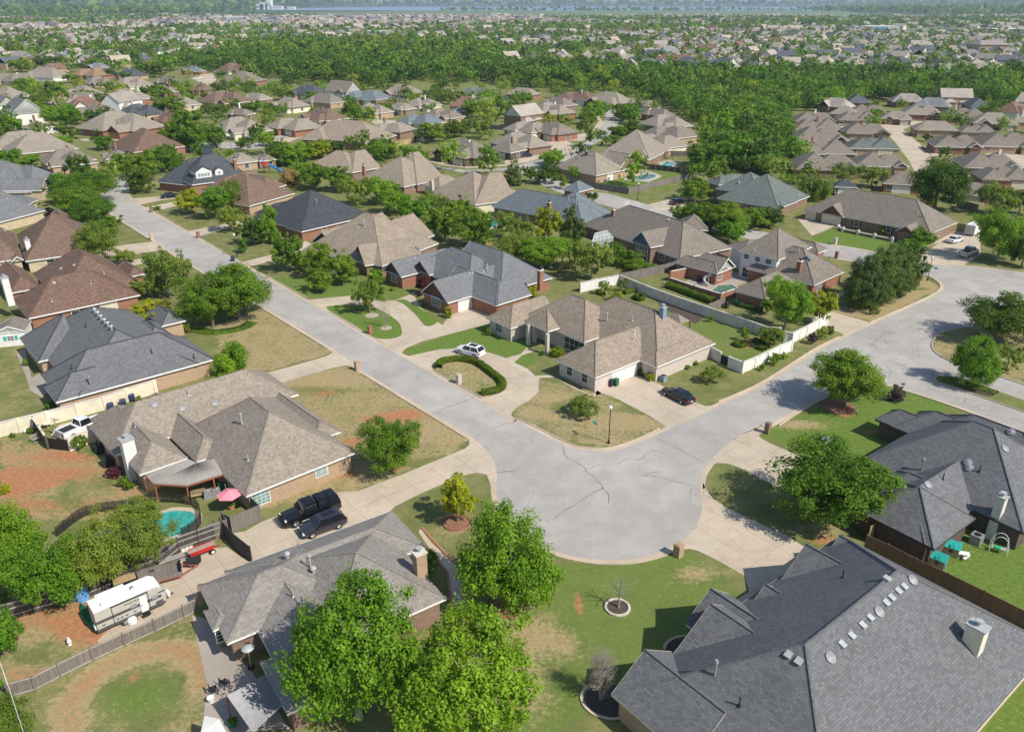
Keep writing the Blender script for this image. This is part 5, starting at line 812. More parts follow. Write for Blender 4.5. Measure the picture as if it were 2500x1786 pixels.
# ================================================================= TREES
def leaf_mesh(name, mat, lobes, nclump, nleaf, ls, seed, cr=0.13, droop=0.0, shell=0.75, flat=0.0):
    """crown: leaf-sized faces in clumps spread through the lobes' volume"""
    r = np.random.default_rng(seed); lob = np.array(lobes, float); wgt = (lob[:, 3] * lob[:, 4] * lob[:, 5]) ** (2 / 3); wgt /= wgt.sum()
    k = r.choice(len(lob), nclump, p=wgt); d = r.normal(size=(nclump, 3)); d /= np.linalg.norm(d, axis=1)[:, None]
    rad = (shell + (1 - shell) * r.random(nclump)) * np.where(r.random(nclump) < 0.25, r.random(nclump), 1)
    cc = lob[k, :3] + d * lob[k, 3:6] * rad[:, None]
    crr = cr * r.uniform(0.6, 1.35, nclump); cshade = np.clip(r.normal(0.45, 0.2, nclump), 0, 1)
    i = r.integers(0, nclump, nleaf); e = r.normal(size=(nleaf, 3)); e /= np.linalg.norm(e, axis=1)[:, None]
    p = cc[i] + e * (crr[i] * r.random(nleaf) ** 0.45)[:, None] * np.array([1, 1, 0.8])
    if droop: p[:, 2] -= droop * r.random(nleaf) ** 1.5 * (0.4 + np.hypot(p[:, 0], p[:, 1]) * 1.6)
    nrm = e * 0.6 + d[i] * 0.5 + r.normal(size=(nleaf, 3)) * 0.55 + np.array([0, 0, 0.45]); nrm /= np.linalg.norm(nrm, axis=1)[:, None]
    t = np.cross(nrm, r.normal(size=(nleaf, 3))); t /= np.linalg.norm(t, axis=1)[:, None]; b = np.cross(nrm, t)
    s = ls * r.uniform(0.6, 1.4, nleaf)[:, None]; V = np.stack([p - t * s, p - b * s * .6 + nrm * s * .15, p + t * s, p + b * s * .6 + nrm * s * .15], 1)
    V[:, :, 2] = np.maximum(V[:, :, 2], 0.01)
    shade = np.clip(cshade[i] * 0.6 + r.random(nleaf) * 0.4, 0, 1)
    return V.reshape(-1, 3), np.repeat(shade, 4), mat
def mesh_from(name, V, shade, mats, mi=None):
    n_ = len(V) // 4; me = bpy.data.meshes.new(name); me.vertices.add(len(V)); me.vertices.foreach_set('co', np.ascontiguousarray(V, dtype=np.float32).ravel())
    me.loops.add(len(V)); me.loops.foreach_set('vertex_index', np.arange(len(V), dtype=np.int32)); me.polygons.add(n_); me.polygons.foreach_set('loop_start', np.arange(n_, dtype=np.int32) * 4)
    if mi is not None: me.polygons.foreach_set('material_index', mi.astype(np.int32))
    c = me.color_attributes.new('leaf', 'FLOAT_COLOR', 'POINT'); a = np.zeros((len(V), 4), np.float32); a[:, 0] = a[:, 1] = a[:, 2] = shade; a[:, 3] = 1; c.data.foreach_set('color', a.ravel())
    for m in mats: me.materials.append(MATS[m])
    me.update(); return me
def trunk_mesh(seed, h0=0.45, r=0.028, nb=7, spread=0.36, top=0.75, mat='bark', multi=1, twig=0):
    rnd = random.Random(seed); mb = MB()
    for k in range(multi):
        ox = rnd.uniform(-.03, .03) if multi > 1 else 0; tip = Vector((rnd.uniform(-.05, .05) + ox * 4, rnd.uniform(-.05, .05), top)); base = Vector((ox, rnd.uniform(-.02, .02) if multi > 1 else 0, 0)); N = 5; P = []
        for j in range(N + 1): t = j / N; P.append(base.lerp(tip, t) + Vector((rnd.uniform(-.012, .012), rnd.uniform(-.012, .012), 0)) * (0 < j < N))
        for j in range(N): mb.tube(P[j], P[j + 1], r * (1.25 if j == 0 else 1) * (1 - .8 * j / N), r * (1 - .8 * (j + 1) / N), 7, cap=False)
        for j in range(nb):
            t = rnd.uniform(h0 / top * .75, .95); q = base.lerp(tip, t); an = rnd.uniform(0, 6.28); L = spread * rnd.uniform(.6, 1.05) * (1.1 - .5 * t); e = q + Vector((math.cos(an) * L, math.sin(an) * L, L * rnd.uniform(.3, .9)))
            m_ = q.lerp(e, .5) + Vector((0, 0, .03)); rr = r * .5 * (1.2 - t); mb.tube(q, m_, rr, rr * .6, 5, cap=False); mb.tube(m_, e, rr * .6, rr * .2, 5, cap=False)
            for _ in range(twig):
                s_ = m_.lerp(e, rnd.random()); e2 = s_ + Vector((rnd.uniform(-.14, .14), rnd.uniform(-.14, .14), rnd.uniform(-.02, .15))); mb.tube(s_, e2, rr * .3, rr * .1, 3, cap=False)
                for _ in range(2): e3 = s_.lerp(e2, rnd.uniform(.4, 1)); mb.tube(e3, e3 + Vector((rnd.uniform(-.07, .07), rnd.uniform(-.07, .07), rnd.uniform(0, .08))), rr * .15, rr * .06, 3, cap=False)
    return mb.raw('trunk', mat)
def lobes_round(seed, n=7, r=.31, zc=.55, rz=.26, spread=.26):
    q = random.Random(seed); return [(0, 0, zc, .38, .38, .37)] + [(math.cos(6.28 * i / n + q.random()) * spread, math.sin(6.28 * i / n + q.random()) * spread, zc + q.uniform(-.22, .2), r * q.uniform(.7, 1), r * q.uniform(.7, 1), rz * q.uniform(.6, 1)) for i in range(n)]
def lobes_cone(seed, rb=.42): q = random.Random(seed); return [(q.uniform(-.04, .04), q.uniform(-.04, .04), z, rb * (1.05 - z) * 1.0, rb * (1.05 - z), .13) for z in (.12, .22, .33, .44, .55, .66, .76, .86, .93)]
def lobes_fir(seed): q = random.Random(seed); return [(q.uniform(-.06, .06), q.uniform(-.06, .06), z, .46 * k, .46 * k, .17) for z, k in ((.12, .85), (.26, 1.05), (.42, 1.05), (.58, .9), (.74, .68), (.88, .4))]
def lobes_col(seed): q = random.Random(seed); return [(q.uniform(-.08, .08), q.uniform(-.08, .08), z, .34 * k, .34 * k, .17) for z, k in ((.2, .8), (.35, 1.05), (.5, 1.1), (.65, 1), (.8, .8), (.9, .5))]
def lobes_bush(seed): q = random.Random(seed); return [(q.uniform(-.2, .2), q.uniform(-.2, .2), q.uniform(.3, .55), .3, .3, .38) for _ in range(5)]
KINDS = {  # kind: (leaf material, lobes, clump radius, droop, trunk args, plain words)
 'm': ('leaf_green', lobes_round, .1, 0, dict(), 'dense round-crowned green tree'), 'b': ('leaf_bright', lobes_round, .1, 0, dict(), 'bright green leafy tree'), 'd': ('leaf_dark', lobes_round, .1, 0, dict(), 'dark green tree'),
 'y': ('leaf_yellow', lobes_round, .09, 0, dict(), 'yellow-green tree'), 'o': ('leaf_olive', lobes_round, .09, .05, dict(nb=10), 'loose olive-green tree'), 'p': ('leaf_pine', lobes_fir, .09, .02, dict(h0=.1, nb=4, spread=.2), 'dark conical evergreen'),
 'c': ('leaf_bright', lobes_col, .09, 0, dict(h0=.3, spread=.22), 'upright green tree'), 's': ('leaf_green', lobes_bush, .12, 0, dict(h0=.05, nb=5, top=.4, multi=2), 'bushy green shrub'), 'w': ('leaf_olive', lobes_round, .09, .4, dict(nb=9), 'weeping tree with hanging branches'),
 'r': ('leaf_maroon', lobes_bush, .1, 0, dict(h0=.1, multi=3), 'maroon-leaved small tree'), 'h': ('leaf_bright', lobes_bush, .12, .15, dict(h0=.05, nb=5, top=.4, multi=2), 'drooping bright green shrub'), 'u': ('leaf_purple', lobes_bush, .1, 0, dict(h0=.05, multi=3), 'purple-grey shrub'), 'g': ('leaf_straw', lobes_bush, .12, 0, dict(h0=.05, top=.3), 'tall straw-coloured grass clump'),
 'k': ('leaf_yellow', lobes_bush, .12, 0, dict(h0=.05, top=.3), 'yellow-green clipped bush')}
LOD = [(30000, 210, .0135), (6500, 90, .026), (2300, 50, .042), (800, 28, .066)]
TM = {}
def tree_meshes(kind, lod, var):
    key = (kind, lod, var)
    if key not in TM:
        mt, lf, cr, dp, ta, _ = KINDS[kind]; nl, nc, ls = LOD[lod]; sd = hash((ord(kind), lod, var)) % 9973
        thin = {'o': .65, 'w': .9}.get(kind, 1)
        V, sh, _ = leaf_mesh(kind, mt, lf(sd), nc, int(nl * thin), ls, sd, cr, dp)
        crown = mesh_from('crown', V, sh, [mt]); tr = trunk_mesh(sd, mat='bark_pale' if kind in 'bo' and lod == 0 else 'bark', **ta); TM[key] = (crown, tr)
    return TM[key]
TREES = []; NT = [0]
def wname(kind): return {'s': 'shrub', 'h': 'shrub', 'r': 'small_tree', 'u': 'shrub', 'g': 'grass_clump', 'k': 'shrub', 'p': 'evergreen_tree', 'w': 'willow_tree'}.get(kind, 'leafy_tree')
def put_tree(p, w, h, kind, lod, label=None, group=None, rnd=random):
    cm, tm = tree_meshes(kind, lod, rnd.randrange(3 if lod < 3 else 4)); nm = wname(kind)
    root = empty(nm, p, label, {'shrub': 'shrub', 'grass_clump': 'plant'}.get(nm, 'tree'), group, rnd.uniform(0, 6.28)); root.scale = (w, w, h)
    for n_, m_ in (('crown', cm), ('trunk', tm)): o = bpy.data.objects.new(n_, m_); COL.objects.link(o); o.parent = root
    NT[0] += 1; return root
def tree(c, x, yt, yb, w, kind='m', label=None, group=None, hmul=1.0, wmul=1.0):
    p = g(c, x, yb); s = CR[c][2]; zc = p.y * _cp + CAMH * _sp; W_ = w * s / FOC * zc * 1.08 * wmul; h = height_at(p, c, x, yt) * hmul
    h = min(max(h, W_ * .68), W_ * 2.6 + 1); px = w * s; lod = 0 if px > 95 else 1 if px > 48 else 2 if px > 24 else 3
    r_ = random.Random(int(x * 13 + yb)); root = put_tree(p, W_, h, kind, lod, label, group, r_)
    if label is None: TREES.append((root, kind, p, h))
    BLOCK.append([(p.x - .2, p.y - .2), (p.x + .2, p.y - .2), (p.x + .2, p.y + .2), (p.x - .2, p.y + .2)])
    return root
def top_tree(c, x, yt, w, h, kind, label):
    p = g(c, x, yt, h); p.z = 0; zc = p.y * _cp + (CAMH - h * .6) * _sp; put_tree(p, w * CR[c][2] / FOC * zc * 1.05, h, kind, 0, label, None, random.Random(4)); BLOCK.append([(p.x - 1, p.y - 1), (p.x + 1, p.y + 1)])
top_tree('J', 790, 790, 960, 12, 'b', 'huge bright leafy tree at the bottom centre, left of its grey-twigged neighbour'); top_tree('J', 1720, 1110, 1050, 10.5, 'b', 'wide leafy tree with pale bare twigs at the bottom centre')
L_ = [  # named near trees
 ('J', 2085, 60, 930, 700, 'b', 'tall bright green tree standing below the turning bulb'),
 ('J', 1680, -125, 240, 300, 'y', 'small yellow-green tree in a round brick-edged bed'), ('F', 1145, 880, 1300, 440, 'm', 'round green tree on the dry lawn beside the tan house'), ('H', 840, 340, 790, 560, 'm', 'round tree shading the right street in a mulch bed'), ('H', 700, 1100, 1690, 820, 'm', 'broad green tree beside the right-hand driveway'),
 ('A', 1690, 1010, 1450, 430, 'm', 'left one of the paired dense trees by the left kerb'), ('A', 1900, 930, 1395, 520, 'm', 'right one of the paired dense trees by the left kerb'), ('A', 1210, 1250, 1440, 290, 'y', 'yellow-green tree rising between slate roof wings'), ('E', 1780, 330, 545, 190, 'h', 'drooping shrub at the orange brick wall end, nearer one'), ('E', 1880, 220, 480, 230, 'h', 'drooping shrub at the orange brick wall end, farther one'),
 ('A', 700, 310, 470, 380, 'm', None), ('A', 540, 200, 420, 210, 'b', None), ('A', 640, 390, 560, 330, 'm', None), ('A', 760, 480, 650, 340, 'm', None), ('A', 850, 560, 740, 250, 'm', None), ('A', 500, 300, 480, 220, 'm', None), ('A', 650, 70, 320, 210, 'd', 'dark round tree at the left street bend'), ('A', 790, 600, 930, 340, 'o', 'sparse olive tree beside the big brown left roof'), ('A', 1000, 830, 960, 180, 'o', None),
 ('A', 1340, 770, 1225, 290, 'o', 'leaning thin-trunked pine on the left lawn'), ('A', 1470, 890, 1060, 160, 'o', None), ('A', 1210, 1030, 1225, 260, 'o', 'low spreading juniper tree beside the red-brown house'), ('A', 1120, 170, 395, 200, 'd', 'gnarled grey-green tree inside the street bend'), ('A', 1160, 70, 290, 240, 'm', None), ('A', 1330, 20, 230, 220, 'm', None), ('A', 90, 70, 170, 180, 'b', None), ('A', 240, 80, 200, 180, 'b', None), ('A', 1500, 350, 560, 200, 'y', 'orange-tinged small tree on the right-hand lawn'),
 ('A', 1720, 290, 600, 240, 'b', 'bright tall tree before the brown hip roof'), ('A', 1860, 240, 560, 160, 'o', None), ('A', 1830, 470, 700, 210, 'o', 'feathery round tree in a ring bed by the left lawn'), ('A', 2020, 580, 800, 230, 'd', 'dense dark ball-shaped street tree'), ('A', 1240, 480, 530, 70, 's', None), ('A', 1380, 200, 300, 110, 'o', None),
 ('B', 215, 480, 800, 170, 'c', 'tall narrow tree before the navy-roofed house'), ('B', 340, 680, 1020, 240, 'm', None), ('B', 590, 780, 1080, 220, 'm', None), ('B', 770, 830, 1120, 240, 'm', None), ('B', 600, 970, 1175, 190, 'm', None), ('B', 430, 880, 1000, 160, 'b', None), ('B', 985, 1040, 1345, 240, 'o', 'airy young tree inside the curved drive island'), ('B', 1035, 970, 1130, 130, 'b', None), ('B', 1410, 1040, 1200, 140, 'r', None), ('B', 1510, 1030, 1120, 130, 'r', None),
 ('B', 1600, 1270, 1385, 75, 'k', 'small yellow-green bush at the garage corner'), ('B', 880, 250, 500, 240, 'o', None), ('B', 1080, 230, 480, 270, 'b', None), ('B', 1180, 340, 560, 240, 'b', None), ('B', 1350, 400, 640, 260, 'b', None), ('B', 1480, 350, 560, 200, 'o', None), ('B', 1580, 420, 760, 280, 'm', None), ('B', 1790, 500, 830, 300, 'm', None), ('B', 1700, 400, 640, 220, 'm', None), ('B', 1880, 620, 830, 180, 'm', None),
 ('B', 540, 150, 370, 200, 'm', None), ('B', 740, 170, 380, 230, 'm', None), ('B', 290, 0, 180, 200, 'm', None), ('B', 380, 30, 170, 140, 'y', None), ('B', 590, 0, 120, 170, 'y', None), ('B', 450, 120, 280, 180, 'b', None), ('B', 350, 190, 330, 210, 'g', 'tall straw-coloured grass clump beside the play slide'), ('B', 720, 0, 90, 130, 'd', None), ('B', 1080, 0, 130, 230, 'm', None), ('B', 1350, 10, 150, 190, 'b', None), ('B', 490, 0, 90, 130, 'm', None),
 ('B', 830, 720, 850, 90, 'o', None), ('B', 1900, 10, 150, 180, 'm', None), ('B', 2120, 130, 330, 160, 'p', 'broad dark magnolia beside the middle street'), ('B', 2250, 160, 310, 120, 'd', None),
 ('C', 90, 500, 740, 230, 'o', None), ('C', 240, 560, 800, 230, 'o', None), ('C', 180, 700, 960, 330, 'o', None), ('C', 400, 720, 1000, 380, 'b', None), ('C', 450, 480, 800, 200, 'y', 'gold-topped tree amid the back garden trees'), ('C', 630, 490, 800, 220, 'p', 'dark spiky pine behind the back garden trees'), ('C', 620, 760, 1000, 280, 'o', None), ('C', 790, 740, 1090, 300, 'o', 'tall thin-leaved tree at the white wall corner'),
 ('C', 980, 760, 960, 180, 'm', None), ('C', 1080, 860, 980, 200, 's', None), ('C', 1150, 900, 1020, 180, 's', None), ('C', 1250, 930, 1020, 130, 's', None), ('C', 330, 1110, 1210, 125, 'k', 'round yellow-green bush beside the red chimney'), ('C', 890, 1080, 1200, 100, 'o', None), ('C', 1040, 1060, 1180, 90, 'o', None), ('C', 650, 160, 290, 95, 'b', None), ('C', 480, 30, 200, 170, 'b', None), ('C', 430, 160, 320, 180, 'd', None), ('C', 560, 240, 360, 110, 'o', None),
 ('C', 800, 380, 460, 110, 'd', 'single clipped dark ball tree by the road'), ('C', 690, 400, 460, 60, 's', None), ('C', 1610, 270, 460, 270, 'm', None), ('C', 1540, 450, 650, 220, 'm', None), ('C', 1690, 440, 700, 260, 'm', None), ('C', 1860, 450, 730, 320, 'm', None), ('C', 1870, 590, 790, 240, 'b', None), ('C', 2060, 480, 680, 240, 'm', None), ('C', 2200, 500, 660, 230, 'd', None), ('C', 1850, 370, 470, 130, 'o', None), ('C', 1690, 620, 720, 110, 'o', None), ('C', 1690, 0, 190, 270, 'm', None), ('C', 1610, 140, 260, 100, 'd', None), ('C', 1950, 0, 180, 300, 'd', None), ('C', 2150, 110, 240, 190, 'b', None),
 ('D', 590, 200, 450, 250, 'w', 'weeping willow beside the nearest villa'), ('D', 680, 350, 450, 70, 's', None), ('D', 1060, 160, 350, 240, 'o', None), ('D', 1560, 100, 520, 420, 'd', 'very large dark tree behind the arched-porch house'), ('D', 2010, 280, 560, 280, 'o', None), ('D', 2060, 480, 930, 380, 'b', 'tall bright tree on the lawn of the turning circle'), ('D', 2230, 300, 560, 200, 'd', None), ('D', 2250, 640, 980, 200, 'd', None), ('D', 1420, 650, 800, 220, 's', None), ('D', 1370, 760, 900, 200, 'b', None), ('D', 1520, 700, 790, 110, 's', None),
 ('D', 880, 550, 655, 70, 'k', 'clipped round bush, leftmost by the arched porch'), ('D', 1005, 600, 680, 55, 'k', 'clipped round bush, middle one by the arched porch'), ('D', 1130, 640, 720, 75, 'k', 'clipped bush right before the arched porch'), ('D', 1000, 870, 1310, 330, 'p', 'dark shaggy cypress nearest in the corner row'), ('D', 1110, 830, 1250, 330, 'p', None), ('D', 1200, 810, 1190, 320, 'p', None), ('D', 1290, 800, 1130, 280, 'p', None), ('D', 1370, 800, 1080, 230, 'p', None),
 ('D', 370, 1040, 1480, 330, 'b', 'light leafy tree behind the white garden wall'), ('D', 640, 1160, 1440, 230, 'y', 'yellow-green tree behind the white garden wall end'), ('D', 230, 1200, 1360, 130, 'b', None), ('D', 260, 1440, 1600, 180, 'o', None), ('D', 2040, 1150, 1560, 560, 'd', 'wide dark oak on the point beside the median'), ('H', 1850, 200, 620, 340, 'b', 'twin-trunked light green tree on the median'), ('H', 2130, 280, 500, 230, 'o', None), ('H', 1250, 590, 730, 160, 'u', None),
 ('H', 590, 190, 290, 80, 'u', 'small grey-purple shrub before the white wall'), ('H', 665, 150, 250, 90, 'o', None), ('H', 735, 120, 215, 70, 's', None), ('H', 280, 350, 455, 100, 's', None), ('H', 365, 345, 410, 70, 'h', None), ('H', 190, 430, 500, 70, 'h', None), ('H', 1130, 1150, 1220, 110, 's', None), ('G', 720, 880, 1020, 240, 'o', 'fine spiky shrub on the corner lawn'), ('G', 1750, 620, 760, 170, 'o', 'spiky shrub on the side lawn by the wall'), ('G', 530, 490, 550, 120, 'k', None), ('G', 1260, 690, 740, 90, 'k', None), ('G', 1190, 650, 700, 80, 's', None), ('G', 2000, 320, 430, 60, 'b', None),
 ('G', 1740, 220, 280, 50, 'b', None), ('G', 2200, 300, 480, 190, 'o', None), ('G', 980, 20, 110, 110, 'k', None), ('G', 400, 505, 545, 50, 's', None), ('G', 1620, 580, 620, 60, 's', None), ('G', 1545, 610, 650, 60, 's', None),
 ('E', 640, 1010, 1130, 110, 'm', None), ('E', 260, 930, 995, 70, 'm', 'small round shrub by the cream wall'), ('E', 105, 990, 1035, 50, 'm', None), ('E', 420, 740, 810, 110, 'm', None), ('E', 985, 1330, 1420, 90, 'm', None), ('E', 1030, 1370, 1445, 80, 'm', None), ('E', 910, 1250, 1350, 120, 'r', None), ('E', 215, 400, 460, 60, 's', None), ('E', 1100, 690, 750, 60, 'o', None), ('E', 1480, 120, 200, 60, 'k', None),
 ('I', 60, -240, 330, 560, 'b', 'big leafy tree at the left edge above the fence'), ('I', 480, 40, 600, 620, 'b', 'spreading leafy tree over the pool fence, leftmost'), ('I', 820, -60, 480, 520, 'o', 'spreading leafy tree over the pool fence, middle one'), ('I', 1150, -100, 330, 480, 'o', 'spreading leafy tree over the pool fence, rightmost'), ('I', 40, 660, 1010, 300, 'b', 'rounded tree at the left edge beside the red soil yard'), ('I', 30, 510, 620, 130, 'o', None), ('I', 90, 1330, 1720, 420, 'o', 'olive tree in the bottom left corner'), ('I', -20, 1150, 1330, 140, 'b', None), ('E', 40, 1390, 1470, 100, 'k', None), ('E', 1100, 1500, 1800, 420, 'o', 'thin olive tree beside the round pool'),
 ('J', 1450, 450, 650, 170, 'm', 'dark rounded shrub behind the brick chimney'),
 ('B', 1150, 970, 1020, 60, 'k', None), ('B', 1170, 1130, 1165, 50, 'k', None), ('B', 1410, 1250, 1295, 40, 's', None), ('B', 1930, 1450, 1520, 60, 's', None), ('C', 2000, 1440, 1500, 60, 's', None), ('A', 600, 590, 640, 40, 's', None), ('A', 320, 410, 440, 50, 's', None), ('A', 1930, 740, 870, 90, 's', None), ('A', 390, 500, 570, 100, 'u', None), ('A', 40, 950, 1000, 90, 'b', None), ('A', 1010, 940, 975, 60, 's', None), ('A', 1950, 480, 560, 70, 'g', None),
]
for t in L_: tree(*t)
for t in [('M', 700, 500, 640, 120, 'm'), ('M', 770, 570, 700, 100, 'd'), ('M', 1010, 390, 440, 110, 'm'), ('M', 1080, 250, 500, 180, 'm'), ('M', 1200, 330, 480, 130, 'm'), ('M', 960, 330, 470, 130, 'm'), ('M', 1050, 390, 500, 120, 'd'), ('M', 1140, 380, 440, 100, 'b'), ('M', 920, 440, 560, 110, 'm'), ('M', 860, 480, 600, 130, 'm'), ('M', 940, 470, 570, 120, 'm'), ('M', 340, 420, 500, 130, 'b'), ('M', 400, 370, 430, 100, 'd'), ('M', 590, 400, 490, 120, 'm'), ('M', 545, 365, 420, 60, 'd'), ('M', 290, 230, 360, 110, 'b'), ('M', 370, 210, 380, 140, 'b'), ('M', 420, 260, 350, 110, 'm'), ('M', 100, 300, 400, 90, 'b'), ('M', 30, 300, 400, 110, 'm'), ('M', 40, 350, 430, 110, 'd'), ('M', 230, 160, 260, 110, 'o'), ('M', 310, 100, 250, 130, 'm'), ('M', 400, 65, 120, 80, 'm'), ('M', 130, 100, 160, 100, 'm'), ('M', 520, 270, 330, 100, 'm'), ('M', 490, 190, 230, 110, 'm'), ('M', 590, 200, 240, 90, 'o'),
          ('M', 830, 120, 200, 70, 'm'), ('M', 890, 130, 210, 110, 'm'), ('M', 980, 100, 190, 80, 'm'), ('M', 1030, 110, 190, 90, 'm'), ('M', 790, 170, 230, 80, 'm'), ('M', 980, 210, 290, 130, 'm'), ('M', 900, 220, 290, 100, 'd'), ('M', 1140, 150, 210, 50, 'd'), ('M', 1280, 195, 260, 80, 'm'), ('M', 1350, 230, 290, 90, 'd'), ('M', 1400, 210, 300, 100, 'm'), ('M', 1480, 220, 280, 80, 'b'), ('M', 1230, 230, 310, 100, 'd'), ('M', 1180, 110, 155, 40, 'd'), ('M', 1050, 40, 90, 40, 'y'), ('M', 1100, 45, 85, 35, 'm'), ('M', 1318, 55, 125, 45, 'm'), ('M', 1372, 48, 115, 50, 'm'), ('M', 1230, 50, 90, 60, 'm'), ('M', 1120, 15, 70, 60, 'm'), ('M', 1200, 10, 60, 60, 'b'), ('M', 860, 10, 90, 110, 'd'), ('M', 780, 20, 80, 90, 'm'), ('M', 700, 60, 105, 70, 'm'), ('M', 600, 50, 95, 80, 'd'), ('M', 520, 10, 40, 90, 'm'), ('M', 260, 0, 40, 120, 'd'), ('M', 120, 0, 60, 110, 'm'), ('M', 950, 0, 50, 80, 'm'),
          ('M', 1430, 340, 440, 90, 'd'), ('M', 1480, 400, 470, 100, 'b'), ('M', 1335, 440, 485, 55, 'd'), ('M', 1205, 410, 480, 70, 'o'), ('M', 1550, 430, 560, 130, 'm'), ('M', 1640, 430, 580, 130, 'b'), ('M', 1700, 440, 560, 110, 'b'), ('M', 1790, 440, 510, 110, 'y'), ('M', 1870, 440, 510, 90, 'd'), ('M', 2130, 400, 540, 140, 'm'), ('M', 1960, 215, 330, 110, 'm'), ('M', 1920, 320, 375, 80, 'b'), ('M', 2130, 225, 290, 90, 'm'), ('M', 2220, 215, 280, 80, 'm'), ('M', 1740, 160, 240, 110, 'm'), ('M', 1570, 170, 215, 100, 'm'), ('M', 1700, 340, 390, 40, 's'), ('M', 1570, 225, 260, 40, 'o'), ('M', 2010, 450, 475, 30, 'k'), ('M', 590, 110, 170, 80, 'o'), ('M', 740, 120, 160, 60, 'm'), ('M', 660, 205, 235, 30, 's'),
          ('N', 255, 210, 330, 110, 'm'), ('N', 425, 225, 300, 90, 'm'), ('N', 525, 215, 280, 80, 'm'), ('N', 670, 180, 265, 70, 'm'), ('N', 215, 320, 375, 80, 'b'), ('N', 690, 320, 450, 170, 'm'), ('N', 820, 320, 420, 140, 'd'), ('N', 900, 300, 400, 120, 'o'), ('N', 925, 195, 315, 110, 'b'), ('N', 1000, 200, 310, 70, 'b'), ('N', 1065, 175, 300, 60, 'c'), ('N', 1180, 230, 340, 110, 'm'), ('N', 1130, 220, 320, 70, 'c'), ('N', 790, 150, 240, 90, 'o'), ('N', 850, 150, 220, 70, 'm'), ('N', 740, 140, 200, 60, 'd'), ('N', 1200, 160, 240, 110, 'b'), ('N', 580, 155, 190, 60, 'm'),
          ('N', 1590, 200, 320, 120, 'b'), ('N', 1550, 250, 350, 90, 'm'), ('N', 1520, 310, 400, 60, 'd'), ('N', 1570, 290, 360, 70, 'o'), ('N', 1740, 220, 320, 80, 'm'), ('N', 1810, 230, 350, 90, 'b'), ('N', 1800, 330, 410, 110, 'd'), ('N', 1720, 350, 430, 90, 'm'), ('N', 1680, 400, 470, 80, 'm'), ('N', 985, 460, 560, 110, 'm'), ('N', 900, 540, 560, 50, 's'), ('N', 1360, 480, 570, 120, 'b'), ('N', 1335, 360, 410, 40, 's'), ('N', 1345, 560, 640, 120, 'd'), ('N', 2160, 450, 500, 60, 'd'), ('N', 165, 440, 510, 90, 'd'), ('N', 60, 440, 540, 130, 'y'),
          ('O', 490, 440, 580, 200, 'm'), ('O', 660, 420, 570, 170, 'm'), ('O', 760, 430, 600, 180, 'd'), ('O', 880, 430, 580, 180, 'm'), ('O', 830, 530, 620, 150, 'b'), ('O', 600, 290, 400, 90, 'y'), ('O', 560, 280, 360, 60, 'y'), ('O', 580, 380, 450, 90, 'd'), ('O', 1440, 270, 320, 90, 'b'), ('O', 1730, 280, 320, 70, 'd'), ('O', 1730, 390, 445, 50, 'd'), ('O', 1875, 450, 485, 30, 'k'), ('O', 1920, 460, 510, 50, 'o'), ('O', 1265, 380, 450, 50, 'd'), ('O', 2240, 480, 510, 25, 'k'), ('O', 50, 240, 330, 110, 'm'), ('O', 90, 320, 400, 90, 'd'), ('O', 20, 350, 430, 80, 'm'), ('O', 390, 450, 500, 40, 'm'), ('O', 435, 560, 630, 60, 'd')]: tree(*t)
print('hand trees', NT[0])
# ================================================================= VEHICLES, FENCES, STREET AND GARDEN THINGS
CR.update({'a': (130, 1200, 390 / 2273), 'b': (200, 1420, 240 / 1294), 'c': (2120, 1280, 380 / 1294), 'd': (330, 1140, 350 / 1294), 'e': (480, 1560, 240 / 981), 'f': (60, 980, 240 / 1294), 'h': (500, 1200, 400 / 1294)})
V3 = Vector
def place(root, c, x, y, x2=None, y2=None, z=0.0, face=None):
    p = g(c, x, y, z); root.location = p
    if x2 is not None:      # face: (x2,y2) is a point ahead
        q = g(c, x2, y2, z) - p; root.rotation_euler = (0, 0, math.atan2(q.y, q.x))
    elif face is not None: root.rotation_euler = (0, 0, math.atan2(face.y, face.x))
    return root
def loft(mb, secs, mat=0, capn=True):
    for a, b in zip(secs[:-1], secs[1:]):
        n_ = len(a)
        for i in range(n_ - 1): mb.face([a[i], b[i], b[i + 1], a[i + 1]], None, mat)
    if capn: mb.face(secs[0][::-1], None, mat); mb.face(secs[-1], None, mat)
def wheel_set(root, xs_, hw, r, wid=.24, alloy='alloy'):
    for x in xs_:
        for s in (-1, 1):
            t = MB(); t.tube((x, s * (hw - wid + .02), r), (x, s * (hw + .02), r), r, n=18); o = t.build('wheel', 'rubber', root, smooth=False)
            k = MB(); k.tube((x, s * (hw + .02), r), (x, s * (hw + .035), r), r * .62, n=12)
            for j in range(5): a = j * 6.283 / 5; k.tube((x, s * (hw + .04), r), (x + math.cos(a) * r * .58, s * (hw + .04), r + math.sin(a) * r * .58), .03, n=4)
            k.build('rim', alloy, o)
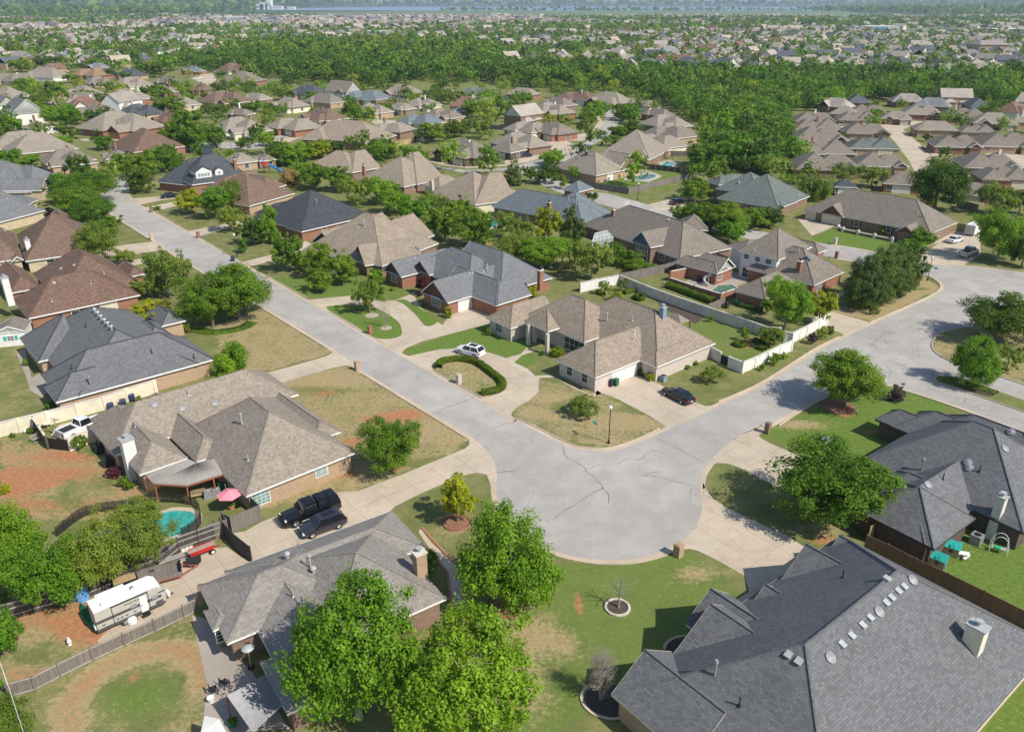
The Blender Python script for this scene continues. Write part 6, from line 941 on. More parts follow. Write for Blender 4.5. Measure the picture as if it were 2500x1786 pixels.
def vehicle(name, label, cat, paint, L, W, belt, roofz, prof, gh, wheels, wr=.34, group=None, glassroof=False, lower=None, alloy='alloy'):
    """prof: (x, deck height, half-width factor) along the length; gh: glasshouse list of (x0base,x1base,x0top,x1top,floor,top)"""
    root = empty(name, (0, 0, 0), label, cat, group); hw = W / 2; b = MB(); secs = []
    for x, zt, k in prof:
        w = hw * k; zb = .26 if abs(x) < L / 2 - .25 else .36
        secs.append([V3((x, -w * .94, zb)), V3((x, -w, zb + .14)), V3((x, -w, zt - .22)), V3((x, -w * .95, zt - .07)), V3((x, -w * .8, zt)), V3((x, 0, zt + .03)), V3((x, w * .8, zt)), V3((x, w * .95, zt - .07)), V3((x, w, zt - .22)), V3((x, w, zb + .14)), V3((x, w * .94, zb)), V3((x, -w * .94, zb))])
    loft(b, secs); body_ = b.build('body', [paint], root)
    for gi, (a0, a1, t0, t1, zf, zt) in enumerate(gh):
        gl = MB(); kb_, kt = .93, .72; lo = [V3((a0, -hw * kb_, zf)), V3((a1, -hw * kb_, zf)), V3((a1, hw * kb_, zf)), V3((a0, hw * kb_, zf))]; up_ = [V3((t0, -hw * kt, zt)), V3((t1, -hw * kt, zt)), V3((t1, hw * kt, zt)), V3((t0, hw * kt, zt))]
        for i, j in ((0, 1), (1, 2), (2, 3), (3, 0)): gl.face([lo[i], lo[j], up_[j], up_[i]])
        gl.build('windows', 'glass_car', root)
        rf = MB(); e = .03; pr = [[V3((t0 - .04, -hw * kt - .02, zt)), V3((t0 + .08, -hw * kt * .8, zt + .05)), V3((t0 + .08, hw * kt * .8, zt + .05)), V3((t0 - .04, hw * kt + .02, zt))], [V3((t1 + .04, -hw * kt - .02, zt)), V3((t1 - .08, -hw * kt * .8, zt + .05)), V3((t1 - .08, hw * kt * .8, zt + .05)), V3((t1 + .04, hw * kt + .02, zt))]]
        rf.face([pr[0][0], pr[1][0], pr[1][1], pr[0][1]]); rf.face([pr[0][1], pr[1][1], pr[1][2], pr[0][2]]); rf.face([pr[0][2], pr[1][2], pr[1][3], pr[0][3]]); rf.face([pr[0][0], pr[0][1], pr[0][2], pr[0][3]]); rf.face([pr[1][3], pr[1][2], pr[1][1], pr[1][0]])
        for i in range(4): rf.tube(lo[i], up_[i], .045, n=5)
        m_ = (a0 + a1) / 2; mt = (t0 + t1) / 2
        if a1 - a0 > 2.0:
            for s in (-1, 1): rf.tube((m_, s * hw * kb_, zf), (mt, s * hw * kt, zt), .04, n=5)
        ro_ = rf.build('car_roof', [paint], root)
        if glassroof: k = MB(); k.box(((t0 + t1) / 2, 0, zt + .055), ((t1 - t0) * .6, W * .45, .02), 0); k.build('sunroof', 'glass_car', ro_)
    wheel_set(root, wheels, hw, wr, alloy=alloy); fz = prof[-2][1]
    for s in (-1, 1):
        k = MB(); k.box((L / 2 - .12, s * hw * .68, fz - .16), (.22, W * .17, .14), s * -.35); k.build('headlight', 'lamp_glass', root)
        k = MB(); k.box((-L / 2 + .06, s * hw * .76, prof[1][1] - .2), (.14, W * .15, .2), 0); k.build('tail_light', 'tail_red', root)
        k = MB(); k.box((gh[0][1] - .25, s * (hw + .1), belt + .06), (.16, .2, .13), 0, bottom=True); k.build('mirror', paint, root)
    k = MB(); k.box((L / 2 + .005, 0, .55), (.05, W * .55, .16), 0); k.build('grille', 'metal_dark', root); k = MB(); k.box((-L / 2 - .005, 0, .62), (.04, .42, .13), 0); k.build('licence_plate', 'lamp_glass', root)
    return root
def sedan(label, paint, group=None, L=4.85, **k):
    h = L / 2; return vehicle('parked_car', label, 'car', paint, L, 1.85, .92, 1.43, [(-h, .7, .8), (-h + .12, .98, .93), (-h + .9, 1.0, 1), (-.6, .95, 1), (.9, .95, 1), (h - .9, .86, .98), (h - .2, .74, .88), (h, .6, .74)], [(-h + .65, h - 1.45, -h + 1.45, .35, .9, 1.42)], (-L * .29, L * .31), .33, group, **k)
def suv(label, paint, group=None, L=4.7, **k):
    h = L / 2; return vehicle('parked_car', label, 'car', paint, L, 1.9, 1.02, 1.66, [(-h, .8, .84), (-h + .12, 1.08, .95), (-h + .8, 1.08, 1), (-.4, 1.04, 1), (.9, 1.04, 1), (h - .8, .98, .98), (h - .2, .86, .9), (h, .66, .78)], [(-h + .1, h - 1.25, -h + .6, .45, 1.0, 1.64)], (-L * .29, L * .3), .37, group, **k)
def pickup(label, paint, topper=False, group=None, L=5.9, big=1.0):
    h = L / 2; bz = 1.2 * big; gh = [(-.55, 1.35, -.4, .75, bz - .02, 1.92 * big)]
    if topper: gh.append((-h + .05, -.62, -h + .3, -.66, bz - .02, 1.9 * big))
    r = vehicle('pickup_truck', label, 'truck', paint, L, 2.0 * big, bz, 1.9, [(-h, bz - .05, .96), (-h + .1, bz, 1), (-.6, bz, 1), (0, bz, 1), (1.3, bz, 1), (h - 1.0, bz - .04, .99), (h - .2, bz - .1, .95), (h, bz - .3, .86)], gh, (-L * .3, L * .33), .42 * big, group)
    if not topper:
        k = MB(); k.box((-h / 2 - .42, 0, bz + .03), (h - .95, 1.5 * big, .03), 0); k.build('truck_bed', 'plastic_black', r)
        k = MB()
        for s in (-1, 1): k.box((-h / 2 - .4, s * .92 * big, bz + .08), (h - .75, .12, .12), 0)
        k.box((-h + .08, 0, bz + .08), (.12, 1.8 * big, .12), 0); k.build('bed_rail', paint, r)
    else:
        k = MB()
        for x in (-1.9, -1.0, -.1, .5): k.box((x, 0, 1.99 * big), (.07, 1.5 * big, .05), 0)
        k.build('roof_rack', 'metal_dark', r)
        for s in (-1, 1): k = MB(); k.tube((-.5, s * 1.02 * big, .5), (1.4, s * 1.02 * big, .5), .06, n=6); k.build('running_board', 'metal_galv', r)
        k = MB(); k.tube((h + .12, -.8, .55), (h + .12, .8, .55), .06, n=6); k.tube((h + .12, -.8, 1.1), (h + .12, .8, 1.1), .05, n=6); [k.tube((h + .12, s, .45), (h + .12, s, 1.1), .05, n=6) for s in (-.8, -.3, .3, .8)]; k.build('bull_bar', 'metal_dark', r)
    return r
pk = pickup('black crew-cab pickup truck with a bed cap and chrome wheels', 'car_black', True, L=6.1, big=1.06); place(pk, 'h', 840, 190, 640, 265)
cr_ = suv('dark plum crossover parked close beside the black pickup', 'car_plum', L=4.75, glassroof=True); place(cr_, 'h', 935, 295, 770, 355)
place(suv('white sport utility car on the circular hedge-ringed drive', 'car_white', L=4.65, glassroof=True), 'F', 1780, 372, 1667, 341)
place(sedan('black luxury sedan on the corner house side driveway', 'car_black', L=5.1), 'G', 1476, 884, 1351, 819)
place(pickup('white pickup with an open bed half under the tan eave', 'car_white', False, L=5.6), 'E', 655, 985, 790, 925)
place(sedan('dark navy sedan on the narrow left driveway', 'car_navy'), 'A', 1352, 430, 1480, 418)
place(sedan('white sedan on the wide drive behind the cypress row', 'car_white'), 'D', 1722, 782, 1790, 760)
place(pickup('silver-white pickup in tree shade by the turning circle', 'car_silver', False), 'D', 1830, 888, 1960, 835)
place(suv('dark blue car on the corner drive, nearer of two', 'car_navy'), 'N', 1218, 530, 1280, 522); place(suv('dark grey car on the corner drive, farther of two', 'car_black'), 'N', 1180, 524, 1240, 515)
place(suv('silver car just behind the two dark corner cars', 'car_silver'), 'N', 1215, 497, 1270, 490); place(pickup('white pickup beside the box trailer', 'car_white', False), 'N', 1312, 503, 1260, 506)
place(suv('black sport utility car before white garage doors', 'car_black'), 'M', 1815, 366, 1870, 362); place(sedan('silver sedan on the arched-gable house drive', 'car_silver'), 'M', 1626, 405, 1680, 400)
place(suv('white sport utility car between two dark villas', 'car_white'), 'D', 1822, 238, 1900, 232); place(sedan('dark maroon car in shade by the clipped trees', 'car_black'), 'C', 1470, 480, 1530, 465)
place(suv('white van tucked among the villa roofs', 'car_white'), 'O', 1255, 372, 1300, 368); place(sedan('white car at the small far turning circle', 'car_white'), 'M', 1102, 98, 1150, 96)
place(sedan('dark car on the far central drive', 'car_black'), 'N', 757, 221, 800, 219); place(suv('black car among the central roofs', 'car_black'), 'M', 2190, 300, 2240, 296)
def box_trailer(label, L, W, H, mat='rv_white'):
    r = empty('box_trailer', (0, 0, 0), label, 'trailer'); k = MB(); k.box((0, 0, .5 + H / 2), (L, W, H), 0, bottom=True, taper=.985); b = k.build('body', mat, r)
    k = MB(); k.box((0, 0, .52), (L + .05, W + .06, .1), 0); k.build('trim_rail', 'metal_galv', r); k = MB(); k.box((-L / 2 - .02, 0, .5 + H * .48), (.03, W * .86, H * .85), 0); k.build('rear_door', 'metal_galv', r)
    k = MB(); k.tube((L / 2, -.5, .5), (L / 2 + 1.1, 0, .5), .05, n=5); k.tube((L / 2, .5, .5), (L / 2 + 1.1, 0, .5), .05, n=5); k.build('tow_bar', 'metal_dark', r); wheel_set(r, (-.35, .35), W / 2 - .05, .33); return r
place(box_trailer('white box trailer parked at the drive end', 4.6, 2.1, 2.1), 'D', 1862, 722, 1925, 690); place(box_trailer('white box trailer beside the tan house', 6.5, 2.3, 2.2), 'N', 1232, 495, 1290, 500)
# ---- travel trailer
rv = empty('travel_trailer', (0, 0, 0), 'white and grey camper trailer with a covered wheel behind the fence', 'camper')
def rv_side(s, y, inset=0): return [V3((x, y, z)) for x, z in s]
RP = [(-3.55, .6), (3.05, .6), (3.5, 1.1), (3.55, 1.9), (3.2, 2.75), (2.7, 3.1), (-3.55, 3.12)]
k = MB(); n_ = len(RP); A_ = rv_side(RP, -1.22); B_ = rv_side(RP, 1.22)
for i in range(n_): j = (i + 1) % n_; k.face([A_[i], B_[i], B_[j], A_[j]], None, 1 if i >= 4 and i < 6 else 0)
k.face(A_); k.face(B_[::-1]); k.build('body', ['rv_beige', 'rv_white'], rv)
k = MB(); k.box((-.45, 0, 3.14), (6.2, 2.4, .05), 0); k.build('roof_skin', 'rv_white', rv)
for s in (-1, 1):
    k = MB(); k.box((-.25, s * 1.232, 1.78), (6.6, .02, .34), 0); k.box((-.1, s * 1.232, .78), (6.9, .02, .34), 0); k.box((3.12, s * 1.232, 2.28), (.7, .02, .16), 0); k.build('stripe', 'rv_stripe', rv)
    k = MB(); [k.box((x, s * 1.25, 2.0), (.62, .03, .46), 0) for x in (.2, 2.4)]; k.build('window', 'glass_light', rv)
    k = MB(); k.box((-1.9, s * 1.26, 1.9), (.05, .05, 2.3), 0); k.box((1.75, s * 1.26, 1.9), (.05, .05, 2.3), 0); k.box((-.1, s * 1.26, 3.0), (3.7, .1, .1), 0); k.build('awning_frame', 'metal_dark', rv)
k = MB(); k.box((1.2, -1.255, 1.7), (.72, .05, 1.95), 0); dd_ = k.build('door', 'rv_white', rv); k = MB(); k.box((.95, -1.29, 1.6), (.06, .04, .2), 0); k.build('handle', 'metal_dark', dd_)
k = MB(); k.box((1.2, -1.5, .45), (.8, .5, .06), 0, bottom=True); k.build('step', 'metal_dark', rv); k = MB(); [k.box((x, -1.25, 1.25), (.28, .03, .12), 0) for x in (-1.5, -1.1, -.6, .2, -2.9)]; k.box((2.75, -1.25, 1.15), (.75, .03, .3), 0); k.build('hatch', 'rv_stripe', rv)
k = MB(); k.box((-1.2, 1.55, 1.9), (2.9, .75, 2.1), 0, bottom=True); k.build('slide_out', 'rv_white', rv)
k = MB(); k.box((.7, .3, 3.22), (.34, .3, .1), 0); k.tube((.55, 0, 3.16), (.55, 0, 3.5), .05, n=8); k.tube((-2.6, -.5, 3.1), (-2.6, -.5, 3.45), .04, n=6); k.build('roof_vent', 'metal_grey', rv)
wheel_set(rv, (-.9, -.05), 1.2, .36); k = MB(); k.lathe((-.3, -1.32, .0), [(.5, .1), (.5, .55), (.32, .78), (0, .82)], 12); k.build('wheel_cover', 'rv_white', rv)
k = MB(); k.tube((-3.72, -.6, .95), (-3.6, -.6, .95), .38, n=16); k.build('spare_wheel', 'rv_white', rv); k = MB(); k.tube((3.2, -.6, .5), (4.6, 0, .5), .05, n=5); k.tube((3.2, .6, .5), (4.6, 0, .5), .05, n=5); k.build('tow_bar', 'metal_dark', rv)
k = MB(); [k.lathe((4.0, s, .5), [(.17, 0), (.2, .1), (.2, .5), (.1, .62), (0, .64)], 10) for s in (-.2, .2)]; k.build('gas_bottle', 'rv_white', rv)
def text(s, size, parent, loc, rot, mat, name='lettering'):
    cu = bpy.data.curves.new(name, 'FONT'); cu.body = s; cu.size = size; cu.extrude = .004; cu.align_x = 'CENTER'; o = bpy.data.objects.new(name, cu); COL.objects.link(o); bpy.context.view_layer.update()
    me = bpy.data.meshes.new_from_object(o.evaluated_get(bpy.context.evaluated_depsgraph_get())); bpy.data.objects.remove(o); me.materials.clear(); me.materials.append(MATS[mat]); o = bpy.data.objects.new(name, me); COL.objects.link(o)
    o.parent = parent; o.location = loc; o.rotation_euler = rot; return o
text('WOLF PUP', .34, rv, (.1, -1.24, 2.42), (math.pi / 2, 0, 0), 'metal_dark')
pa, pb_ = g('b', 265, 745), g('b', 1150, 345); dv = (pb_ - pa).normalized(); nn_ = V3((-dv.y, dv.x, 0)); nn_ = nn_ if nn_.dot(pa) > 0 else -nn_
rv.location = (pa + pb_) / 2 + nn_ * 1.3; rv.rotation_euler = (0, 0, math.atan2(dv.y, dv.x)); rv.scale = ((pb_ - pa).length / 6.9,) * 3
# ---- utility trailer, wagon, mower, cart, clutter
ut = empty('utility_trailer', (0, 0, 0), 'long wooden-bed utility trailer with a rusty tow frame', 'trailer'); k = MB(); k.box((0, 0, .55), (4.4, 1.9, .08), 0, bottom=True); k.build('bed', 'planks_grey', ut)
for s in (-1, 1): k = MB(); k.box((0, s * .95, .78), (4.4, .05, .4), 0); k.build('side_board', 'planks_grey', ut)
k = MB(); k.box((2.2, 0, .9), (.05, 1.9, .7), 0); k.build('front_board', 'metal_dark', ut); k = MB(); k.tube((2.2, -.8, .5), (3.6, 0, .5), .06, n=5); k.tube((2.2, .8, .5), (3.6, 0, .5), .06, n=5); k.box((0, -.98, .5), (4.5, .06, .12), 0); k.box((0, .98, .5), (4.5, .06, .12), 0); k.build('tow_frame', 'paint_rust', ut); wheel_set(ut, (-.3,), .95, .33)
place(ut, 'a', 1480, 1260, 2000, 1120)
wg_ = empty('farm_wagon', (0, 0, 0), 'small red board wagon on pneumatic wheels', 'wagon'); k = MB(); k.box((0, 0, .75), (2.3, .9, .35), 0, bottom=True); k.build('box', 'plastic_red', wg_); k = MB(); [k.box((0, y, .96), (2.6, .12, .05), 0) for y in (-.3, -.1, .15)]; k.build('plank', 'wood_grey', wg_); wheel_set(wg_, (-.8, .9), .55, .27, .16, 'wall_cream'); k = MB(); k.tube((1.1, 0, .4), (2.1, 0, .5), .03, n=5); k.build('handle', 'metal_dark', wg_); place(wg_, 'a', 2120, 900, 2300, 830)
mo = empty('garden_cart', (0, 0, 0), 'black poly dump cart with tan hubs on the concrete pad', 'cart'); k = MB(); k.box((0, 0, .5), (1.1, .75, .35), 0, bottom=True, taper=1.25); k.build('tub', 'plastic_black', mo); wheel_set(mo, (-.1,), .5, .22, .14, 'wall_cream'); k = MB(); k.tube((.5, 0, .4), (1.4, 0, .35), .03, n=5); k.build('handle', 'metal_dark', mo); place(mo, 'a', 2010, 1040, 1850, 1080)
go = empty('golf_cart', (0, 0, 0), 'old open cart stacked with brush beside the camper', 'cart'); k = MB(); k.box((0, 0, .55), (2.2, 1.2, .4), 0, bottom=True); k.build('body', 'metal_dark', go); k = MB(); k.box((0, 0, .8), (1.9, 1.0, .12), 0); k.build('load', 'planks_tan', go); wheel_set(go, (-.7, .7), .6, .25, .18); place(go, 'a', 1030, 1330, 1200, 1270)
tp = empty('water_tank', (0, 0, 0), 'blue tarp-covered tank behind the camper', 'tank'); k = MB(); k.lathe((0, 0, 0), [(.55, 0), (.6, .7), (.5, 1.5), (.2, 1.75), (0, 1.8)], 10); k.build('cover', 'tarp_blue', tp); k = MB(); k.tube((-.6, 0, 1.5), (.7, 0, 1.9), .05, n=6); k.build('pole', 'metal_galv', tp); place(tp, 'I', 660, 570)
bo = empty('canoe', (0, 0, 0), 'upturned long dark green canoe leaning behind the camper', 'boat'); k = MB(); S_ = []
for x, w_, z in ((-2.2, .02, .25), (-1.6, .25, .3), (-.6, .42, .36), (.6, .42, .36), (1.6, .25, .3), (2.2, .02, .25)): S_.append([V3((x, -w_, .05)), V3((x, -w_ * .8, z * .8)), V3((x, 0, z + .1)), V3((x, w_ * .8, z * .8)), V3((x, w_, .05))])
loft(k, S_, 0, False); k.build('hull', 'plastic_green', bo); place(bo, 'I', 700, 720, 640, 620)
for x, y, sz, lb in ((1100, 1080, 1.3, 'tall white shelving rack by the fence'), (1180, 980, 1.1, 'white wire rack under the tree')):
    r = empty('shelf_rack', (0, 0, 0), lb, 'rack'); k = MB(); [k.box((0, 0, z), (sz, .5, .04), 0, bottom=True) for z in (.3, .8, 1.3, 1.7)]; k.build('shelf', 'rv_white', r); k = MB(); [k.tube((i * sz / 2, j * .24, 0), (i * sz / 2, j * .24, 1.8), .03, n=4) for i in (-1, 1) for j in (-1, 1)]; k.build('post', 'metal_galv', r); place(r, 'a', x, y, x + 200, y - 90)
r = empty('lumber_pile', (0, 0, 0), 'weathered board pile lying along the back fence', 'pile'); k = MB()
for i in range(9): k.box((random.uniform(-.5, .5), random.uniform(-.35, .35), .06 + .05 * i), (4.2, .2, .05), random.uniform(-.05, .05))
k.build('board', 'wood_grey', r); place(r, 'a', 1650, 1010, 1850, 940)
r = empty('stone_row', (0, 0, 0), 'row of white blocks edging the bed by the fence', 'blocks'); k = MB()
for i in range(14): k.box((i * .42 - 2.9, random.uniform(-.12, .12), .14), (.32, .28, .28), random.uniform(-.4, .4))
k.build('block', 'wall_white', r); place(r, 'a', 1580, 930, 1780, 860)
# ---- lamps, signs, mail pillars, bins
def street_lamp(c, x, yb, yt, label):
    p = g(c, x, yb); h = min(6, max(4, height_at(p, c, x, yt))) ; r = empty('street_lamp', p, label, 'street lamp', 'black lamp posts along the streets')
    k = MB(); k.lathe(p, [(.2, 0), (.17, .12), (.1, .4), (.065, .6), (.05, h - .55), (.09, h - .5)], 10); k.build('pole', 'metal_dark', r); k = MB(); k.lathe(p, [(.08, h - .5), (.2, h - .35), (.22, h - .15), (.12, h), (0, h + .03)], 12); k.build('globe', 'lamp_glass', r); k = MB(); k.lathe(p, [(.06, h), (.03, h + .08), (0, h + .18)], 8); k.build('finial', 'metal_dark', r)
for a_ in [('G', 928, 1238, 940, 'lamp post on the corner lawn point above the bulb'), ('D', 1507, 1087, 895, 'lamp post on the kerb of the right turning circle'), ('A', 1880, 897, 715, 'lamp post on the left street lawn by the navy bin'), ('C', 1157, 450, 310, 'lamp post on the grass outside the kidney pool fence'), ('A', 748, 412, 300, 'lamp post at the left street bend'), ('B', 1925, 206, 88, 'lamp post before the dark brick corner house'), ('M', 1283, 488, 410, 'lamp post on the far left street'), ('N', 1703, 292, 238, 'lamp post at the top of the curving street'), ('C', 1195, 205, 155, 'lamp post inside the pool fence row')]: street_lamp(*a_)
def street_sign(c, x, y, label):
    p = g(c, x, y); r = empty('street_sign', p, label, 'street sign'); k = MB(); k.tube(p, p + V3((0, 0, 2.35)), .03, n=6); k.build('post', 'metal_galv', r)
    for z, an in ((2.4, math.atan2(UA.y, UA.x)), (2.62, math.atan2(UB.y, UB.x))): k = MB(); k.box((p.x, p.y, z), (.85, .03, .2), an, bottom=True); k.build('name_blade', 'sign_green', r)
street_sign('G', 812, 1215, 'green crossed street name sign beside the corner lamp post'); street_sign('D', 1552, 1085, 'green street name sign on the turning circle kerb')
def mailbox(c, x, y, label, mat, sz=.6, h=1.35):
    p = g(c, x, y); an = math.atan2(UA.y, UA.x); r = empty('mail_pillar', p, label, 'mailbox', 'brick mailbox pillars along the kerbs'); k = MB(); k.box((p.x, p.y, h / 2), (sz, sz, h), an); k.build('pillar', mat, r)
    k = MB(); k.box((p.x, p.y, h + .04), (sz + .1, sz + .1, .08), an, bottom=True); k.box((p.x, p.y, h + .11), (sz * .8, sz * .8, .07), an); k.build('cap', mat, r); q = p + UB * (sz / 2 + .01); k = MB(); k.box((q.x, q.y, h * .72), (.24, .05, .24), an); k.build('letter_door', 'metal_galv', r)
for a_ in [('F', 885, 500, 'brown brick mail pillar at the dry lawn driveway corner', 'brick_tan'), ('F', 987, 212, 'red brick mail pillar at the green island tip', 'brick_red'), ('F', 1690, 605, 'pale brick mail pillar inside the hedge island', 'brick_pale'), ('G', 2185, 1158, 'brown brick mail pillar at the right driveway kerb', 'brick_brown'), ('K', 1262, 432, 'tan brick mail pillar on the bulb kerb', 'brick_tan', .75, 1.3), ('A', 1205, 765, 'cream stone mail pillar on the left kerb', 'stone_cream'),
           ('A', 1575, 750, 'red brick mail pillar beside a small blue sign', 'brick_red'), ('A', 1203, 545, 'dark red mail pillar between two left driveways', 'brick_brown'), ('A', 1042, 368, 'red brick mail pillar inside the street bend', 'brick_red'), ('A', 795, 372, 'pale stone mail pillar on the bend lawn', 'brick_pale'), ('D', 773, 800, 'white-topped mail pillar on the bright green lawn', 'brick_pale'), ('D', 785, 912, 'red brick mail pillar beyond the two-storey house', 'brick_red'), ('N', 1550, 440, 'dark mail pillar on the curving street kerb', 'brick_dark'), ('N', 1548, 512, 'dark brick mail pillar by the tan street houses', 'brick_dark')]: mailbox(*a_)
r = empty('yard_sign', g('A', 1620, 740), 'small blue yard sign by the red mail pillar', 'sign'); k = MB(); p = g('A', 1620, 740); k.box((p.x, p.y, .5), (.6, .04, .4), math.atan2(UA.y, UA.x) + 1.2); k.build('board', 'tarp_blue', r); k = MB(); k.tube(p, p + V3((0, 0, .4)), .02, n=4); k.build('stake', 'metal_galv', r)
def bin_(c, x, y, label, mat, s=1.0):
    p = g(c, x, y); r = empty('wheelie_bin', p, label, 'bin'); k = MB(); k.box((p.x, p.y, .5 * s), (.55 * s, .6 * s, .96 * s), math.atan2(UA.y, UA.x), taper=1.15); k.build('bin_body', mat, r); k = MB(); k.box((p.x, p.y, 1.02 * s), (.66 * s, .74 * s, .08 * s), math.atan2(UA.y, UA.x), bottom=True, taper=.85); k.build('lid', mat, r)
    k = MB(); [k.tube(p + UA * i * .27 * s - UB * .3 * s + V3((0, 0, .12 * s)), p + UA * i * .33 * s - UB * .3 * s + V3((0, 0, .12 * s)), .12 * s, n=8) for i in (-1, 1)]; k.build('wheel', 'rubber', r)
for a_ in [('E', 885, 815, 'navy wheeled bin by the cream wall, leftmost of three', 'plastic_navy'), ('E', 982, 785, 'navy wheeled bin by the cream wall, middle of three', 'plastic_navy'), ('E', 1048, 742, 'navy wheeled bin by the cream wall, rightmost of three', 'plastic_navy'), ('G', 945, 785, 'dark grey wheeled bin beside the white garage door', 'plastic_black'), ('G', 985, 780, 'green wheeled bin beside the white garage door', 'plastic_green'), ('A', 1848, 932, 'navy wheeled bin on the left street kerb', 'plastic_navy'),
           ('C', 1940, 1282, 'green wheeled bin by the red pool wall', 'plastic_green'), ('C', 1860, 1305, 'black wheeled bin by the picket fence', 'plastic_black'), ('A', 393, 415, 'navy bin by the pale stone house', 'plastic_navy'), ('C', 1515, 1030, 'dark blue bin outside the arched red wall', 'plastic_navy'), ('C', 1640, 1095, 'navy bin on the pool patio', 'plastic_navy'), ('N', 1610, 415, 'dark bin on the curving street kerb', 'plastic_navy'), ('N', 1636, 462, 'dark bin opposite the tan street houses', 'plastic_black')]: bin_(*a_)
def ac(c, x, y, label, mat='metal_grey', s=.85):
    p = g(c, x, y); r = empty('air_conditioner', p, label, 'air conditioner'); k = MB(); k.box((p.x, p.y, s / 2), (s, s, s), math.atan2(UA.y, UA.x)); k.build('casing', mat, r); k = MB(); k.lathe((p.x, p.y, s), [(.36, 0.01), (.3, .05), (.1, .06), (0, .07)], 14); k.build('fan_guard', 'metal_dark', r)
ac('G', 1360, 745, 'grey air conditioning unit at the pale corner house', 'blue_paint'); ac('E', 795, 1145, 'tall grey unit behind the tan house, upper one', 'plastic_black', 1.0); ac('E', 855, 1250, 'tall grey unit behind the tan house, lower one', 'plastic_black', 1.05); ac('E', 1500, 575, 'pale air conditioning unit at the orange brick wall', 'metal_galv', .8); ac('c', 890, 150, 'green-grey air conditioning unit on the right lawn', 'metal_grey', 1.0)
# ---- fences and walls
def fence(label, pts, h, mat, thick=.05, posts=None, cap=None, sp=2.6, name='fence', cat='fence', rails=None, pm=None, ph=.1):
    c0 = sum(pts, V3()) / len(pts); r = empty(name, V3((c0.x, c0.y, 0)), label, cat); k = MB(); cp = MB(); rl = MB(); P_ = []
    for a, b in zip(pts[:-1], pts[1:]):
        a, b = V3((a.x, a.y, 0)), V3((b.x, b.y, 0)); d = b - a; L_ = d.length; an = math.atan2(d.y, d.x); m_ = (a + b) / 2; nn = V3((-d.y, d.x, 0)).normalized(); nn = -nn if nn.dot(m_) > 0 else nn
        k.box((m_.x, m_.y, h / 2), (L_, thick, h), an)
        if cap: cp.box((m_.x, m_.y, h + .04), (L_ + .02, thick + .12, .09), an, bottom=True)
        if rails:
            for z in rails: q = m_ + nn * (thick / 2 + .03); rl.box((q.x, q.y, z), (L_, .06, .1), an, bottom=True)
        n_ = max(1, round(L_ / sp)); P_ += [(a.lerp(b, i / n_) + nn * ((thick / 2 + .05) if rails else 0), an) for i in range(n_)]
    P_.append((V3((pts[-1].x, pts[-1].y, 0)), an)); k.build('panel', mat, r)
    if cap: cp.build('coping', cap, r)
    if rails: rl.build('rail', 'wood_grey', r)
    if posts:
        for q, a_ in P_[:60]: k = MB(); k.box((q.x, q.y, (h + ph) / 2), (posts, posts, h + ph), a_); k.build('post', pm or mat, r)
    return r
Wp = lambda *s: gm(*s)
fence('white concrete garden wall stepping down behind the corner house', Wp(('C', [(1012, 1115), (1240, 1210), (1470, 1295), (1700, 1375), (1940, 1455), (2180, 1540)]), ('H', [(330, 245)])), 1.8, 'wall_concrete', .15, .35, 'wall_concrete', 3.6, 'garden_wall', 'wall')
fence('sunlit white wall running behind the grey garage house', Wp(('C', [(705, 1180), (830, 1150), (1012, 1115)])), 1.8, 'wall_white', .15, .3, 'wall_concrete', 3, 'garden_wall', 'wall')
fence('white street-side wall between two shrub beds, upper stretch', Wp(('H', [(370, 275), (430, 285), (545, 225), (640, 170), (710, 130)])), 1.7, 'wall_white', .15, .3, 'wall_concrete', 3, 'garden_wall', 'wall')
fence('white street-side wall ending at the iron gate', Wp(('H', [(425, 345), (330, 385), (135, 480), (35, 522)]), ('G', [(1985, 685), (1880, 640)])), 1.7, 'wall_white', .15, .3, 'wall_concrete', 3, 'garden_wall', 'wall')
fence('short white wall joining the pale corner house', Wp(('G', [(1700, 545), (1808, 598)])), 1.7, 'wall_concrete', .15, .3, 'wall_concrete', 3, 'garden_wall', 'wall')
fence('dark iron gate in the white wall', Wp(('G', [(1815, 603), (1875, 632)])), 1.4, 'metal_dark', .03, .06, None, .4, 'gate', 'gate')
fence('long cream block wall behind the slate-roofed house', Wp(('E', [(-80, 1045), (170, 985), (390, 930), (625, 868), (840, 808), (1020, 745), (1240, 678)])), 1.85, 'wall_cream', .18, .4, 'wall_concrete', 4.4, 'garden_wall', 'wall')
fence('dark side wall dropping from the cream wall to the red yard', Wp(('E', [(285, 975), (330, 1040), (385, 1125)])), 1.8, 'planks_dark', .12, .2, 'wall_cream', 2, 'fence', 'fence')
fence('black mesh gate beside the white pickup', Wp(('E', [(400, 1120), (480, 1130), (560, 1135)])), 1.5, 'metal_dark', .03, .08, None, 1.5, 'gate', 'gate')
fence('cream wall beside the white pickup', Wp(('E', [(565, 1135), (660, 1095), (750, 1065)])), 1.7, 'wall_cream', .15, .3, 'wall_cream', 3, 'garden_wall', 'wall')
fence('grey board fence between the pool and the camper yard', Wp(('I', [(-60, 760), (90, 735), (270, 680), (450, 630), (620, 590)]), ('a', [(1050, 1270), (1500, 1100)]), ('I', [(1420, 200), (1580, 140), (1760, 75)])), 1.8, 'planks_dark', .05, .1, None, 2.6, rails=(.5, 1.2, 1.75))
fence('weathered grey fence wrapping the umbrella corner', Wp(('h', [(5, 395), (190, 340)]), ('d', [(800, 545), (880, 590), (1138, 478), (1000, 340)])), 1.9, 'planks_grey', .05, .1, None, 2.6)
fence('dark brown gate fence across the concrete pad', Wp(('h', [(135, 330), (240, 450), (375, 560)])), 1.9, 'planks_dark', .05, .1, None, 2.6)
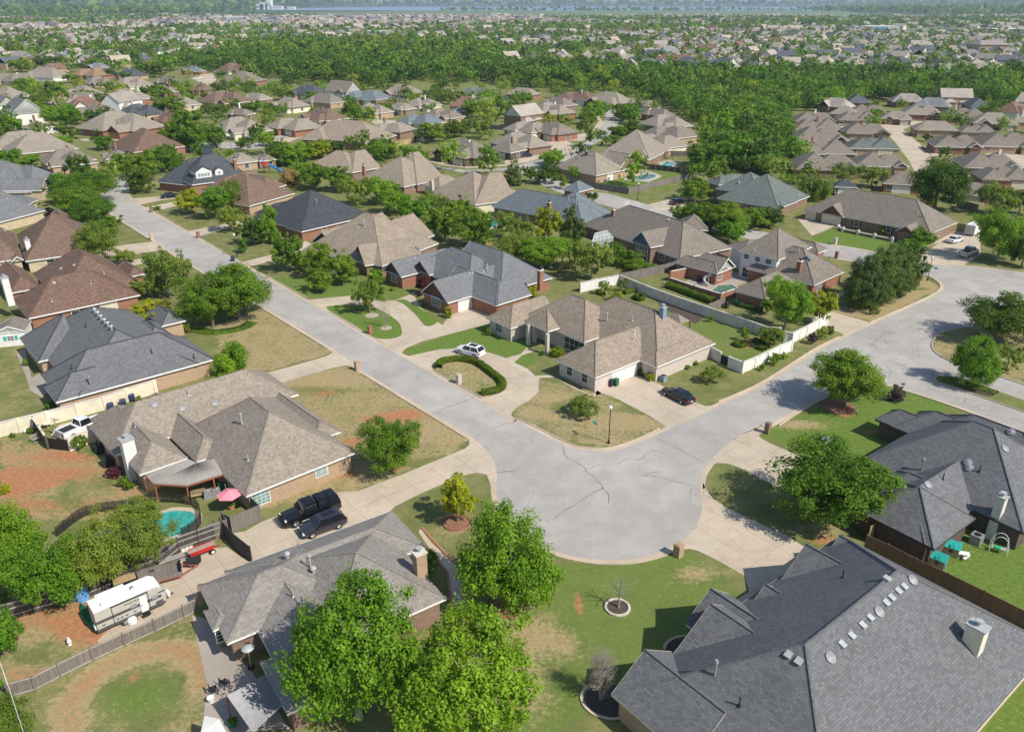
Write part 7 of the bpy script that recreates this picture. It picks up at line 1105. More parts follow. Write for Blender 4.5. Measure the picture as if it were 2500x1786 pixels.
fence('low weathered picket fence below the camper', Wp(('I', [(80, 1345), (280, 1290), (480, 1185), (740, 1055), (990, 940), (1230, 830), (1460, 720), (1562, 665)])), 1.35, 'planks_grey', .04, .12, None, 3.2, rails=(.12, 1.3), ph=.15)
fence('brown board fence running behind the huge slate house', Wp(('L', [(855, 400), (1000, 465), (1180, 560), (1400, 665), (1640, 785), (1945, 940), (2080, 1010)])), 1.9, 'planks_brown', .05, .1, None, 2.6)
fence('pale tan fence closing the side yard at the right house', Wp(('c', [(-10, 150), (90, 60)])), 1.9, 'planks_tan', .05, .1, None, 2.6); fence('pale tan fence by the teal playhouses', Wp(('c', [(445, 335), (540, 235)])), 1.9, 'planks_tan', .05, .1, None, 2.6)
fence('grey board fence rising from the white wall corner', Wp(('C', [(1015, 1100), (1100, 1085), (1330, 1035), (1560, 975)])), 1.8, 'planks_grey', .05, .1, None, 2.6)
fence('small grey picket fence by the black bin', Wp(('C', [(1715, 1345), (1845, 1290)])), 1.7, 'planks_grey', .05, .1, None, 2.6)
fence('dark grey board fence round the kidney pool lawn', Wp(('C', [(565, 300), (740, 345), (920, 380), (1085, 405), (1250, 360), (1420, 320), (1600, 275), (1720, 250)])), 1.8, 'planks_grey', .05, .1, None, 2.6)
fence('black-stained fence between the two pools', Wp(('C', [(1140, 195), (1300, 212), (1500, 235), (1720, 250)])), 1.7, 'planks_dark', .05, .12, None, 2.4, pm='wood_grey'); fence('grey fence beyond the rectangular pool', Wp(('C', [(1415, 100), (1590, 105)])), 1.8, 'planks_grey', .05, .1, None, 3)
fence('new yellow pine fence in the middle distance', Wp(('N', [(475, 478), (590, 450), (600, 440)])), 1.8, 'planks_tan', .05, .1, None, 3); fence('orange-brown fence beside the middle lawn', Wp(('N', [(210, 490), (350, 505), (410, 500)])), 1.8, 'planks_brown', .05, .1, None, 3)
fence('dark fence behind the central side street', Wp(('N', [(965, 375), (1120, 382)])), 1.8, 'planks_dark', .05, .1, None, 3); fence('short brown fence left of the dark brick house', Wp(('N', [(660, 528), (700, 520)])), 1.8, 'planks_brown', .05, .1, None, 3); fence('dark fence beneath the solar panel house', Wp(('M', [(500, 410), (600, 420), (760, 420)])), 1.6, 'planks_dark', .05, .1, None, 3)
fence('white curved courtyard wall in the left distance', Wp(('M', [(625, 272), (680, 260), (735, 240)])), 1.5, 'wall_white', .2, None, 'wall_white', 3, 'garden_wall', 'wall'); fence('red brick pool wall of the two-storey house', Wp(('C', [(1410, 1125), (1600, 1190), (1810, 1255), (1850, 1240), (1925, 1215)])), 1.5, 'brick_red', .22, .4, 'wall_concrete', 4, 'garden_wall', 'wall')
fence('red brick wall with an arched opening', Wp(('C', [(1415, 1090), (1560, 1060)])), 1.9, 'brick_red', .25, .45, 'wall_concrete', 4, 'garden_wall', 'wall'); fence('low brick terrace wall before the arched porch', Wp(('D', [(800, 680), (835, 700), (955, 725), (1085, 752), (1225, 780)])), .6, 'brick_red', .2, .5, 'wall_concrete', 5, 'garden_wall', 'wall', pm='wall_white', ph=.5)
fence('grey fence behind the small hipped house', Wp(('D', [(1740, 500), (1900, 540)])), 1.8, 'planks_grey', .05, .1, None, 3); fence('cream fence beside the box trailer', Wp(('D', [(1735, 690), (1800, 700)])), 1.7, 'planks_tan', .05, .1, None, 3)
fence('long pale wall beyond the right-hand villas', Wp(('U', [(1740, 222), (1900, 214), (2010, 205)])), 2.2, 'wall_concrete', .2, None, None, 5, 'garden_wall', 'wall'); fence('brown retaining wall above the central wood', Wp(('U', [(60, 292), (180, 284)])), 2.5, 'planks_brown', .2, None, None, 5, 'garden_wall', 'wall')
# ---- hedges: leafy faces along a line
def hedge(label, pts, w, h, mat, n=5000, ls=.075, name='hedge'):
    L_ = smooth_line(pts, 4); r_ = np.random.default_rng(len(pts) * 31 + n); seg = np.array([[p.x, p.y] for p in L_]); dl = np.hypot(*np.diff(seg, axis=0).T); cum = np.concatenate([[0], np.cumsum(dl)]); t = r_.random(n) * cum[-1]
    i = np.clip(np.searchsorted(cum, t) - 1, 0, len(dl) - 1); f = (t - cum[i]) / dl[i]; c = seg[i] + (seg[i + 1] - seg[i]) * f[:, None]; d = (seg[i + 1] - seg[i]) / dl[i][:, None]; nn = np.stack([-d[:, 1], d[:, 0]], 1)
    an = r_.random(n) * math.pi * 1.1 - .05 * math.pi; rr = .88 + .16 * r_.random(n); ox = np.cos(an) * w / 2 * rr; oz = np.maximum(np.sin(an), 0) ** .5 * h * rr * (1 + .06 * np.sin(t * 3)); p = np.concatenate([c + nn * ox[:, None], oz[:, None]], 1)
    nr = np.concatenate([nn * np.cos(an)[:, None], np.sin(an)[:, None] + .2], 1) + r_.normal(size=(n, 3)) * .5; nr /= np.linalg.norm(nr, axis=1)[:, None]; tt = np.cross(nr, r_.normal(size=(n, 3))); tt /= np.linalg.norm(tt, axis=1)[:, None]; b = np.cross(nr, tt); s = ls * r_.uniform(.6, 1.4, n)[:, None]
    Vv = np.stack([p - tt * s, p - b * s * .7, p + tt * s, p + b * s * .7], 1).reshape(-1, 3); sh = np.repeat(np.clip(.45 + .25 * np.sin(t * 1.3) * np.cos(t * .7) + r_.normal(0, .22, n), 0, 1), 4); c0 = np.array([seg[:, 0].mean(), seg[:, 1].mean(), 0]); Vv -= c0
    root = empty(name, V3(c0), label, 'hedge'); o = bpy.data.objects.new('foliage', mesh_from('foliage', Vv, sh, [mat])); COL.objects.link(o); o.parent = root
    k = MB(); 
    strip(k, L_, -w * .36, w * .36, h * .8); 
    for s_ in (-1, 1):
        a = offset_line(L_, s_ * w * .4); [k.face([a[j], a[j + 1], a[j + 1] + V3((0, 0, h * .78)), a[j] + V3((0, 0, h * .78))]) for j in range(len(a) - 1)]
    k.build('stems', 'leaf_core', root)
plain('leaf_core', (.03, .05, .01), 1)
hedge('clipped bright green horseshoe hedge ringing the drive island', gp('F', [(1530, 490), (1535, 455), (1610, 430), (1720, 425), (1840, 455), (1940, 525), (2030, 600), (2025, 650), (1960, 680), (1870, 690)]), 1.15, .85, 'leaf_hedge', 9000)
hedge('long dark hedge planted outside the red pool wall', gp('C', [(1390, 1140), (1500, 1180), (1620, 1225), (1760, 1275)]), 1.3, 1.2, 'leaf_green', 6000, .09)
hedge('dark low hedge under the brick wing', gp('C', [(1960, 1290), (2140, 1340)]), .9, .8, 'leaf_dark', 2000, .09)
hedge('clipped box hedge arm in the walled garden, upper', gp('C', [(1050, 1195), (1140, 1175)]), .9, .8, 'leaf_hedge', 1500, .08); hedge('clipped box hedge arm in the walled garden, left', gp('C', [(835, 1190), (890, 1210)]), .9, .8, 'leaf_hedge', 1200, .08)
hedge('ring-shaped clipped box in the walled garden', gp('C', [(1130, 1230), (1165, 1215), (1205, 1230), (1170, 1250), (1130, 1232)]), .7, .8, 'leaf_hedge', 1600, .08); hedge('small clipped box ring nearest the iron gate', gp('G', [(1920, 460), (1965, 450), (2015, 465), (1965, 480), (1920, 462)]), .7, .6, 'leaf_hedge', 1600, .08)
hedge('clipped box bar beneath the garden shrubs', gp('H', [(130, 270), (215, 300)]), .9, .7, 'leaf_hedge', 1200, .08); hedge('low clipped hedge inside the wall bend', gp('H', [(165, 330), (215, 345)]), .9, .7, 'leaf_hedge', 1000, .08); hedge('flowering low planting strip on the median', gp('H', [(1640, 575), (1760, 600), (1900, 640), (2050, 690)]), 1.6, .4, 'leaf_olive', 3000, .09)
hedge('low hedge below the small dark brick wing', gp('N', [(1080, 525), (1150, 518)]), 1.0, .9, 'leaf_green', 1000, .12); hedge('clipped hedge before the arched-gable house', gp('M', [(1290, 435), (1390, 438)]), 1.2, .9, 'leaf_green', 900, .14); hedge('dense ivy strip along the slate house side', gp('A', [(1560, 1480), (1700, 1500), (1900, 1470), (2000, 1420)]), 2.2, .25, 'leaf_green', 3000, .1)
# ---- pools
def pool(label, pts, wmat, cop=.7, cmat='concrete_plain', closed=True, deck=None):
    P_ = smooth_line(pts, 6, True) if closed else pts; c0 = sum(P_, V3()) / len(P_); r = empty('swimming_pool', V3((c0.x, c0.y, 0)), label, 'pool'); k = MB(); k.poly(P_, .035); k.build('water', wmat, r)
    out = [c0 + (p - c0) * (1 + cop / max(.5, (p - c0).length)) for p in P_]; k = MB()
    for i in range(len(P_)):
        j = (i + 1) % len(P_); k.face([V3((P_[i].x, P_[i].y, .09)), V3((P_[j].x, P_[j].y, .09)), V3((out[j].x, out[j].y, .07)), V3((out[i].x, out[i].y, .07))]); k.face([V3((P_[i].x, P_[i].y, .02)), V3((P_[j].x, P_[j].y, .02)), V3((P_[j].x, P_[j].y, .09)), V3((P_[i].x, P_[i].y, .09))])
    k.build('coping', cmat, r); return r
pool('kidney-shaped blue-green pool with a pale stone rim', gp('C', [(1085, 280), (1150, 262), (1220, 245), (1290, 250), (1300, 265), (1270, 280), (1180, 292), (1100, 290)]), 'water_deep', 1.5); pool('rectangular light blue pool with a concrete deck', gp('C', [(1340, 175), (1385, 150), (1460, 157), (1425, 187)]), 'water_bright', 1.3, closed=False)
pool('curving teal pool half hidden under the spreading trees', gp('a', [(500, 640), (700, 560), (1150, 440), (1450, 350), (1650, 280), (1850, 275), (1990, 310), (2020, 400), (1960, 500), (1800, 610), (1500, 680), (1100, 720), (750, 780), (520, 740)]), 'water_teal', .7); pool('small green pool with steps behind the red wall', gp('C', [(1735, 1175), (1800, 1125), (1900, 1120), (1950, 1150), (1880, 1180), (1820, 1200)]), 'water_green', .5, closed=False)
pool('small blue pool glimpsed among the back trees', gp('C', [(-40, 610), (40, 600), (60, 640), (0, 670), (-50, 650)]), 'water_bright', 1.2)
fence('black mesh safety fence curving round the teal pool', smooth_line(Wp(('a', [(60, 640), (300, 440), (500, 330), (800, 270), (1000, 250), (1500, 150), (1850, 170), (2050, 230), (2110, 380), (2060, 520), (1840, 650)])), 2), 1.15, 'metal_mesh', .015, .05, None, 2.0, 'mesh_fence', pm='metal_dark')
# ---- slatted patio cover
pc = empty('pergola', g('E', 1400, 1420), 'grey slatted hipped patio cover on rust-red posts', 'pergola'); C4 = [g('E', *q, z=z) for q, z in (((1150, 1325), 2.6), ((1215, 1395), 2.45), ((1480, 1412), 2.45), ((1835, 1300), 2.45), ((1780, 1180), 2.75), ((1560, 1232), 2.9), ((1490, 1200), 2.8))]
k = MB()
def slats(a, b, c, d, n_):
    for i in range(n_):
        t = (i + .5) / n_; p0 = a.lerp(b, t); p1 = d.lerp(c, t); w_ = (b - a).normalized() * .035; k.face([p0 - w_, p0 + w_, p1 + w_, p1 - w_]); z = V3((0, 0, -.05)); k.face([p0 - w_, p1 - w_, p1 - w_ + z, p0 - w_ + z])
slats(C4[0], C4[1], C4[5], C4[6], 22); slats(C4[1], C4[2], C4[5], C4[5], 44); slats(C4[2], C4[3], C4[5], C4[5], 60); slats(C4[3], C4[4], C4[5], C4[5], 30); k.build('slat', 'wood_grey', pc)
k = MB(); [k.tube(a - V3((0, 0, .12)), b - V3((0, 0, .12)), .08, n=4) for a, b in zip(C4[:4], C4[1:5])]; k.build('beam', 'paint_rust', pc)
for q in [(1225, 1395), (1478, 1412), (1690, 1350), (1160, 1330), (1830, 1300)]: p = g('E', *q, z=2.4); k = MB(); k.box((p.x, p.y, 1.2), (.14, .14, 2.4), .5); k.build('post', 'paint_rust', pc)
um = empty('umbrella', g('d', 850, 300), 'pink patio umbrella open beside the fence corner', 'umbrella'); p = g('d', 840, 320); k = MB(); k.tube(p, p + V3((0, 0, 2.4)), .025, n=6); k.build('pole', 'metal_galv', um)
p = g('d', 850, 245, 2.1); k = MB()
for i in range(6): a0, a1 = i * math.pi / 3, (i + 1) * math.pi / 3; k.face([p + V3((math.cos(a0) * 1.35, math.sin(a0) * 1.35, 0)), p + V3((math.cos(a1) * 1.35, math.sin(a1) * 1.35, 0)), p + V3((0, 0, .5))])
k.build('canopy', 'cloth_pink', um)
def pot(c, x, y, label, mat, r_=.3, h=.5, plant=True):
    p = g(c, x, y); r = empty('plant_pot', p, label, 'pot'); k = MB(); k.lathe(p, [(r_ * .7, 0), (r_, h), (r_ * .9, h), (r_ * .85, h - .06), (0, h - .06)], 14); k.build('pot', mat, r)
    if plant: o = bpy.data.objects.new('plant', tree_meshes('s', 3, 0)[0]); COL.objects.link(o); o.parent = r; o.location = (0, 0, h * .7); o.scale = (r_ * 2.4, r_ * 2.4, .6)
pot('d', 870, 375, 'round terracotta pot in the umbrella shade', 'terracotta', .42, .5); pot('e', 148, 620, 'white pot of red soil at the patio edge', 'wall_white', .3, .45, False); pot('e', 360, 860, 'ribbed dark green tub on the shaded patio', 'plastic_green', .35, .5)
for x, y, m, lb in ((665, 275, 'metal_grey', 'grey covered barbecue under the patio cover, left'), (740, 260, 'metal_grey', 'grey covered barbecue under the patio cover, right'), (790, 210, 'plastic_green', 'dark green covered grill by the wall')): p = g('d', x, y); r = empty('grill', p, lb, 'grill'); k = MB(); k.box((p.x, p.y, .5), (.95, .6, 1.0), math.atan2(UA.y, UA.x) + 1.3, taper=.8); k.build('cover', m, r); k = MB(); k.box((p.x, p.y, 1.03), (.5, .3, .06), math.atan2(UA.y, UA.x) + 1.3, taper=.7); k.build('hood', m, r)
def bench(c, x, y, label, mat, L_=1.3, an=0):
    p = g(c, x, y); r = empty('garden_bench', p, label, 'bench', None, an); M_ = r.matrix_basis; k = MB(); [k.box(M_ @ V3((0, j * .13, .45)), (L_, .09, .04), an, bottom=True) for j in (-1, 0, 1, 2)]; k.build('seat', mat, r); k = MB(); [k.box(M_ @ V3((0, .38, .6 + j * .14)), (L_, .03, .08), an) for j in range(3)]; k.build('backrest', mat, r)
    for i in (-1, 1): k = MB(); k.box(M_ @ V3((i * L_ * .45, -.1, .22)), (.06, .06, .44), an); k.box(M_ @ V3((i * L_ * .45, .36, .45)), (.06, .06, .9), an); k.build('leg', mat, r)
bench('d', 575, 280, 'slatted wooden bench beneath the patio cover', 'planks_tan', 1.5, .4); bench('E', 300, 1060, 'small wooden bench against the dark side wall', 'wood_grey', 1.2, 1.1)
bench('e', 190, 530, 'black patio chair nearest the white pot', 'metal_dark', .7, 2.2); bench('e', 300, 460, 'black patio chair farther from the white pot', 'metal_dark', .7, 2.5)
ph = empty('patio_heater', g('e', 545, 285), 'silver mushroom patio heater beside the house', 'heater'); p = g('e', 545, 285); k = MB(); k.lathe(p, [(.28, 0), (.28, .12), (.1, .2)], 12); k.build('base', 'metal_dark', ph); k = MB(); k.tube(p, p + V3((0, 0, 2.1)), .04, n=8); k.build('pole', 'metal_galv', ph); k = MB(); k.lathe(p, [(.5, 2.1), (.3, 2.25), (.1, 2.32), (0, 2.33)], 16); k.build('reflector', 'metal_galv', ph)
pr = empty('patio_roof', g('e', 600, 700), 'corrugated translucent patio roof beside the big trees', 'patio cover'); q4 = [g('e', *q, z=2.4) for q in ((300, 560), (780, 300), (960, 560), (560, 930))]; k = MB(); N_ = 46
for i in range(N_):
    t0, t1 = i / N_, (i + 1) / N_; a0, b0 = q4[0].lerp(q4[3], t0), q4[1].lerp(q4[2], t0); a1, b1 = q4[0].lerp(q4[3], t1), q4[1].lerp(q4[2], t1); am, bm = a0.lerp(a1, .5) + V3((0, 0, .06)), b0.lerp(b1, .5) + V3((0, 0, .06)); k.face([a0, b0, bm, am]); k.face([am, bm, b1, a1])
k.build('sheet', 'metal_grey', pr)
for q in (q4[0], q4[3]): k = MB(); k.box((q.x, q.y, 1.2), (.12, .12, 2.36), .5); k.build('post', 'paint_rust', pr)
ss = empty('shade_sail', g('e', 180, 850), 'white shade sail at the bottom edge of the patio', 'shade sail'); s3 = [g('e', 80, 760, 2.2), g('e', 225, 790, 2.5), g('e', 300, 930, 2.0), g('e', 40, 930, 1.7)]; k = MB(); k.face([s3[3], s3[2], s3[1]]); k.face([s3[3], s3[1], s3[0]]); k.build('canopy', 'wall_white', ss); k = MB(); k.tube(V3((s3[0].x, s3[0].y, 0)), s3[0], .03, n=5); k.build('pole', 'metal_dark', ss)
# ---- play things, swing, canoe, table
def playhouse(c, x, y, label, an):
    p = g(c, x, y); r = empty('playhouse', p, label, 'playhouse', None, an); M_ = r.matrix_basis; k = MB(); k.box(M_ @ V3((0, 0, .55)), (1.3, 1.1, 1.1), an); k.build('wall', 'plastic_tan', r); k = MB(); f = lambda *q: M_ @ V3(q)
    k.face([f(-.8, -.7, 1.05), f(.8, -.7, 1.05), f(.8, 0, 1.6), f(-.8, 0, 1.6)]); k.face([f(.8, .7, 1.05), f(-.8, .7, 1.05), f(-.8, 0, 1.6), f(.8, 0, 1.6)]); k.face([f(-.2, -.75, 1.1), f(.3, -.75, 1.1), f(.05, -.4, 1.65)]); k.build('roof', 'plastic_teal', r)
    k = MB(); k.box(M_ @ V3((.68, 0, .5)), (.05, .5, .95), an); k.build('door', 'plastic_blue', r); k = MB(); k.box(M_ @ V3((0, -.57, .65)), (.3, .04, .3), an); k.build('window', 'glass_dark', r); k = MB(); [k.box(M_ @ V3((i * .66, j * .56, .56)), (.05, .05, 1.1), an) for i in (-1, 1) for j in (-1, 1)]; k.build('corner_trim', 'wall_cream', r)
playhouse('c', 570, 340, 'teal-roofed tan toy playhouse by the fence, nearer one', UANG * math.pi / 180 + .15); playhouse('c', 680, 240, 'teal-roofed tan toy playhouse by the wall, farther one', UANG * math.pi / 180 + .3)
tb = empty('picnic_table', g('c', 785, 280), 'small white plastic picnic table on bright grass', 'table'); p = g('c', 785, 275); k = MB(); k.box((p.x, p.y, .55), (1.0, .6, .05), -.3, bottom=True); k.build('table_top', 'rv_white', tb); q = g('c', 808, 292); k = MB(); k.box((q.x, q.y, .3), (.9, .25, .05), -.3 + .9, bottom=True); k.build('bench_seat', 'rv_white', tb); k = MB(); [k.tube((p.x + i, p.y, 0), (p.x + i, p.y, .55), .04, n=5) for i in (-.35, .35)]; k.build('leg', 'rv_white', tb)
sw = empty('swing_seat', g('c', 1085, 195), 'white arched garden swing with a green cushion', 'swing'); p0, p1 = g('c', 1000, 190), g('c', 1150, 230); d = (p1 - p0); dn = V3((d.y, -d.x, 0)).normalized() * .75
for s in (0, 1):
    k = MB(); A0 = [p0 + dn * s + d * (0.5 - .5 * math.cos(t)) + V3((0, 0, math.sin(t) ** .6 * 2.0)) for t in np.linspace(0.0, math.pi, 12)]; [k.tube(a, b, .035, n=5) for a, b in zip(A0[:-1], A0[1:])]; k.build('arch', 'wall_white', sw)
k = MB(); m_ = (p0 + p1) / 2 + dn * .5; an = math.atan2(d.y, d.x); k.box((m_.x, m_.y, .5), (1.2, .5, .05), an, bottom=True); k.build('seat', 'metal_galv', sw); k = MB(); k.box((m_.x - .15, m_.y, .56), (.55, .45, .06), an); k.build('cushion', 'seat_green', sw)
k = MB(); [k.tube(m_ + d.normalized() * i * .6 + V3((0, 0, .5)), m_ + d.normalized() * i * .6 + V3((0, 0, 1.9)), .02, n=4) for i in (-1, 1)]; k.build('hanger', 'wall_white', sw)
ca = empty('canoe', (0, 0, 0), 'brown upturned boat lying between fence and right house', 'boat'); k = MB(); loft(k, [[q * 1.0 for q in s_] for s_ in S_], 0, False); k.build('hull', 'hull_brown', ca); place(ca, 'c', 245, 205, 330, 265); ca.scale = (1, 1.3, 1.6)
tr_ = empty('trampoline', (0, 0, 0), 'blue curving play slide beside a red canopy', 'slide'); k = MB(); S2 = [V3((0, 0, 1.9)), V3((.8, 0, 1.6)), V3((1.4, .3, 1.1)), V3((1.8, .9, .5)), V3((2.2, 1.5, .15))]; strip(k, S2, -.3, .3, 0) if 0 else [k.tube(a, b, .3, n=8, cap=False) for a, b in zip(S2[:-1], S2[1:])]; k.build('chute', 'plastic_blue', tr_); k = MB(); k.box((-.7, 0, 2.3), (1.4, 1.4, .5), 0, taper=.3); k.build('canopy', 'plastic_red', tr_); k = MB(); [k.tube((-.7 + i, j, 0), (-.7 + i, j, 2.1), .06, n=5) for i in (-.6, .6) for j in (-.6, .6)]; k.box((-.7, 0, 1.3), (1.3, 1.3, .08), 0); k.build('tower', 'planks_brown', tr_); tr_.name = 'play_set'; tr_['category'] = 'play set'; place(tr_, 'B', 190, 235, 260, 235); tr_.scale = (1.5, 1.5, 1.3)
wsl = empty('pool_slide', (0, 0, 0), 'grey spiral pool slide on the brick-walled patio', 'slide'); k = MB(); S3 = [V3((math.cos(t) * .8, math.sin(t) * .8, 2.2 - t * .42)) for t in np.linspace(0, 4.6, 14)]; [k.tube(a, b, .27, n=7, cap=False) for a, b in zip(S3[:-1], S3[1:])]; k.build('chute', 'metal_galv', wsl); k = MB(); k.tube((0, 0, 0), (0, 0, 2.3), .1, n=8); k.build('column', 'metal_grey', wsl); place(wsl, 'C', 1715, 1120)
sr = empty('sunroom', g('C', 880, 780), 'glass-roofed sunroom with white frames', 'sunroom'); q4 = [g('C', 800, 775, 2.3), g('C', 965, 745, 2.3), g('C', 915, 690, 3.2), g('C', 820, 712, 3.2)]; k = MB(); k.face(q4); [k.face([V3((a.x, a.y, .2)), V3((b.x, b.y, .2)), b, a]) for a, b in ((q4[0], q4[1]), (q4[1], q4[2]))]; k.build('glazing', 'glass_light', sr); k = MB()
for i in range(6): t = i / 5; k.tube(q4[0].lerp(q4[1], t), q4[3].lerp(q4[2], t), .05, n=4); k.tube(V3((*q4[0].lerp(q4[1], t).xy, 0)), q4[0].lerp(q4[1], t), .05, n=4)
for t in (0, .5, 1): k.tube(q4[0].lerp(q4[3], t), q4[1].lerp(q4[2], t), .05, n=4)
k.build('frame', 'wall_white', sr)
bh = empty('basketball_hoop', g('C', 1068, 575), 'white basketball hoop over the brown-grey roof', 'basketball hoop'); p = g('C', 1068, 575); k = MB(); k.tube(p, p + V3((0, 0, 3.2)), .06, n=6); k.build('pole', 'metal_galv', bh); k = MB(); k.box((p.x, p.y - .3, 3.3), (1.2, .05, .9), 0, bottom=True); k.build('backboard', 'rv_white', bh)
gz = empty('gazebo', g('G', 1480, 250), 'grey pyramid-roofed gazebo behind the pale corner house', 'gazebo'); q4 = [g('G', *q, z=2.3) for q in ((1385, 230), (1500, 295), (1575, 270), (1450, 205))]; ap = sum(q4, V3()) / 4 + V3((0, 0, .8)); k = MB(); [k.face([q4[i], q4[(i + 1) % 4], ap]) for i in range(4)]; k.build('roof', 'shingle_tan', gz); k = MB(); [k.box((q.x, q.y, 1.12), (.15, .15, 2.24), .5) for q in q4]; k.build('post', 'wood_dark', gz)
pg2 = empty('pergola', g('C', 1400, 120), 'dark wooden pergola by the rectangular pool', 'pergola'); k = MB(); p = g('C', 1400, 125); [k.box((p.x - 1.6 + i * .55, p.y, 2.4), (.1, 3, .12), -.5) for i in range(7)]; k.build('beam', 'wood_dark', pg2); k = MB(); [k.box((p.x + i * 1.5, p.y + j * 1.2, 1.15), (.15, .15, 2.3), 0) for i in (-1, 1) for j in (-1, 1)]; k.build('post', 'wood_dark', pg2)
cl = empty('clothes_post', g('f', 455, 465), 'grey crossarm washing-line post beside the white pickup', 'post'); p = g('f', 450, 465); k = MB(); k.tube(p, p + V3((0, 0, 2.6)), .07, n=6); k.build('pole', 'wood_grey', cl); k = MB(); k.tube(p + V3((-.7, .2, 2.5)), p + V3((.7, -.2, 2.5)), .05, n=5); k.tube(p + V3((-.6, .2, 2.0)), p + V3((.6, -.2, 2.6)), .03, n=5); k.build('arm', 'wood_grey', cl)
tb2 = empty('patio_table', g('f', 310, 340), 'round cream table behind the mesh gate', 'table'); p = g('f', 310, 345); k = MB(); k.tube(p + V3((0, 0, .68)), p + V3((0, 0, .73)), .55, n=16); k.build('table_top', 'wall_cream', tb2); k = MB(); k.tube(p, p + V3((0, 0, .7)), .06, n=6); k.build('leg', 'wall_cream', tb2)
fl = empty('utility_pole', g('I', 60, 1330), 'thin pale utility post with a wire at the left edge', 'pole'); p = g('I', 80, 1320); k = MB(); k.tube(p, p + V3((0, 0, 1.6)), .05, n=5); k.build('post', 'metal_galv', fl); k = MB(); k.tube(g('I', -60, 900, 6), g('I', 85, 1315, 4.5), .02, n=4); k.tube(g('I', 85, 1315, 4.5), g('I', 190, 1640, 4.5), .02, n=4); k.build('wire', 'wall_white', fl)
st = empty('garden_statue', g('I', 555, 930), 'small white statue on the bare red yard', 'statue'); p = g('I', 555, 932); k = MB(); k.lathe(p, [(.16, 0), (.14, .2), (.2, .35), (.12, .55), (.06, .65), (.1, .74), (0, .85)], 10); k.build('figure', 'wall_white', st)
for c, x, y, lb in (('E', 208, 992, 'white garden globe by the cream wall'),): p = g(c, x, y); r = empty('garden_globe', p, lb, 'ornament'); k = MB(); k.lathe(p, [(.1, 0), (.28, .12), (.3, .28), (.2, .45), (0, .52)], 12); k.build('ball', 'wall_white', r)
mh = MB(); p = g('H', 722, 1050); mh.lathe(p, [(.75, 0.0), (.75, .03), (0, .035)], 24); tag(mh.build('manhole_cover', 'metal_grey', origin=p), 'round grey utility cover set in the right lawn', 'manhole')
rg = empty('stone_ring', g('K', 852, 785), 'pale block ring round the bare sapling', 'planter'); p = g('K', 852, 785); k = MB()
for i in range(22): a = i * 6.283 / 22; k.box((p.x + math.cos(a) * 1.05, p.y + math.sin(a) * 1.05, .08), (.28, .2, .16), a + 1.57)
k.build('block', 'stone_light', rg)
for c, x, y, R_, lb in (('J', 1672, 250, 1.4, 'brick edging ring round the yellow tree bed'), ('J', 2080, 900, 1.6, 'brick edging ring below the tall bright tree')):
    p = g(c, x, y); r = empty('brick_ring', p, lb, 'edging'); k = MB(); [k.box((p.x + math.cos(a) * R_, p.y + math.sin(a) * R_, .07), (.09, .2, .14), a + 1.57 + 1.57) for a in np.linspace(0, 6.283, 64)]; k.build('brick', 'brick_edge', r)
be = empty('path_edging', g('J', 1700, 800), 'red brick edging along the front path', 'edging'); k = MB(); strip(k, smooth_line(gp('J', [(1390, 285), (1480, 390), (1640, 555), (1695, 600), (1722, 850), (1755, 1070)]), 4), 0, .22, .07); strip(k, smooth_line(gp('J', [(1480, 450), (1560, 580), (1605, 640), (1625, 800), (1640, 980)]), 4), 0, -.22, .07); k.build('bricks', 'brick_edge', be)
for c, pts, lb in (('K', [(1165, 1070), (1190, 1020), (1260, 985), (1340, 980)], 'curved kerb edging at the huge slate house entry'), ('K', [(640, 1320), (610, 1380), (630, 1450), (700, 1510), (800, 1540), (870, 1535)], 'curved tan kerb round the bare shrub bed')): r = empty('bed_edging', g(c, *pts[0]), lb, 'edging'); k = MB(); strip(k, smooth_line(gp(c, pts), 5), -.13, .13, .12); k.build('kerb_strip', 'kerb_concrete', r)
# ---- bare trees
def bare(c, x, y, label, h, w, seed, **k_):
    p = g(c, x, y); r = empty('bare_tree', p, label, 'tree', None, 1.0 + seed); r.scale = (w, w, h); o = bpy.data.objects.new('branches', trunk_mesh(seed, mat='twig_grey', **k_)); COL.objects.link(o); o.parent = r
bare('K', 858, 785, 'bare black-limbed sapling inside the pale block ring', 4.2, 4.6, 5, h0=.4, r=.022, nb=12, spread=.42, top=.85, twig=4); bare('K', 740, 1400, 'grey upright leafless shrub tree by the huge slate house', 5.2, 3.8, 9, h0=.15, r=.018, nb=22, spread=.3, top=.8, multi=6, twig=7); bare('B', 1113, 1462, 'nearly bare small tree in a gravel ring on the island', 4.6, 4.0, 12, h0=.3, r=.016, nb=14, spread=.4, top=.9, multi=2, twig=7)
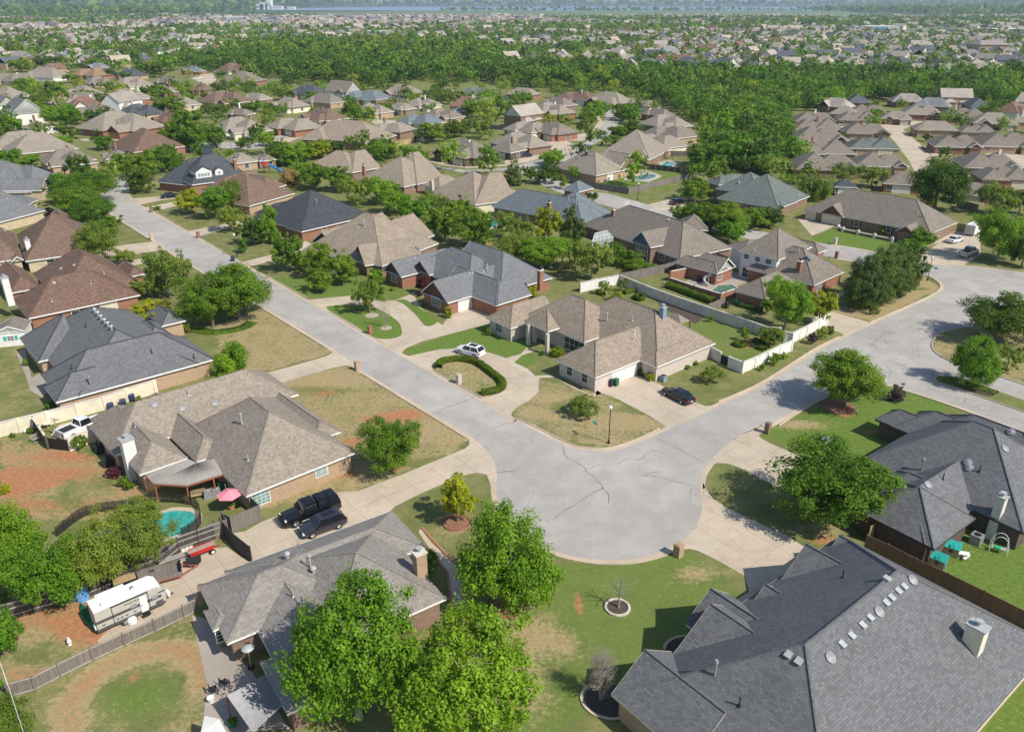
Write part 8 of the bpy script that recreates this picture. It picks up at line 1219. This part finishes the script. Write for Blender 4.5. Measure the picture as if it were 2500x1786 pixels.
# ================================================================= FAR SUBURBS AND WOODS
rng = np.random.default_rng(11)
def pix(Xa, Ya, z=0.0): zc = Ya * _cp + (CAMH - z) * _sp; return CX + FOC * Xa / zc, CY - FOC * (Ya * _sp + (z - CAMH) * _cp) / zc
WOOD = [[(560, 168), (640, 150), (760, 150), (1000, 158), (1300, 165), (1500, 178), (1750, 190), (1960, 182), (2200, 195), (2520, 200), (2520, 268), (2300, 255), (2150, 245), (2030, 272), (1965, 272), (1945, 400), (1930, 440), (1780, 430), (1740, 390), (1680, 310), (1620, 262), (1540, 232), (1450, 222), (1300, 215), (1180, 205), (1000, 200), (900, 215), (800, 205), (690, 205), (600, 195)],
        [(380, 150), (560, 150), (700, 185), (640, 190), (500, 175)], [(560, 120), (760, 108), (1150, 112), (1290, 150), (900, 150), (560, 168)]]
ROOFY = [[(450, 44), (1250, 40), (1450, 58), (1150, 66), (700, 70), (250, 66)], [(0, 66), (420, 66), (420, 74), (0, 82)], [(1600, 78), (2500, 70), (2500, 150), (2300, 178), (1950, 170), (1600, 150)], [(1280, 150), (1700, 158), (2040, 160), (2030, 178), (1700, 180), (1280, 168)]]
OPEN = [[(2150, 82), (2250, 68), (2420, 70), (2500, 80), (2280, 84)], [(560, 20), (900, 22), (1240, 26), (1240, 36), (800, 34)], [(640, 195), (690, 190), (700, 210), (650, 215)], [(1915, 275), (1965, 272), (1960, 300), (1920, 300)]]
for dd in (dr[-1],): pass
roadpx = [[(p.x, p.y) for p in q] for q in polys[1:] + dr[-16:]]
def grid(y0, y1, step, jit=.45):
    out = []; y = y0
    while y < y1:
        hw = .655 * (y * _cp + CAMH * _sp) + step; n_ = int(2 * hw / step); x = -hw + (np.arange(n_) + .5) * step + (step / 2 if int(y / step) % 2 else 0); out.append(np.stack([x, np.full(n_, y)], 1)); y += step
    a = np.concatenate(out); return a + rng.uniform(-jit, jit, a.shape) * step
def classify(pts):
    px, py = pix(pts[:, 0], pts[:, 1]); w = np.zeros(len(pts), bool); r = w.copy(); o = w.copy()
    for p in WOOD: w |= in_poly(px, py, p)
    for p in ROOFY: r |= in_poly(px, py, p)
    for p in OPEN: o |= in_poly(px, py, p)
    return px, py, w & ~r, r, o
blocks = [(min(p[0] for p in b), max(p[0] for p in b), min(p[1] for p in b), max(p[1] for p in b), b) for b in BLOCK]
def free(pts, mg=2.0):
    ok = np.ones(len(pts), bool); X_, Y_ = pts[:, 0], pts[:, 1]
    for x0, x1, y0, y1, b in blocks: ok &= ~((X_ > x0 - mg) & (X_ < x1 + mg) & (Y_ > y0 - mg) & (Y_ < y1 + mg))
    for q in roadpx: ok &= ~in_poly(X_, Y_, q)
    return ok
# houses: street-like rows
hp = grid(430, 1500, 27, .16); px, py, wd, rf, op = classify(hp); fld = np.sin(hp[:, 0] * .013 + 1.3) * np.cos(hp[:, 1] * .017) + rng.normal(0, .35, len(hp))
mask = (py < 178) & ~wd & ~op & ((rf & (rng.random(len(hp)) < .97)) | (~rf & (fld > -.05))); mask &= free(hp, 16)
hp2 = grid(1500, 3100, 34, .3); px2, py2, wd2, rf2, op2 = classify(hp2); f2 = np.sin(hp2[:, 0] * .006) * np.cos(hp2[:, 1] * .009 + 1) + rng.normal(0, .4, len(hp2)); m2 = ~op2 & ((rf2) | (~wd2 & (f2 > .2)))
FH = []
_hid = len(bpy.data.objects)
for v in range(10):
    rr = random.Random(v + 50); R, W, F = MB(), MB(), MB(); a, b = V3((1, 0, 0)), V3((0, 1, 0)); w, d = rr.uniform(15, 18), rr.uniform(11, 13); o = V3((-w / 2, -d / 2, 0)); f_ = lambda s, t, ww, dd, e, ax, h=2.7, gm=0: roof_wing(R, W, F, (o + a * s + b * t, a, b, ww), dd, ax, e, .78, h, .4, True, False, gm)
    two = v in (3, 7); f_(0, d * .15, w, d * .85, 'gg' if two else 'hh', None, 5.0 if two else 2.7, 1 if two else 0); f_(w * .1, 0, w * .4, d * .7, 'gg' if v % 3 == 0 else 'hg', 'd', 2.8, 1 if v % 3 == 0 else 0); f_(w * .58, d * .1, w * .36, d * .9, 'hh', 'd', 2.75)
    if v % 2: W.box((w * .2, d * .1, 5.2), (.9, .9, 4.5), 0, mat=1)
    k = MB(); k.box((-w * .2, -.02 + o.y + .4, 1.2), (4.5, .05, 2.0), 0); 
    for i, m_ in enumerate(k.mi): k.mi[i] = 1
    W.v += k.v and []; FH.append((R, W, F))
ROOFS = ['shingle_tan', 'shingle_td2', 'shingle_warm', 'shingle_tan_dark', 'shingle_tan', 'shingle_warm', 'shingle_grey', 'shingle_tan_dark', 'shingle_brown', 'shingle_charcoal']
for nm, c in (('far_tan', (.38, .33, .28)), ('far_warm', (.42, .35, .27)), ('far_dull', (.3, .265, .23)), ('far_grey', (.22, .22, .22)), ('far_brown', (.2, .12, .09)), ('far_slate', (.11, .12, .135))): plain(nm, c, 1, 0, .3, .15)
FR = ['far_tan', 'far_tan', 'far_warm', 'far_dull', 'far_dull', 'far_grey', 'far_brown', 'far_slate', 'far_dull', 'far_tan']; FW = ['wall_cream', 'brick_tan', 'wall_white', 'brick_brown', 'brick_brown']
RM, WM = {}, {}
def far_meshes(v, rc, wc):
    if (v, rc) not in RM: RM[(v, rc)] = FH[v][0].raw('roof', [FR[rc], FR[rc]])
    if (v, wc) not in WM: WM[(v, wc)] = FH[v][1].raw('wall', [FW[wc], 'wall_white'])
    return RM[(v, rc)], WM[(v, wc)]
hp0 = grid(245, 432, 23, .2); a0, b0, w0_, r0_, o0_ = classify(hp0); inf = hp0[~w0_ & ~o0_ & (b0 > 165) & free(hp0, 9.5)]; BLOCK += [[(x - 7, y - 6), (x + 7, y + 6)] for x, y in inf]; blocks += [(x - 7, x + 7, y - 6, y + 6, None) for x, y in inf]; print('infill', len(inf)); P1 = np.concatenate([inf, hp[mask]]); P1 = P1[np.argsort(P1[:, 1])]; NI = 300 - len([h for h in HOUSES]) - 1; ind, rest = P1[:NI], P1[NI:]
WORD = {'far_tan': 'tan', 'far_warm': 'sandy', 'far_dull': 'dull brown', 'far_grey': 'grey', 'far_brown': 'red-brown', 'far_slate': 'slate'}
for x, y in ind:
    v = int(rng.integers(10)); rc = int(rng.integers(10)); wc = int(rng.integers(5)); px_ = pix(np.array([x]), np.array([y]))[0][0]
    if px_ > 1500 and rng.random() < .3 and y > 600: rc = 7
    zone = 'at the left' if px_ < 800 else 'in the centre' if px_ < 1600 else 'at the right'
    r = empty('house', V3((x, y, 0)), 'small %s-roofed house among distant trees %s' % (WORD[FR[rc]], zone), 'house', 'distant %s-roofed houses beyond the wood %s' % (WORD[FR[rc]], zone), math.radians(rng.choice([-50, 40, -35, -15, 75]) + rng.uniform(-8, 8)))
    a, b = far_meshes(v, rc, wc)
    for n_, m_ in (('roof', a), ('wall', b)): o = bpy.data.objects.new(n_, m_); COL.objects.link(o); o.parent = r
def arr(mb): return np.array(mb.v, np.float32), np.array([len(f) for f in mb.f]), np.array(mb.mi)
def merged(name, pts, label, sc=1.0):
    V, LT, MI = [], [], []; base = [(arr(R), arr(W)) for R, W, F in FH]
    for x, y in pts:
        (rv_, rl, _), (wv, wl, wm) = base[int(rng.integers(10))]; rc = int(rng.integers(len(FR))); an = math.radians(rng.choice([-50, 40, -35, -15, 75]) + rng.uniform(-8, 8)); c_, s_ = math.cos(an), math.sin(an); M_ = np.array([[c_, s_, 0], [-s_, c_, 0], [0, 0, 1]], np.float32) * (1.25 if y > 1500 else 1)
        for vv, ll, mm in ((rv_, rl, np.full(len(rl), rc)), (wv, wl, np.full(len(wl), len(FR) + int(rng.integers(5))))): V.append(vv @ M_ + np.array([x, y, 0], np.float32)); LT.append(ll); MI.append(mm)
    V = np.concatenate(V); LT = np.concatenate(LT); MI = np.concatenate(MI); me = bpy.data.meshes.new(name); me.vertices.add(len(V)); me.vertices.foreach_set('co', V.ravel()); me.loops.add(len(V)); me.loops.foreach_set('vertex_index', np.arange(len(V), dtype=np.int32)); me.polygons.add(len(LT)); me.polygons.foreach_set('loop_start', np.concatenate([[0], np.cumsum(LT)[:-1]]).astype(np.int32)); me.polygons.foreach_set('material_index', MI.astype(np.int32))
    for m_ in FR + FW: me.materials.append(MATS[m_])
    me.update(); o = bpy.data.objects.new(name, me); COL.objects.link(o); tag(o, label, 'houses', None, 'stuff')
merged('distant_houses', np.concatenate([rest, hp2[m2]]), 'dense far-off estates of pale-roofed houses below the lake')
# big individual landmarks
def block(label, name, c, x0, x1, yb, h, mat, roof, depth=30, cat='building', pitch=0):
    A, B = g(c, x0, yb), g(c, x1, yb); m_ = (A + B) / 2; L_ = (B - A).length; r = empty(name, m_, label, cat); k = MB(); k.box((m_.x, m_.y + depth / 2, h / 2), (L_, depth, h), 0); k.build('wall', mat, r); k = MB()
    if pitch: k.face([(A.x, A.y - 1, h), (B.x, A.y - 1, h), (B.x - L_ * .2, A.y + depth / 2, h + pitch), (A.x + L_ * .2, A.y + depth / 2, h + pitch)]); k.face([(B.x, A.y + depth, h), (A.x, A.y + depth, h), (A.x + L_ * .2, A.y + depth / 2, h + pitch), (B.x - L_ * .2, A.y + depth / 2, h + pitch)]); k.face([(A.x, A.y - 1, h), (A.x + L_ * .2, A.y + depth / 2, h + pitch), (A.x, A.y + depth, h)]); k.face([(B.x, A.y - 1, h), (B.x, A.y + depth, h), (B.x - L_ * .2, A.y + depth / 2, h + pitch)])
    else: k.box((m_.x, m_.y + depth / 2, h + .3), (L_ + 1.5, depth + 1.5, .6), 0, bottom=True)
    k.build('roof', roof, r); k = MB(); n_ = max(3, int(L_ / 7)); [k.box((A.x + L_ * (i + .5) / n_, A.y - .1, h * .5), (L_ / n_ * .45, .2, h * .35), 0) for i in range(n_)]; k.build('window_band', 'glass_dark', r)
block('tan brick church hall with a broad dark roof at upper right', 'church', 'U', 2070, 2205, 242, 9, 'brick_tan', 'far_dull', 28, 'church', 4); block('blue-fronted school building with a white roof', 'school', 'U', 1580, 1710, 140, 8, 'tarp_blue', 'wall_white', 40, 'school'); block('long white-roofed building at the far right edge', 'school', 'U', 2140, 2290, 150, 7, 'metal_grey', 'wall_white', 40, 'school')
block('long white warehouse below the lake at left', 'warehouse', 'T', 945, 1080, 92, 9, 'wall_white', 'wall_white', 60); block('low white warehouse near the horizon at far left', 'warehouse', 'T', 130, 290, 40, 12, 'wall_white', 'wall_white', 80); block('white commercial shed amid the estate', 'warehouse', 'T', 1480, 1590, 138, 6, 'wall_white', 'wall_white', 30); block('pale gabled block right of the white shed', 'warehouse', 'T', 1615, 1740, 158, 6, 'wall_white', 'wall_white', 30)
for i, (x, w, h) in enumerate(((1070, 60, 16), (1140, 30, 34), (1155, 20, 44), (1200, 50, 22), (1188, 16, 60), (1275, 30, 18))): block(('low white works shed', 'pale silo block', 'taller pale silo', 'wide white works hall', 'tallest white works block', 'small works shed at the right')[i] + ' of the plant before the lake', 'works_building', 'T', x, x + w, 44, h, 'wall_white', 'wall_white', 60)
def mast(c, x, yb, yt, label, w=1.2, tri=False):
    p = g(c, x, yb); h = height_at(p, c, x, yt); r = empty('mast', p, label, 'mast'); k = MB(); k.tube(p, p + V3((0, 0, h)), w * 2 if tri else w, w * .4, 6); k.build('pole', 'wall_white', r); k = MB(); k.tube(p + V3((0, 0, h * .9)), p + V3((0, 0, h)), w * 2.2, n=8); k.build('antenna', 'metal_galv', r)
mast('T', 886, 135, 68, 'white mobile phone mast above the estate', .6); mast('T', 1097, 40, -5, 'tall tapering tower by the works', 5, True); mast('U', 1348, 300, 265, 'white mast above the right-hand wood', .4); mast('U', 958, 55, 38, 'slim white tower far right of the lake', 1.5); mast('T', 1797, 24, 4, 'white water tower on the lake shore', 3)
# trees as one mass
def tree_mass(name, sets, label):
    VV, SS, MM = [], [], []
    mats = ['leaf_green', 'leaf_bright', 'leaf_dark', 'leaf_olive', 'leaf_yellow']
    for pts, nq, ls, sz, cols in sets:
        protos = []
        for v in range(5):
            Vp, sp_, _ = leaf_mesh('', '', lobes_round(v + 3, 4, zc=.52), max(6, nq // 7), nq, ls, v + 200, .14); protos.append((Vp.astype(np.float32), sp_))
        n_ = len(pts); k = rng.integers(0, 5, n_); an = rng.random(n_) * 6.28; w = sz * rng.uniform(.65, 1.35, n_); h = w * rng.uniform(.75, 1.15, n_); mc = rng.choice(len(mats), n_, p=cols)
        for v in range(5):
            s = np.where(k == v)[0]
            if not len(s): continue
            Vp, sp_ = protos[v]; c_, s_ = np.cos(an[s])[:, None], np.sin(an[s])[:, None]; x, y, z = Vp[:, 0][None], Vp[:, 1][None], Vp[:, 2][None]
            o = np.stack([(x * c_ - y * s_) * w[s][:, None] + pts[s, 0][:, None], (x * s_ + y * c_) * w[s][:, None] + pts[s, 1][:, None], z * h[s][:, None]], -1).astype(np.float32); VV.append(o.reshape(-1, 3)); SS.append(np.tile(np.asarray(sp_, np.float32), len(s)) * .6 + np.repeat(rng.random(len(s)).astype(np.float32) * .55 - .08, len(sp_))); MM.append(np.repeat(mc[s], len(Vp) // 4))
    me = mesh_from(name, np.concatenate(VV), np.clip(np.concatenate(SS), 0, 1), mats, np.concatenate(MM)); o = bpy.data.objects.new(name, me); COL.objects.link(o); tag(o, label, 'trees', None, 'stuff'); print(name, len(me.polygons))
CW = [.4, .14, .3, .15, .01]; CB = [.38, .28, .14, .18, .02]
def sel(pts, f, mg=2.5): px, py, w, r, o = classify(pts); return pts[f(px, py, w, r, o, pts) & ~o & free(pts, mg)]
near_w = sel(grid(225, 470, 6.6), lambda px, py, w, r, o, p: w); mid_t = sel(grid(235, 520, 12), lambda px, py, w, r, o, p: ~w & (py > 150) & (rng.random(len(p)) < .75), 4)
far_w = sel(grid(470, 760, 8), lambda px, py, w, r, o, p: w); hx = P1
def not_house(pts, hh, rad=9):
    key = {}; [key.setdefault((int(x // 30), int(y // 30)), []).append((x, y)) for x, y in hh]; ok = np.ones(len(pts), bool)
    for i, (x, y) in enumerate(pts):
        a, b = int(x // 30), int(y // 30)
        for u in (-1, 0, 1):
            for v in (-1, 0, 1):
                for q in key.get((a + u, b + v), ()):
                    if (x - q[0]) ** 2 + (y - q[1]) ** 2 < rad * rad: ok[i] = False
    return pts[ok]
g1 = sel(grid(430, 1500, 10.5), lambda px, py, w, r, o, p: ~w & (py < 178) & (rng.random(len(p)) < np.where(r, .55, .5))); g1 = not_house(g1, P1, 9.5); g1a, g1b = g1[g1[:, 1] < 800], g1[g1[:, 1] >= 800]
w2 = sel(grid(760, 1500, 11), lambda px, py, w, r, o, p: w); g2 = sel(grid(1500, 3200, 19), lambda px, py, w, r, o, p: rng.random(len(p)) < np.where(r, .05, .8) * ~((p[:, 1] > 2700) & (p[:, 0] > -700) & (p[:, 0] < 1700))); g3 = grid(3200, 4900, 36); g3 = g3[(rng.random(len(g3)) < .75) & ~((g3[:, 0] > -1400) & (g3[:, 0] < 1700))]; g4 = grid(5000, 9500, 90); g4 = g4[(np.abs(g4[:, 0] - 900) > 2600) | (g4[:, 1] > 9000)]; g4b = np.stack([rng.uniform(-400, 1900, 260), rng.uniform(4860, 5030, 260)], 1)
tree_mass('woodland', [(near_w, 330, .055, 10, CB), (far_w, 150, .08, 11, CW)], 'dense mixed green wood crossing the middle distance')
tree_mass('distant_trees', [(mid_t, 330, .055, 8, CW), (g1a, 130, .085, 8.5, CW), (g1b, 60, .12, 9, CW), (w2, 60, .12, 12, CW), (g2, 26, .2, 11.5, CW), (g3, 14, .25, 30, CW), (g4, 10, .3, 70, CW), (g4b, 12, .25, 22, CW)], 'countless suburban trees fading toward the horizon')
# ---- labels for the remaining individual trees: kind + neighbour + place in the row
KW = {'m': 'round green tree', 'b': 'bright leafy tree', 'd': 'dark green tree', 'y': 'yellow-green tree', 'o': 'loose olive tree', 'p': 'dark shaggy evergreen', 'c': 'narrow upright tree', 's': 'green shrub', 'w': 'weeping tree', 'r': 'maroon small tree', 'h': 'drooping shrub', 'u': 'purple-grey shrub', 'g': 'spiky grass clump', 'k': 'clipped bush'}
ORD = {2: ['left one', 'right one'], 3: ['leftmost', 'middle one', 'rightmost']}; NTH = ['leftmost', 'second from left', 'third from left', 'fourth from left', 'fifth from left', 'sixth from left', 'seventh from left', 'eighth from left', 'ninth from left', 'tenth from left']
grp = {}
for r, kd, p, h in TREES:
    best = min(HOUSES, key=lambda q: (q[0] - p).length - q[1] * .5); grp.setdefault((kd, best[2]), []).append((r, p))
for (kd, sh), L in grp.items():
    L.sort(key=lambda t: t[1].x / t[1].y)
    for i, (r, p) in enumerate(L):
        base = '%s near the %s' % (KW[kd], sh)
        if len(L) > 1: base += ', ' + (ORD[len(L)][i] if len(L) in ORD else (NTH[i] if i < len(L) - 1 else 'rightmost'))
        if len(base.split()) > 16: base = base.replace(' near the ', ' by ').replace(' one', '').replace('with ', '', 1) if len(base.split()) > 17 else base.replace(' near the ', ' near ')
        if len(base.split()) > 16: base = base.replace('dull ', '').replace('the ', '', 1); print(base)
        r['label'] = base
# ---- the air: one even box of haze round everything, sky outside
hz = MB(); hz.box((0, 12300, 59), (30000, 25000, 120), 0, bottom=True); ho = hz.build('haze', 'lamp_glass'); m = bpy.data.materials.new('air'); m.use_nodes = True; n = m.node_tree.nodes; n.remove(n['Principled BSDF']); pv = n.new('ShaderNodeVolumePrincipled'); pv.inputs['Color'].default_value = (.68, .83, 1, 1); pv.inputs['Density'].default_value = HAZE; pv.inputs['Anisotropy'].default_value = .2
m.node_tree.links.new(pv.outputs[0], n['Material Output'].inputs['Volume']); ho.data.materials.clear(); ho.data.materials.append(m); tag(ho, 'thin bluish haze over the whole suburb', 'haze', None, 'stuff')
